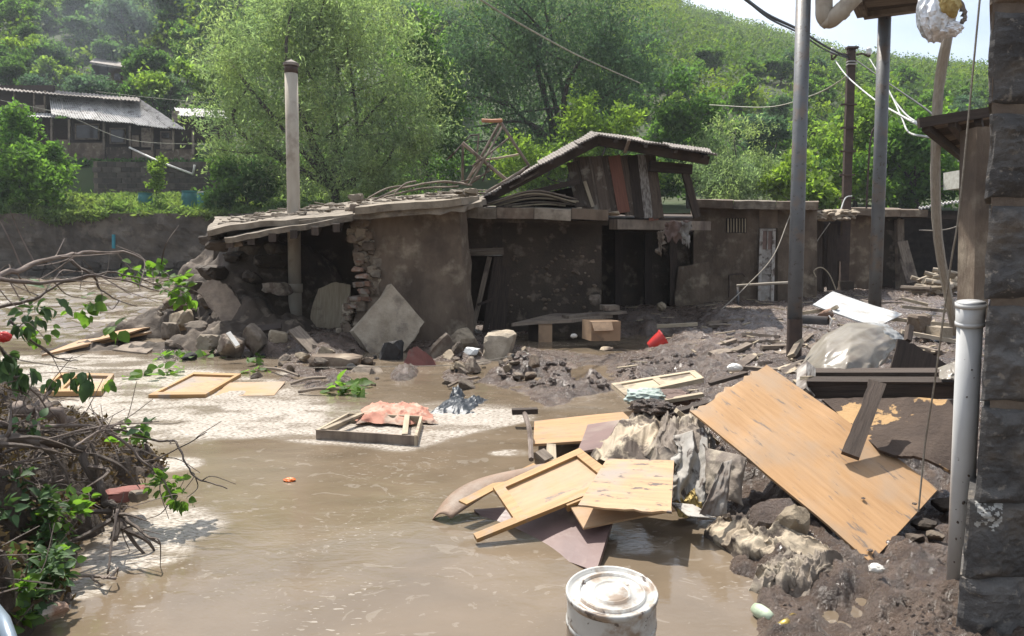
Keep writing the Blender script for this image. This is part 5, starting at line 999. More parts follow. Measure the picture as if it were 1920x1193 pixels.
# white board, plastic sheet, log
tag(panel([W(1524, 570, 11.4), W(1562, 546, 12.4), W(1692, 590, 11.6), W(1646, 612, 10.7)], .018, 8, 6, .03, '', 2).build('white_board', m_white), 'white laminated board lying tilted on debris between the grey columns', 'board')
ty_ = thing('bent_sheet', 'bent strip of black rubber sheet beside the foot of the grey column', 'rubber sheet', W(1530, 612, 10.9))
v = []; nn = 18
for i in range(nn):
    t = math.pi * (-.1 + 1.15 * i / (nn - 1))
    for s in (0, 1): v.append(W(1503 + 50 * s, 604, 10.9 + .1 * s) + V3(.06 * math.cos(t), .1 * math.cos(t), .1 * math.sin(t)) + V3(0, 0, -.02 * s))
mb = MB().add(v, [[2 * i, 2 * i + 1, 2 * i + 3, 2 * i + 2] for i in range(nn - 1)]); mb.build('curled_strip', m_tyre, ty_, smooth=True); tube([W(1556, 612, 10.9), W(1560, 600, 10.9), W(1554, 592, 10.95)], .012, 6).build('white_edge', m_whitepl, ty_)
tag(rock(W(1548, 591, 11.1), (.26, .3, .2), 9, rz=.5).build('rusty_lump', m_brick), 'rusty red lump above the bent rubber strip', 'stone')
for i, (x0, y0, x1, y1, Y, w, m_, lab) in enumerate(((1500, 588, 1545, 582, 11.6, .14, m_wood_y, 'pale timber behind the foot of the grey column'), (1530, 600, 1570, 575, 11.5, .1, m_wood_y, 'short pale batten propped by the bent rubber strip'), (1670, 598, 1790, 610, 11.6, .16, m_wood_y, 'long pale plank on the mud beyond the white board'), (1690, 622, 1790, 640, 10.6, .12, m_log, 'pale timber lying near the plastic downpipe socket'), (1700, 648, 1795, 668, 9.8, .1, m_wood, 'grey timber on the mud beside the plastic downpipe'), (1690, 575, 1790, 585, 13, .12, m_log, 'thin pale pole on the mud before the firewood'), (1690, 560, 1740, 572, 14, .16, m_wood_y, 'short pale board on the mud before the firewood'))):
    tag(plank(W(x0, y0, Y), W(x1, y1, Y - .2), w, .05, seed=i + 50, n=2).build('timber_piece', m_), lab, 'timber')
tag(rock(W(1723, 606, 10.8), (.3, .24, .26), 10, boxy=1.3, rz=.4).build('wood_block', m_mortar), 'brown chunk of timber standing on the planks beyond the plastic sheet', 'block')
tag(box(W(1760, 622, 10.6), (.2, .3, .14), rz=.2).build('hollow_block', m_conc_l), 'grey concrete block under the pale timber near the downpipe', 'block')
# firewood
rs_ = np.random.RandomState(14); lg = None
for i in range(46):
    x = rs_.uniform(1730, 1832); y = 548 - abs(rs_.randn()) * 14 - max(0, (x - 1740)) * .12; Y = 21.5 + rs_.uniform(-.8, 1.6); c = W(x, y, Y); L = rs_.uniform(.5, 1.3)
    if lg is None: lg = tube([V3(-.5, 0, 0), V3(0, .01, .01), V3(.5, 0, 0)], [.06, .065, .055], 8, rough=.05).build('firewood_log', m_log, origin=V3(0, 0, 0)); o = lg; tag(o, 'split pale firewood log in the loose pile before the woodshed', 'log', 'firewood logs before the woodshed')
    else: o = copyob(lg)
    o.location = c; o.scale = (L, rs_.uniform(.8, 1.6), rs_.uniform(.8, 1.4)); o.rotation_euler = (rs_.uniform(0, 3), rs_.uniform(-.3, .3), rs_.uniform(-.6, .6) + (1.2 if i % 5 == 0 else 0))
tag(tube([W(1735, 526, 21), W(1822, 540, 20.6)], .07, 8).build('long_log', m_log), 'long pale log lying across the top of the firewood pile', 'log')
tag(tube([W(1690, 540, 21.2), W(1745, 542, 20.6)], .07, 8).build('long_log', m_wood), 'long grey log reaching from the firewood pile to the leaning board', 'log')
# hanging cloth on the loft
def sheetgrid(fn, nu, nv): u, v = np.meshgrid(np.linspace(0, 1, nu), np.linspace(0, 1, nv), indexing='ij'); return fn(u, v), gridf(nu, nv)
def bil(c, u, v): c = [np.asarray(q) for q in c]; u = u[..., None]; v = v[..., None]; return (c[0] * (1 - u) + c[1] * u) * (1 - v) + (c[3] * (1 - u) + c[2] * u) * v
def drape(name, c4, m, lab=None, cat=None, bulge=0, wr=.03, fr_=4, n=(40, 40), seed=0, axis=(0, -1, .4), parent=None, stretch=(1, 1), ragged=.0, folds=0):
    a = V3(*axis)
    def fn(u, v):
        P = bil(c4, u, v); h = bulge * np.sin(math.pi * np.clip(u, 0, 1)) ** .7 * np.sin(math.pi * (v * .85 + .08)) + wr * (ridg(u * fr_ * stretch[0] + seed, v * fr_ * stretch[1], 4, seed) - .5) * 2
        if folds: h = h + wr * np.sin(u * folds * 6.28 + 2 * fbm(v * 2, u * 2, 2, seed) * 3)
        P = P + a * h[..., None]
        if ragged: P = P + V3(0, 0, 1) * ((fbm(u * 9 + seed, v * 0, 3, seed) - .5) * ragged * v)[..., None] + V3(1, 0, 0) * ((fbm(v * 9 + seed, u * 0, 3, seed + 4) - .5) * ragged * (np.abs(u - .5) > .4))[..., None]
        return P
    P, f = sheetgrid(fn, *n); o = npmesh(name, P.reshape(-1, 3), f, m, parent=parent, smooth=True, origin=None if parent else P.reshape(-1, 3).mean(0))
    o.modifiers.new('thickness', 'SOLIDIFY').thickness = .004
    if lab: tag(o, lab, cat)
    return o
drape('hanging_rag', [W(1248, 416, 15.2), W(1290, 416, 15.4), W(1288, 450, 15.4), W(1246, 452, 15.2)], m_rag, 'brown rag hanging over the beam end under the loft', 'rag', 0, .05, 3, (20, 20), 3, ragged=.25, folds=2)
drape('hanging_rag', [W(1276, 416, 15.1), W(1296, 418, 15.1), W(1290, 462, 15.1), W(1278, 456, 15.1)], m_curtain, 'pale torn rag tip hanging beside the brown rag', 'rag', 0, .04, 3, (16, 16), 5, ragged=.2, folds=1)
drape('hanging_rag', [W(1230, 436, 15.1), W(1243, 432, 15.1), W(1242, 470, 15.1), W(1236, 478, 15.1)], m_wood, 'shredded grey fibres dangling below the loft corner', 'rag', 0, .04, 3, (14, 14), 7, ragged=.3, folds=3)
tag(rock(W(1150, 400, 15), (.3, .3, .1), 14).build('loose_stone', m_stone_p), 'pale crumbled stone on the slab edge below the loft planks', 'stone')

# ================================================================== DEBRIS HEAP AROUND THE BIG PLYWOOD
pA, pB, pC, pD = para((1635, 1050), (1290, 765), (1427, 680), (1762, 910), 4.1)
tag(panel([pB, pA, pD, pC], .015, 26, 20, .025, 'dddd', 11, (-.3, -.5, 1), fold=.06).build('plywood_sheet', m_ply), 'big orange plywood sheet tilted on the debris heap with a splintered upper end', 'plywood sheet')
for i, (x, y, r) in enumerate(((1716, 944, .014), (1632, 1032, .02), (1619, 934, .013))):
    n_ = nrm(np.cross(pA - pB, pC - pB)); n_ = n_ if n_[2] > 0 else -n_; r0 = ray(x, y); t = np.dot(pA - CAM, n_) / np.dot(r0, n_); c = CAM + r0 * t - n_ * .004
    tag(rock(c, (r * 2, r * 2, r), 40 + i, sub=2).build('mud_clod', m_mud), ('dark mud spot near the side edge of the big plywood', 'mud clod stuck at the bottom corner of the big plywood', 'small clod in the middle of the big plywood')[i], 'mud clod')
n_ = nrm(np.cross(pA - pB, pC - pB)); n_ = n_ if n_[2] > 0 else -n_
def onply(x, y, off=.02): r0 = ray(x, y); return CAM + r0 * (np.dot(pA - CAM, n_) / np.dot(r0, n_)) + n_ * off
tag(plank(onply(1587, 868, .05), W(1645, 712, 5.25), .125, .035, n_, seed=3, n=8, warp=.015, torn='abd').build('rotten_strip', m_wood_d), 'rotten dark plank strip lying across the edge of the big plywood', 'plank')
tab = thing('bed_frame', 'dark heavy wooden frame buried in mud behind the big plywood', 'frame', W(1640, 750, 5.8))
plank(W(1515, 716, 5.9), W(1800, 718, 5.4), .1, .05, (0, -.3, 1), seed=1, n=4).build('top_rail', m_wood_d, tab)
panel([W(1520, 722, 5.85), W(1800, 724, 5.35), W(1800, 748, 5.35), W(1520, 748, 5.85)], .05, 8, 2, .01, '', 3, (0, -1, 0)).build('front_rail', m_wood_d, tab)
plank(W(1512, 690, 6.2), W(1510, 742, 5.85), .1, .1, (0, -1, 0)).build('corner_post', m_wood_w, tab); plank(W(1505, 700, 6.4), W(1800, 700, 6.0), .25, .05, seed=4).build('shelf_board', m_wood_d, tab)
panel([W(1500, 706, 6.0), W(1516, 706, 5.9), W(1516, 738, 5.9), W(1500, 734, 6)], .05, up=(0, -1, 0)).build('end_board', m_wood_y, tab)
tag(panel([W(1540, 748, 5.75), W(1795, 744, 5.3), W(1790, 880, 4.75), W(1650, 838, 4.95)], .02, 20, 12, .06, 'ac', 8, (0, -.5, 1)).build('mud_covered_board', M('mud_coated_board', (.085, .063, .05), (.06, .045, .037), scale=4, rough=.85, bump=.8, c3=(.4, .255, .125), s3=1.9, t3=(.53, .545), spec=.15)), 'mud-coated board with bare orange patches beside the big plywood', 'board')
slabpoly('brown_board', 'dark brown triangular board standing behind the plastic sheet', 'board', [(1668, 705), (1684, 634), (1712, 645), (1786, 690), (1780, 706)], 6.6, .03, m_wood_d, 6, .35, .004)
tag(plank(W(1706, 612, 6.9), W(1702, 640, 6.8), .05, .05, (0, -1, 0)).build('stub', m_wood_d), 'short dark stub of wood standing behind the plastic sheet', 'stub')
# plastic sheet over rubbish
def poly_sheet():
    P = [(1500, 690, 7.0), (1520, 655, 7.1), (1545, 628, 7.3), (1590, 607, 7.5), (1640, 604, 7.6), (1668, 612, 7.5), (1690, 640, 7.3)]
    B = [(1480, 702, 6.9), (1508, 702, 6.8), (1540, 700, 6.5), (1585, 698, 6.35), (1625, 700, 6.4), (1652, 690, 6.6), (1672, 660, 7.0)]
    T = np.array([W(*p) for p in P]); Bt = np.array([W(*p) for p in B]); tt = np.linspace(0, 6, 90); top = np.stack([np.interp(tt, range(7), T[:, k]) for k in range(3)], 1); bt = np.stack([np.interp(tt, range(7), Bt[:, k]) for k in range(3)], 1)
    v = np.linspace(0, 1, 60); P3 = top[:, None] * (1 - v)[None, :, None] + bt[:, None] * v[None, :, None]; U, Vv = np.meshgrid(tt / 6, v, indexing='ij')
    h = .16 * np.sin(math.pi * Vv) ** .8 * np.sin(math.pi * np.clip(U * 1.0, 0, 1)) + .055 * (ridg(U * 3 + Vv * 2.2, Vv * 1.4 - U, 3, 3) - .5) + .02 * (ridg(U * 9 + Vv * 5, Vv * 4, 3, 8) - .5)
    P3 = P3 + V3(-.1, -.75, .6) * h[..., None]; P3[:, :, 2] += .015 * np.sin(U * 40) * (Vv > .9)
    o = npmesh('plastic_sheet', P3.reshape(-1, 3), gridf(90, 60), m_poly, smooth=True, origin=P3.reshape(-1, 3).mean(0)); o.modifiers.new('thickness', 'SOLIDIFY').thickness = .003
    tag(o, 'dusty translucent plastic sheet draped over rubbish at the foot of the grey column', 'plastic sheet')
poly_sheet()
drape('plastic_corner', [W(1628, 606, 7.45), W(1665, 610, 7.4), W(1702, 642, 7.1), W(1640, 632, 7.15)], m_poly_c, 'clear blown corner of plastic on top of the dusty sheet', 'plastic sheet', .05, .03, 5, (26, 20), 9)
drape('plastic_corner', [W(1758, 690, 5.6), W(1796, 676, 5.5), W(1796, 714, 5.3), W(1762, 712, 5.35)], m_poly, 'dusty plastic scrap wedged beside the plastic downpipe', 'plastic scrap', .04, .03, 4, (18, 18), 12)
tag(rock(W(1565, 688, 6.9), (.5, .5, .26), 17, rz=.3).build('rubbish_lump', m_mud), 'brown lump of rubbish under the dusty plastic sheet', 'lump')
drape('crumpled_cloth', [W(1455, 690, 7.4), W(1515, 672, 7.5), W(1510, 700, 6.9), W(1470, 702, 6.9)], m_cloth, 'crumpled cream cloth spilling from under the plastic sheet', 'cloth', .06, .05, 4, (24, 24), 15)
tag(blobmesh(W(1378, 690, 7.6), (.15, .12, .09), 41, .2).build('white_bag_scrap', m_whitepl), 'small white plastic scrap on the mud above the big plywood', 'plastic scrap')
tag(plank(W(1500, 640, 9.9), W(1484, 668, 9.6), .05, .1, (0, -1, 0)).build('stake', m_wood_y), 'pale stake leaning on the foot of the grey column', 'stake')
# shutter, teal cloth, sticks behind
sh = thing('panelled_door', 'muddy cream panelled door leaf lying flat on the mud edge', 'door', W(1230, 720, 7.4))
s4c = [W(1146, 722, 7.35), W(1302, 697, 7.75), W(1320, 712, 7.3), W(1172, 744, 6.85)]
panel(s4c, .03, 8, 6, .012, '', 21).build('leaf', m_wood_y, sh)
for a, b, c, d in ((0, 1, 0, .16), (0, 1, .84, 1), (0, .08, .16, .84), (.92, 1, .16, .84), (.46, .54, .16, .84)):
    q = [s4c[0] * (1 - u) * (1 - v) + s4c[1] * u * (1 - v) + s4c[2] * u * v + s4c[3] * (1 - u) * v + V3(0, 0, .018) for u, v in ((a, c), (b, c), (b, d), (a, d))]
    panel(q, .02, 4, 2, .004).build('frame_bar', m_wood_y, sh)
for i, (x, y, w_, h_, Y, m_, lab) in enumerate(((1210, 748, .34, .16, 6.3, m_teal, 'pale teal cloth crumpled at the corner of the cream door leaf'), (1222, 765, .32, .14, 6.1, m_mud, 'lump of purple-brown mud beside the teal cloth'), (1255, 745, .4, .12, 6.4, m_rag, 'brown sodden cloth between the cream door leaf and the plywood'))):
    tag(blobmesh(W(x, y, Y), (w_, w_ * .9, h_), 50 + i, .55, 3).build('sodden_cloth', m_), lab, 'cloth' if i != 1 else 'mud lump')
for i, (x0, y0, x1, y1, Y, w, m_, lab) in enumerate(((1190, 762, 1318, 740, 6.2, .07, m_wood_y, 'long pale batten running under the splintered end of the plywood'), (1240, 782, 1330, 755, 6.0, .1, m_wood_d, 'dark batten under the pale batten'), (1330, 720, 1400, 700, 6.8, .08, m_wood_d, 'dark slat on the mud above the plywood'), (1268, 770, 1345, 830, 5.6, .09, m_wood_y, 'pale lath running under the long edge of the big plywood'))):
    tag(plank(W(x0, y0, Y), W(x1, y1, Y), w, .03, seed=70 + i, n=3).build('batten', m_), lab, 'batten')
# long plank, purple boards
tag(panel([G(1000, 832, .16), G(1192, 822, .2), G(1196, 770, .24), G(1002, 790, .16)], .02, 8, 4, .01, '', 31).build('orange_plank', m_ply), 'wide orange board lying flat behind the framed cupboard door', 'board')
tag(panel([G(1082, 848, .2), G(1135, 838, .26), G(1178, 786, .3), G(1102, 796, .22)], .018, 5, 5, .01, '', 32).build('purple_board', m_veneer), 'purple-brown veneered board end between the orange board and the cream cloth', 'board')
tag(tube(spline([W(984, 776, 6.6), W(993, 810, 6.2), W(996, 862, 5.75)], 5), .022, 6, rough=.08).build('upright_stick', m_branch), 'grey stick standing in the water at the end of the orange board', 'stick')
tag(plank(W(1033, 838, 5.9), W(1034, 868, 5.7), .07, .06, (0, -1, 0)).build('short_post', m_wood_y), 'short pale post under the orange board', 'post')
tag(plank(W(1012, 850, 5.8), W(1030, 866, 5.7), .08, .06, (0, -.5, 1)).build('grey_stub', m_wood), 'grey wooden stub beside the short pale post', 'stub')
tag(plank(W(958, 772, 7.4), W(1014, 770, 7.4), .09, .05, n=3, seed=3, torn='bd').build('dark_driftwood', m_wood_d), 'dark driftwood sliver floating beyond the grey stick', 'driftwood')
tag(panel([G(888, 955, .02), G(1160, 935, .16), G(1118, 1072, .02), G(950, 1010, -.05)], .03, 8, 8, .01, '', 33).build('table_top', m_veneer), 'purple-brown table top half sunk under the framed cupboard door', 'table top')
# curved veneer
def curl():
    c4 = [G(806, 980, -.02), G(1000, 872, .24), G(1030, 868, .25), G(845, 972, .04)]
    u, v = np.meshgrid(np.linspace(0, 1, 30), np.linspace(0, 1, 10), indexing='ij'); P = bil(c4, u, v)
    P[..., 2] += .06 * np.sin(math.pi * u) ** 1.2 * (1 - v * .6) + .05 * (1 - u) * np.sin(v * 3.1); P[..., 0] -= .12 * np.sin(math.pi * np.clip(u * 1.1, 0, 1)) * (1 - v)
    o = npmesh('curled_veneer', P.reshape(-1, 3), gridf(30, 10), m_bent, smooth=True, origin=P.reshape(-1, 3).mean(0)); o.modifiers.new('thickness', 'SOLIDIFY').thickness = .008
    tag(o, 'curled brown veneer sheet rising out of the water beside the framed cupboard door', 'veneer sheet')
curl()
tag(panel([W(860, 938, 4.75), W(1000, 868, 5.35), W(1010, 874, 5.3), W(875, 945, 4.7)], .012, 6, 2, .004).build('pale_lath', m_frame), 'narrow pale board edge lying along the curled veneer', 'board')
# framed cupboard door
cd_ = thing('cupboard_door', 'orange framed cupboard door lying on the pile at the water edge', 'door', G(1030, 960, .1))
dA, dB, dC, dD = G(970, 985, .09), G(1167, 906, .27), G(1087, 845, .34), G(925, 918, .2)
dn_ = nrm(np.cross(dB - dA, dD - dA)); dn_ = dn_ if dn_[2] > 0 else -dn_
def dp_(u, v, o=0): return (dA * (1 - u) + dB * u) * (1 - v) + (dD * (1 - u) + dC * u) * v + dn_ * o
panel([dp_(.02, .04), dp_(.98, .04), dp_(.98, .96), dp_(.02, .96)], .012, 6, 4, .002, '', 4, dn_).build('inner_panel', m_ply, cd_)
for a, b, c, d in ((0, 1, 0, .13), (0, 1, .87, 1), (.9, 1, .13, .87), (.0, .1, .13, .87)):
    panel([dp_(a, c, .022), dp_(b, c, .022), dp_(b, d, .022), dp_(a, d, .022)], .03, 6, 1, .002, '', 5, dn_).build('frame_bar', m_frame, cd_)
plank(dp_(-.36, .065, .007), dp_(.01, .065, .007), .055, .03, dn_, n=3).build('frame_bar', m_frame, cd_); plank(dp_(.45, -.01, -.01), dp_(.8, -.01, -.01), .03, .05, dn_).build('hinge_rail', m_frame, cd_)
tag(panel([G(1082, 952, .24), G(1258, 966, .26), G(1264, 864, .36), G(1138, 860, .33)], .012, 10, 10, .02, 'aa', 35).build('plywood_square', m_ply_m), 'mud-smeared plywood square lying over the table top', 'plywood sheet')
tag(panel([G(1094, 990, .13), G(1268, 956, .16), G(1240, 925, .2), G(1070, 950, .17)], .012, 8, 3, .01, 'b', 36).build('plywood_strip', m_ply), 'clean plywood corner poking out below the mud-smeared square', 'plywood sheet')
# cloth heaps
def clothheap(name, px, Y0, lab, m, cat='cloth', h=.3, seed=0, n=120, amp=.06, base=-.02, fr_=3.5, tz=None):
    """crumpled heap over a quad of ground (picture corners near-left, near-right, far-right, far-left with heights)"""
    c = [G(*p) for p in px]; u, v = np.meshgrid(np.linspace(0, 1, n), np.linspace(0, 1, n), indexing='ij'); P = bil(c, u, v)
    e = np.clip(1 - np.maximum(np.abs(2 * u - 1), np.abs(2 * v - 1)) ** 3, 0, 1); r = (fbm(u * 3 + seed, v * 3, 3, seed)); wv = fbm(u * 2 + seed, v * 2, 2, seed + 7) * 1.6
    fold = ridg(u * fr_ + wv + seed, v * fr_ * .55 + wv, 2, seed) ** 1.6 * .75 + ridg(u * fr_ * 2.6 - wv * 1.4, v * fr_ * 1.3 + wv * 2 + seed, 3, seed + 3) ** 2 * .5 - .1
    P[..., 2] += e * h * (.45 + .9 * r) + (fold - .5) * amp * 2 * (e > 0.02) * np.clip(e * 2, 0, 1) - (1 - e) * .04
    P[..., 0] += (fbm(v * 5 + seed, u * 2, 3, seed + 1) - .5) * .22 * (1 - e * .5); P[..., 1] += (fbm(u * 5 + seed, v * 2, 3, seed + 2) - .5) * .22 * (1 - e * .5) + (fold - .5) * .04
    return tag(npmesh(name, P.reshape(-1, 3), gridf(n, n), m, smooth=True, origin=P.reshape(-1, 3).mean(0)), lab, cat)
clothheap('cloth_heap', [(1110, 850, .24), (1262, 872, .28), (1300, 776, .36), (1180, 782, .26)], 0, 'heap of crumpled cream cloth soaked with mud behind the plywood square', m_cloth, h=.12, seed=3, amp=.055, fr_=4)
clothheap('cloth_heap', [(1225, 862, .3), (1330, 840, .42), (1330, 785, .46), (1225, 790, .36)], 0, 'muddy folded cloth wedged under the long edge of the big plywood', m_cloth_d, h=.12, seed=8, amp=.06, fr_=4)
tag(panel([W(1215, 842, 5.5), W(1318, 816, 5.4), W(1330, 838, 5.0), W(1268, 800, 5.7)], .01, 6, 4, .03, 'abc', 40).build('torn_cardboard', m_cloth), 'stiff torn cloth flap on the muddy cloth under the plywood', 'cloth flap')
drape('hanging_curtain', [W(1268, 815, 5.25), W(1335, 800, 5.3), W(1340, 950, 4.85), W(1255, 945, 4.8)], m_curtain, 'spotted brown curtain hanging off the debris between plywood square and big sheet', 'curtain', .05, .045, 3, (50, 50), 17, folds=2.5, ragged=.12)
drape('hanging_curtain', [W(1322, 838, 5.0), W(1398, 860, 4.75), W(1392, 950, 4.6), W(1322, 925, 4.8)], m_cloth_d, 'brown curtain fold bunched under the big plywood', 'curtain', .1, .03, 2, (40, 40), 19, folds=1.2)
drape('cloth_strip', [W(1352, 868, 4.62), W(1372, 862, 4.6), W(1362, 965, 4.45), W(1306, 978, 4.4)], m_curtain, 'pale patterned cloth strip trailing down to the water below the big plywood', 'cloth', .03, .02, 3, (30, 40), 23, folds=.8)
drape('cloth_strip', [W(1255, 942, 4.7), W(1300, 946, 4.65), W(1345, 972, 4.4), W(1290, 968, 4.42)], m_curtain, 'pale cloth hem trailing at the water edge under the curtain', 'cloth', .03, .02, 4, (30, 20), 27)
clothheap('yellow_rag', [(1278, 960, .1), (1318, 956, .1), (1320, 934, .14), (1285, 934, .14)], 0, 'crumpled yellowish rag tucked at the foot of the spotted curtain', m_wool, 'rag', h=.06, seed=12, n=30, amp=.03)
clothheap('soaked_rags', [(1315, 1000, .02), (1450, 1070, .04), (1580, 1040, .12), (1370, 955, .1)], 0, 'long twist of muddy cream rags washed up below the big plywood', m_cloth, 'rags', h=.1, seed=21, n=150, amp=.05, fr_=5)
clothheap('soaked_rags', [(1400, 1100, .02), (1520, 1120, .06), (1590, 1040, .12), (1420, 1040, .06)], 0, 'mud-black rags between the twisted cream rags and the mud', m_cloth_d, 'rags', h=.08, seed=27, n=150, amp=.05, fr_=5)
tag(rock(G(1490, 980, .2), (.22, .2, .2), 71).build('plaster_chunk', m_stone_p), 'pale grey plaster chunk under the lower edge of the big plywood', 'stone')
tag(rock(G(1440, 965, .18), (.3, .3, .2), 72).build('mud_lump', m_mud), 'dark mud lump beside the trailing cloth strip', 'mud lump')
for i, (x, y, s, z) in enumerate(((1735, 985, .16, .08), (1775, 945, .2, .1), (1715, 1010, .12, .06), (1755, 1005, .12, .06))): tag(rock(G(x, y, z), (s, s, s * .6), 74 + i, rz=i).build('mud_block', m_conc_d), 'dark muddy block in the shade under the corner of the big plywood', 'block', 'blocks in the shade under the plywood')
tag(blobmesh(G(1643, 1066, .17), (.075, .06, .045), 61, .25).build('white_lump', m_whitepl), 'small white lump on the mud below the plywood corner', 'lump')
bt = thing('green_bottle', 'pale green crushed plastic bottle at the water edge', 'bottle', G(1430, 1150, .03)); g0 = G(1415, 1140, .03); g1 = G(1448, 1160, .03)
tube([g0, g0 * .7 + g1 * .3, g0 * .3 + g1 * .7, g1], [.022, .034, .03, .02], 12, rough=.08).build('body', m_greenpl, bt, smooth=True); tube([g1, g1 + (g1 - g0) * .2], .01, 8).build('neck', m_greenpl, bt)
cn = thing('tin_can', 'dented yellow and silver tin lying in the mud near the bottom edge', 'can', G(1480, 1172, .03)); g0 = G(1462, 1180, .03); g1 = G(1490, 1160, .04)
tube([g0, g1], .026, 14).build('body', m_can, cn, smooth=True); tube([g0, g0 + (g0 - g1) * .06], .028, 14).build('rim', m_cable_w, cn)
# bucket
bkt = thing('upturned_bucket', 'muddy white upturned bucket standing in the brown water', 'bucket', V3(0, 0, 0))
cb = W(1147, 1106, 2.72); bkt.location = cb - V3(0, 0, .5); ax = nrm(V3(-.01, -.13, 1)); rb = .166
def ring(zs, rs, n=48):
    e1 = nrm(np.cross(ax, V3(0, 1, 0))); e2 = np.cross(ax, e1); v = [cb + ax * z + (e1 * math.cos(t) + e2 * math.sin(t)) * r for z, r in zip(zs, rs) for t in np.linspace(0, 2 * math.pi, n + 1)[:-1]]
    f = [[i * n + k, i * n + (k + 1) % n, (i + 1) * n + (k + 1) % n, (i + 1) * n + k] for i in range(len(zs) - 1) for k in range(n)]; return MB().add(v, f)
def cap(z, r, n=48): m_ = ring([z, z], [r, .0005], n); return m_
ring([-.6, -.25, -.05, -.022], [rb * 1.02, rb * 1.0, rb * .985, rb * .98]).build('body', m_bucket, bkt, smooth=True)
ring([-.03, -.02, -.006, 0, -.003, -.014, -.014, -.004, -.004, -.013, -.013, -.013, -.005, -.005, -.013, -.009, -.009, -.009], [x * rb for x in (.98, 1.015, 1.02, 1.0, .96, .93, .75, .74, .71, .70, .68, .44, .42, .39, .37, .35, .2, .002)]).build('ribbed_base', m_bucket, bkt, smooth=True)
ring([-.135, -.13, -.12, -.115], [x * rb for x in (.99, 1.012, 1.012, .99)]).build('hoop', m_bucket, bkt, smooth=True)
rs_ = np.random.RandomState(6)
mbs = MB()
for i in range(16):
    t = rs_.uniform(3.6, 6.0); z = -rs_.uniform(.03, .18); e1 = nrm(np.cross(ax, V3(0, 1, 0))); e2 = np.cross(ax, e1); rock(cb + ax * z + (e1 * math.cos(t) + e2 * math.sin(t)) * rb * .99, V3(.014, .014, .02) * rs_.uniform(.5, 1.6), 800 + i, sub=2, mb=mbs)
tag(mbs.build('mud_splashes', m_mud, bkt), kind='stuff')

# ================================================================== FLOATING THINGS ON THE FLOOD
ft = thing('window_frame', 'orange wooden window frame floating in the shallow flood', 'window frame', G(365, 722, 0))
q = [G(278, 742, .03), G(385, 741, .03), G(452, 702, .04), G(364, 699, .04)]
bq = lambda u, v, o=0: (q[0] * (1 - u) + q[1] * u) * (1 - v) + (q[3] * (1 - u) + q[2] * u) * v + V3(0, 0, o)
panel([bq(.05, .05, -.02), bq(.95, .05, -.02), bq(.95, .95, -.02), bq(.05, .95, -.02)], .01, 3, 3).build('muddy_pane', m_ply_m, ft)
for a, b, c, d in ((0, 1, 0, .1), (0, 1, .9, 1), (0, .07, .1, .9), (.93, 1, .1, .9)): panel([bq(a, c, .01), bq(b, c, .01), bq(b, d, .01), bq(a, d, .01)], .05, 2, 1).build('frame_bar', m_frame, ft)
tag(panel([G(402, 742, .0), G(514, 741, .0), G(535, 716, .03), G(428, 717, .02)], .02, 4, 3, .01, '', 2).build('orange_board', m_ply), 'flat orange board floating next to the orange window frame', 'board')
lt = thing('sunk_frame', 'low orange frame half sunk behind the hanging leaves', 'frame', G(140, 725, 0)); q = [G(68, 736, .06), G(190, 735, .06), G(214, 702, .06), G(112, 700, .06)]
panel([bq(.05, .1, -.03), bq(.95, .1, -.03), bq(.95, .9, -.03), bq(.05, .9, -.03)], .01).build('panel_board', m_ply_m, lt)
for a, b, c, d in ((0, 1, 0, .14), (0, 1, .86, 1), (0, .07, .14, .86), (.93, 1, .14, .86), (.3, .36, .14, .86)): panel([bq(a, c, .01), bq(b, c, .01), bq(b, d, .01), bq(a, d, .01)], .06).build('frame_bar', m_frame, lt)
tag(panel([G(78, 664, .06), G(200, 640, .1), G(285, 620, .2), G(150, 638, .14)], .04, 8, 4, .02, 'b', 5).build('long_board', m_ply), 'long orange board washed up at the river edge', 'board')
tag(panel([G(170, 640, .15), G(240, 626, .22), G(284, 612, .26), G(222, 612, .24)], .03, 6, 3, .03, 'bc', 6).build('curved_board', m_ply), 'orange curved board on top of the long washed-up board', 'board')
tag(panel([G(210, 655, .03), G(275, 662, .03), G(302, 642, .06), G(245, 640, .06)], .05, 4, 3, .01, 'ab', 7).build('grey_slab', m_wood), 'flat grey panel lying at the waterline beside the orange boards', 'panel')
cr = thing('wooden_crate_frame', 'shallow wooden drawer frame floating in the foam with salmon cloth in it', 'drawer', G(690, 800, 0))
q = [G(592, 806, .09), G(782, 818, .09), G(792, 780, .09), G(652, 774, .1)]
for (a, b) in ((0, 1), (1, 2), (2, 3), (3, 0)):
    A, B = q[a], q[b]; inn = nrm(np.cross(V3(0, 0, 1), B - A)); panel([A + inn * .0, B, B + inn * .025, A + inn * .025], .14).build('side_board', m_wood if a == 0 else m_wood_y, cr)
panel([p - V3(0, 0, .12) for p in q], .01).build('bottom_board', m_wood, cr)
for t in (.12, .88): plank(bq(t - .05 if t < .5 else t, .02, .0), bq(t + .08 if t < .5 else t - .08, .98, .0), .05, .02).build('cross_bar', m_wood_y, cr)
clothheap('salmon_cloth', [(668, 786, .08), (820, 788, .05), (800, 757, .06), (690, 758, .08)], 0, 'crumpled salmon pink cloth lying in the floating drawer', m_pink, h=.06, seed=31, n=110, amp=.035, fr_=4)
clothheap('black_bag', [(800, 778, .01), (895, 776, .01), (915, 744, .02), (845, 746, .02)], 0, 'shredded black plastic bag floating beside the salmon cloth', m_bag, 'plastic bag', h=.05, seed=37, n=60, amp=.035, fr_=5)
clothheap('black_bag', [(845, 752, .01), (870, 752, .01), (868, 738, .02), (848, 738, .02)], 0, 'small black plastic tatter standing up behind the black bag', m_bag, 'plastic bag', h=.1, seed=39, n=24, amp=.06)
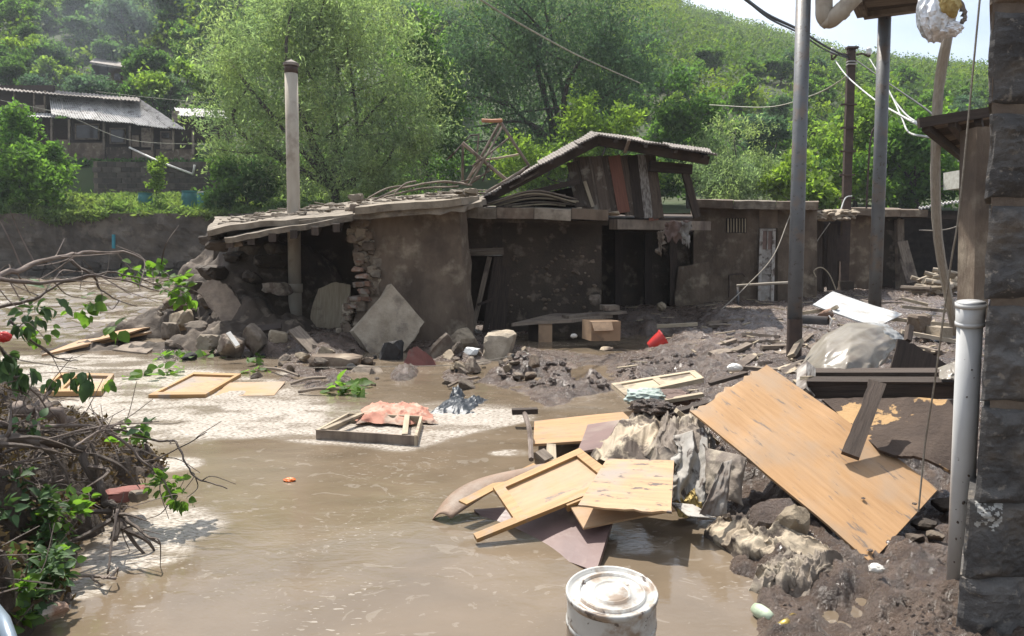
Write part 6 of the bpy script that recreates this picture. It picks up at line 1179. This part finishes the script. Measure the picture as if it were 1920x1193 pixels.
tag(blobmesh(G(543, 900, .01), (.09, .06, .03), 71, .4).build('orange_scrap', m_orange), 'small orange plastic scrap floating alone on the brown water', 'plastic scrap')
for i, (x0, y0, x1, y1) in enumerate(((545, 720, 610, 708), (560, 735, 640, 730), (495, 690, 560, 705), (840, 725, 895, 708))):
    tag(tube(spline([G(x0, y0, .03), G((x0 + x1) / 2, (y0 + y1) / 2 - 4, .08), G(x1, y1, .06)], 5), .02, 6).build('drift_stick', m_wood), ('pale drift stick beside the small black block', 'thin drift stick floating below the kerb block', 'drift stick among the leaf tufts by the jagged stone', 'dark curved twig arching out of the water by the red slab')[i], 'stick')
tag(tube(spline([G(560, 690, .25), W(700, 688, 10.6), W(860, 684, 10.6), W(960, 668, 10.8)], 6), .006, 5).build('slack_wire', m_rope), 'thin slack wire stretched low across the rubble before the pier', 'wire')
tag(tube([G(-30, 1120, .55), G(6, 1165, .55), G(28, 1230, .55)], .022, 12).build('blue_rail', m_rail, None, smooth=True), 'blue-grey metal handrail just entering the bottom corner of the frame', 'handrail')

# ================================================================== DRIFTWOOD HEAP AND BRANCHES
HP = [(*G(x, y, z)[:2], z) for x, y, z in ((0, 720, .5), (0, 800, .55), (0, 900, .55), (-60, 1000, .6), (0, 1000, .5), (0, 1100, .45), (0, 1190, .4), (60, 1190, .03), (60, 790, .42), (110, 800, .2), (100, 860, .4), (170, 880, .3), (220, 860, .25), (90, 930, .4), (150, 940, .2), (190, 960, .05), (60, 1030, .3), (110, 1030, .08), (140, 1090, .0), (110, 1140, .0), (90, 1175, -.08),
    (270, 830, .2), (290, 860, .1), (330, 840, -.2), (320, 920, -.25), (250, 960, -.2), (260, 1040, -.25), (180, 1050, -.1), (180, 1130, -.25), (200, 1190, -.3), (300, 1190, -.3), (150, 770, -.1), (220, 790, -.1), (100, 740, -.05), (150, 700, -.3), (0, 650, -.1), (-80, 700, .4), (-80, 1190, .5), (430, 780, -.4), (430, 900, -.4), (350, 1000, -.4), (330, 770, -.4), (500, 850, -.4), (400, 1100, -.4), (300, 1100, -.4), (300, 1300, -.4), (130, 1300, -.3), (0, 1300, -.1), (-120, 1300, .2), (150, 1190, -.3), (300, 720, -.4), (200, 720, -.4), (260, 780, -.3))]
hp, HX, HY, HZ = heapgrid('debris_mud_heap', HP, m_heap, -5.4, -1.0, 1.4, 7.6, 210, 290, .2, 3.2, 'dark heap of mud and drift debris at the water edge', 'debris heap', 7, edge=[-.72, -.66, -.55, -.48, -.46, -.5])
def heapz(x, y):
    j = int(np.clip((x + 5.4) / 4.4 * 209, 0, 209)); i = int(np.clip((y - 1.4) / 6.2 * 289, 0, 289)); return float(HZ[i, j])
rs_ = np.random.RandomState(41); mbt = MB(); mbl = []
for i in range(900):
    x = rs_.uniform(-4.4, -1.7); y = rs_.uniform(2.6, 6.6); z = heapz(x, y)
    if z < .02: continue
    a = rs_.uniform(0, 6.28); L = rs_.uniform(.08, .4); d = V3(math.cos(a), math.sin(a), rs_.uniform(-.2, .35)) * L; p = V3(x, y, z + .02); s = rs_.randn(3) * .03
    tube([p - d * .5, p + s + V3(0, 0, .02), p + d * .5], [.004 * rs_.uniform(.5, 1.6), .004, .0025], 4, mbt, cap=False)
tag(mbt.build('drift_twigs', m_branch_d), 'tangle of thin drift twigs matted over the mud heap', 'twigs', kind='stuff')
C_ = np.array([(x, y, heapz(x, y) + rs_.uniform(0, .07)) for x, y in zip(rs_.uniform(-4.8, -1.6, 15000), rs_.uniform(2.4, 6.8, 15000)) if heapz(x, y) > .0]); v, f_ = cards(C_, .024, .011, rs_, up=.4)
tag(npmesh('dead_leaf_litter', v, f_, m_leaf_b), 'dead brown leaf litter caught on the mud heap', 'leaf litter', kind='stuff')
for i, (x, y, s, m_, lab) in enumerate(((190, 905, .17, m_brick, 'rounded brown brick lump on the drift heap'), (235, 925, .26, m_red, 'flat red brick slab at the edge of the drift heap'), (262, 930, .12, m_stone, 'brown wet stone beside the flat red brick slab'), (95, 1150, .16, m_brick, 'yellow-brown broken stone at the water edge near the handrail'), (175, 890, .1, m_brick, 'small dark brick bit behind the brown brick lump'))):
    tag(rock(G(x, y, .16 if i < 3 else .08), V3(s, s * .8, s * (.35 if i == 1 else .65)), 90 + i, boxy=0 if i in (0, 3) else 1.2, rz=.4 * i).build('brick_lump', m_), lab, 'brick' if i != 2 else 'stone')
tag(blobmesh(W(8, 632, 4.2), (.07, .06, .06), 73, .3).build('red_scrap', m_redpl), 'small red plastic scrap caught in the upper twigs', 'plastic scrap')

# leaves: three shapes shared by all copies
def leafmesh(name, m, L=1.0, Wd=.42, fold=.25, curl=.25):
    us = np.linspace(0, 1, 6); v = []; f = []
    for i, u in enumerate(us):
        w = Wd * math.sin(math.pi * min(1, u ** .75)) ** .85 if 0 < u < 1 else .0; z = -curl * u * u
        v += [(-w, u * L, z + fold * w), (0, u * L, z), (w, u * L, z + fold * w)]
    for i in range(5):
        a = i * 3; f += [[a, a + 1, a + 4, a + 3], [a + 1, a + 2, a + 5, a + 4]]
    me = bpy.data.meshes.new(name); me.from_pydata(v, [], f); me.materials.append(m); me.polygons.foreach_set('use_smooth', [True] * len(f)); return me
m_leaf1 = M('wet_leaf_bright', (.1, .17, .036), (.075, .14, .03), scale=2, rough=.6, bump=.1, rnd=.35, trans=(.5, (1.9, 2.1, .9))); m_leaf2 = M('wet_leaf_dark', (.07, .125, .045), (.055, .1, .04), scale=2, rough=.6, bump=.1, rnd=.35, trans=(.25, (1.2, 1.3, .7)))
LEAF = {'g': [leafmesh('leaf', m_leaf1, 1, .36, .25, .15), leafmesh('leaf', m_leaf1, 1, .44, .1, .35)], 'd': [leafmesh('leaf', m_leaf2, 1, .26, .5, .3), leafmesh('leaf', m_leaf2, 1, .33, .3, .5)]}
def add_leaf(parent, p, L, dirv, kind, rs):
    o = bpy.data.objects.new('leaf', LEAF[kind][rs.randint(2)]); COL.objects.link(o); o.parent = parent; o.location = p - wloc(parent)
    y = Vector(dirv).normalized(); q = y.to_track_quat('Y', 'Z'); e = q.to_euler(); from mathutils import Quaternion
    q = Quaternion(y, rs.uniform(-1.1, 1.1)) @ q; o.rotation_euler = q.to_euler(); o.scale = (L,) * 3
def cluster(parent, px, py, Y, rpx, n, kind, seed, L=.09, droop=0, flat=False):
    rs = np.random.RandomState(seed); c = W(px, py, Y); R_ = rpx / F * Y
    for i in range(int(n * 1.5)):
        p = c + nrm(rs.randn(3)) * V3(R_, R_ * .8, R_ * (.35 if flat else .75)) * rs.rand() ** .5; d = nrm(p - c) + V3(0, 0, .1 - droop * 2.2) + rs.randn(3) * .35
        add_leaf(parent, p, L * .8 * rs.uniform(.55, 1.2), d, kind, rs)
def branch(lab, pts, r0, r1, m, clusters=(), twigs=0, seed=0, name='broken_branch', tl=.5, base=None):
    P = spline([W(*p) for p in pts], 6); root = thing(name, lab, 'branch', P[0]); rs = np.random.RandomState(seed)
    P = P + (np.stack([fbm(np.arange(len(P)) * .5 + seed + k * 9, np.zeros(len(P)), 2, seed) for k in range(3)], 1) - .5) * r0 * 2.5
    tube(P, np.linspace(r0, r1, len(P)), 8, rough=.06, seed=seed).build('limb', m, root, smooth=True)
    for i in range(twigs):
        k = rs.randint(1, len(P) - 1); d = nrm(nrm(P[k] - P[k - 1]) * .8 + rs.randn(3) * .6); L = tl * rs.uniform(.4, 1); a = P[k]; b = a + d * L * .5 + rs.randn(3) * .03; c = a + d * L + rs.randn(3) * .06
        tube(spline([a, b, c], 4), np.linspace(r1 * 1.1, .002, 9), 5, seed=i).build('twig', m, root)
    for j, cl in enumerate(clusters): cluster(root, *cl[:6], seed * 10 + j, *(cl[6:]))
    return root
branch('long pale forked branch reaching over the river with bright leaves at its tip', [(-30, 530, 4.3), (40, 503, 4.6), (110, 482, 4.9), (180, 472, 5.2), (255, 478, 5.4), (320, 522, 5.4)], .019, .005, m_branch,
       [(335, 540, 5.4, 34, 26, 'g', .1), (255, 510, 5.3, 30, 14, 'g', .09, .3), (310, 510, 5.4, 22, 10, 'g', .09), (350, 560, 5.4, 20, 8, 'g', .1, .4)], 12, 1, tl=.5)
branch('second pale branch below the forked one with leaves hanging toward the water', [(-30, 522, 4.3), (60, 531, 4.6), (140, 524, 4.9), (190, 518, 5.0), (300, 545, 5.2)], .015, .004, m_branch,
       [(155, 575, 5.0, 30, 16, 'g', .1, .3), (60, 590, 4.7, 28, 14, 'd', .09, .4), (215, 618, 5.0, 26, 5, 'g', .11, .3), (75, 620, 4.7, 30, 12, 'g', .08, .4)], 10, 2, tl=.45)
branch('short snapped grey twig angling down between the pale branches', [(130, 488, 4.95), (175, 520, 5.0), (195, 548, 5.05), (258, 576, 5.1)], .011, .003, m_branch_d, [], 4, 3, tl=.2)
branch('thin crossing twig with curled ends above the heap', [(-20, 578, 4.5), (60, 560, 4.7), (120, 530, 4.9), (215, 512, 5.1), (300, 535, 5.2)], .012, .003, m_branch_d, [(90, 560, 4.8, 40, 12, 'd', .08, .3)], 9, 4, tl=.35)
branch('drooping stem with wilted dark leaves above the sunk orange frame', [(20, 600, 4.4), (60, 640, 4.5), (110, 672, 4.7), (148, 676, 4.8)], .008, .003, m_branch_d, [(150, 708, 4.8, 24, 16, 'd', .13, .9), (98, 716, 4.7, 12, 7, 'd', .12, .9), (200, 718, 4.9, 14, 4, 'g', .08, .5)], 4, 5, tl=.2)
branch('stem of wilted leaves trailing down the side of the drift heap', [(-10, 640, 4.2), (25, 690, 4.3), (40, 740, 4.3)], .01, .004, m_branch_d, [(40, 700, 4.3, 24, 14, 'd', .12, .7), (10, 670, 4.2, 26, 12, 'd', .11, .5), (45, 610, 4.4, 16, 6, 'd', .1, .6)], 5, 6, tl=.3)
branch('thick dark limb lying across the drift heap and bending to the water', [(-30, 828, 3.9), (60, 828, 4.2), (130, 838, 4.4), (165, 872, 4.4), (192, 930, 4.35), (212, 965, 4.3), (215, 1010, 4.2)], .034, .016, m_branch_d,
       [(245, 815, 4.9, 26, 16, 'g', .1), (270, 800, 4.9, 16, 6, 'd', .09)], 16, 7, tl=.5)
branch('thick brown limb stump sticking out of the top of the heap', [(30, 762, 4.4), (80, 762, 4.6), (105, 778, 4.6), (135, 800, 4.7)], .04, .03, m_branch, [], 3, 8, tl=.2)
branch('long curved twig arching from the heap onto the brown water', [(60, 800, 4.3), (180, 800, 4.6), (260, 855, 4.7), (310, 905, 4.7), (330, 945, 4.6)], .012, .004, m_branch, [(310, 905, 4.7, 34, 26, 'g', .085), (345, 935, 4.6, 22, 14, 'g', .08, .3)], 9, 9, tl=.3)
branch('bare twig loop reaching out farthest over the brown water', [(200, 800, 4.8), (290, 825, 4.9), (330, 830, 4.9), (348, 868, 4.8), (372, 898, 4.75), (425, 915, 4.7)], .009, .004, m_branch_d, [], 4, 10, tl=.15)
branch('straight bare twig pointing up from the water by the twig loop', [(270, 868, 4.85), (320, 850, 4.9), (388, 810, 5.0)], .006, .003, m_branch_d, [], 1, 11, tl=.1)
branch('dark forked branch standing in froth at the water edge', [(216, 1010, 4.1), (224, 965, 4.2), (250, 985, 4.15), (300, 1018, 4.05)], .018, .006, m_branch_d, [], 6, 12, tl=.16)
branch('pale thin stick hanging upright beside the dark forked branch', [(222, 955, 4.2), (212, 1005, 4.1), (203, 1075, 3.95)], .008, .006, m_branch, [], 0, 13)
branch('yellow-tipped broken stick lying at the foot of the hanging stick', [(130, 1078, 3.8), (170, 1080, 3.85), (218, 1086, 3.8)], .009, .008, m_branch, [], 3, 14, tl=.1)
branch('leafy stem sprawling down the face of the drift heap', [(20, 880, 4.0), (60, 930, 4.0), (110, 965, 4.0), (140, 1000, 3.95)], .01, .004, m_branch_d, [(70, 950, 3.95, 44, 44, 'd', .085), (120, 960, 4, 44, 40, 'g', .075), (150, 935, 4.05, 24, 10, 'g', .075), (40, 1000, 3.9, 40, 36, 'd', .085), (95, 1010, 3.9, 40, 36, 'd', .085)], 8, 15, tl=.25)
branch('leafy shoot in the bottom corner beside the metal handrail', [(-20, 1130, 3.3), (30, 1100, 3.35), (70, 1090, 3.4)], .007, .003, m_branch_d, [(30, 1110, 3.3, 34, 26, 'g', .085), (65, 1130, 3.35, 32, 26, 'd', .08), (90, 1080, 3.5, 40, 38, 'd', .075), (40, 1160, 3.25, 24, 12, 'g', .07), (100, 1050, 3.6, 34, 30, 'd', .08)], 4, 16, tl=.2)
branch('leafy shoot pressed flat on the upper mud face of the drift heap', [(0, 850, 4.0), (30, 870, 4.0), (60, 880, 4.05)], .007, .003, m_branch_d, [(30, 900, 3.95, 34, 22, 'd', .075), (60, 800, 4.2, 30, 14, 'd', .07), (10, 960, 3.8, 30, 22, 'd', .075)], 6, 17, tl=.25)
branch('leafy shoot with pale green leaves low on the drift heap', [(0, 1040, 3.6), (40, 1050, 3.65), (90, 1040, 3.7)], .007, .003, m_branch_d, [(20, 1050, 3.55, 34, 24, 'g', .07), (60, 1090, 3.5, 36, 26, 'd', .075), (120, 1045, 3.75, 26, 18, 'g', .065)], 6, 18, tl=.25)
for i, (x0, y0, x1, y1, r) in enumerate(((-20, 800, 150, 830, .012), (-20, 880, 190, 850, .009), (0, 790, 120, 860, .01), (-10, 920, 200, 905, .007), (20, 700, 110, 790, .008), (60, 830, 300, 790, .007), (0, 850, 260, 800, .01), (-20, 960, 120, 900, .008), (140, 840, 230, 790, .008), (20, 760, 40, 900, .007))):
    branch(('grey crossing twig laid over the drift heap', 'thin grey twig low on the drift heap')[i % 2] + (' pointing at the limb stump', ' under the thick dark limb', ' crossing the thick dark limb', ' beside the brown brick lump', ' hanging below the wilted stem', ' ending by the bright leaf tuft', ' running along the thick dark limb', ' above the sprawling leafy stem', ' at the outer tip of the heap', ' upright on the mud face')[i],
           [(x0, y0, 4.2), ((x0 + x1) / 2, (y0 + y1) / 2 - 8, 4.4), (x1, y1, 4.6)], r, r * .4, m_branch if i % 3 else m_branch_d, [], 6, 30 + i, tl=.3)
for i, (x, y, r_, n_, lab) in enumerate(((352, 668, 42, 26, 'floating tuft of green leaves before the angular stones'), (290, 702, 34, 22, 'floating leafy sprig left by the current beside the orange window frame'), (655, 728, 34, 30, 'bright floating leaf tuft below the mud-caked stone'), (478, 690, 26, 8, 'few broad floating leaves by the jagged grey stone'), (500, 662, 10, 4, 'pair of upright leaves at the jagged grey stone'))):
    g = G(x, y, .03); root = thing('leaf_tuft', lab.replace('left by the current', 'caught'), 'leaves', g); rr = np.random.RandomState(60 + i)
    tube([g, g + V3(r_ / F * g[1] * .8, .05, .03)], .006, 5).build('stem', m_branch_d, root)
    for k in range(n_):
        p = g + V3(rr.uniform(-1, 1) * r_ / F * g[1], rr.uniform(-.35, .35), rr.uniform(-.01, .05)); add_leaf(root, p, rr.uniform(.09, .19), V3(rr.randn(), rr.randn(), rr.uniform(0, .5)), 'g', rr)

# ================================================================== LITTER ON THE MUD
rs_ = np.random.RandomState(55); mbc = MB(); mbk = MB()
for i in range(900):
    u = rs_.uniform(.1, .62); y = rs_.uniform(5.5, 22) if i % 3 else rs_.uniform(9, 22); x = u * y; z = float(mudz(np.array([x]), np.array([y]))[0])
    if z < .12: continue
    if i % 2: rock((x, y, z + .01), V3(1, .8, .5) * rs_.uniform(.05, .17), 1000 + i, sub=2, mb=mbc)
    else: a = rs_.uniform(0, 3.14); d = V3(math.cos(a), math.sin(a), rs_.uniform(-.1, .15)) * rs_.uniform(.05, .2); i % 4 == 0 and plank(V3(x, y, z + .05) - d, V3(x, y, z + .05) + d, rs_.uniform(.015, .05), .015, mb=mbk, seed=i)
tag(mbc.build('mud_clods', m_mud), 'clods and pebbles strewn over the mud yard', 'clods', kind='stuff'); tag(mbk.build('wood_splinters', m_wood_y), 'wood splinters strewn over the mud yard', 'splinters', kind='stuff')
mbc = MB()
for i in range(420):
    px, py = (rs_.uniform(930, 1300), rs_.uniform(662, 715)) if i % 3 else (rs_.uniform(1450, 1780), rs_.uniform(1050, 1190)); g = G(px, py, .15); z = float(mudz(g[:1], g[1:2])[0])
    if z < .03: continue
    rock((g[0], g[1], z + .02), V3(1, .9, .7) * (rs_.uniform(.04, .12) if i % 3 else rs_.uniform(.01, .03)), 2000 + i, sub=2, mb=mbc, rough=.35)
tag(mbc.build('mud_ridge_clods', m_mud), 'wet clods piled on the mud ridge and the near mud', 'clods', kind='stuff')
rs_ = np.random.RandomState(91); tp = None
for i in range(46):
    px = rs_.uniform(1270, 1800) if i % 4 else rs_.uniform(1330, 1480); py = rs_.uniform(560, 690); g = G(px, py, .36); z = float(mudz(g[:1], g[1:2])[0])
    if z < .15: continue
    if tp is None: tp = plank(V3(-.5, 0, 0), V3(.5, 0, .0), .13, .05, n=4, warp=.02, torn='bd').build('timber_scrap', m_wood, origin=V3(0, 0, 0)); o = tp; tag(o, 'short weathered timber scrap half sunk in the mud yard', 'timber', 'timber scraps in the mud yard')
    else: o = copyob(tp)
    o.location = (g[0], g[1], z + .03); o.rotation_euler = (rs_.uniform(-.3, .3), rs_.uniform(-.16, .16), rs_.uniform(-1, 1)); L = rs_.uniform(.2, .9); o.scale = (L, rs_.uniform(.4, 1.3), 1)
sm = MB()
for i, (x, y, r) in enumerate(((120, 125, 2.6), (140, 100, 3.2), (150, 80, 3.6), (160, 55, 4.0), (175, 35, 4.4), (110, 145, 2.0), (190, 15, 4.6))):
    v, f_ = ICO3; k = 1 + (fb3(v * .9 + i, 2, i) - .5) * .5; sm.add(v * k[:, None] * V3(r * 1.15, r, r) + W(x, y, 74), f_)
m_smoke = bpy.data.materials.new('blue_smoke'); m_smoke.use_nodes = True; _q = m_smoke.node_tree; _q.nodes.remove(_q.nodes['Principled BSDF']); _v = _q.nodes.new('ShaderNodeVolumePrincipled')
_v.inputs['Density'].default_value = .012; _v.inputs['Color'].default_value = (.82, .9, 1, 1); _q.links.new(_v.outputs[0], _q.nodes['Material Output'].inputs['Volume'])
tag(sm.build('smoke', m_smoke), 'thin bluish smoke drifting up the slope behind the tin-roofed house', 'smoke', kind='stuff')
# ---- air over the valley
def haze():
    mb = box((0, 212, 72), (800, 520, 148)); m = bpy.data.materials.new('valley_haze'); m.use_nodes = True; nt = m.node_tree
    nt.nodes.remove(nt.nodes['Principled BSDF']); vp = nt.nodes.new('ShaderNodeVolumePrincipled'); vp.inputs['Density'].default_value = HAZE; vp.inputs['Color'].default_value = (.86, .92, 1, 1); vp.inputs['Anisotropy'].default_value = .3
    nt.links.new(vp.outputs[0], nt.nodes['Material Output'].inputs['Volume']); o = mb.build('haze', m); tag(o, 'thin bluish haze filling the valley', 'haze', kind='stuff')
HAZE = .00042
USE_HAZE = True
if USE_HAZE: haze()
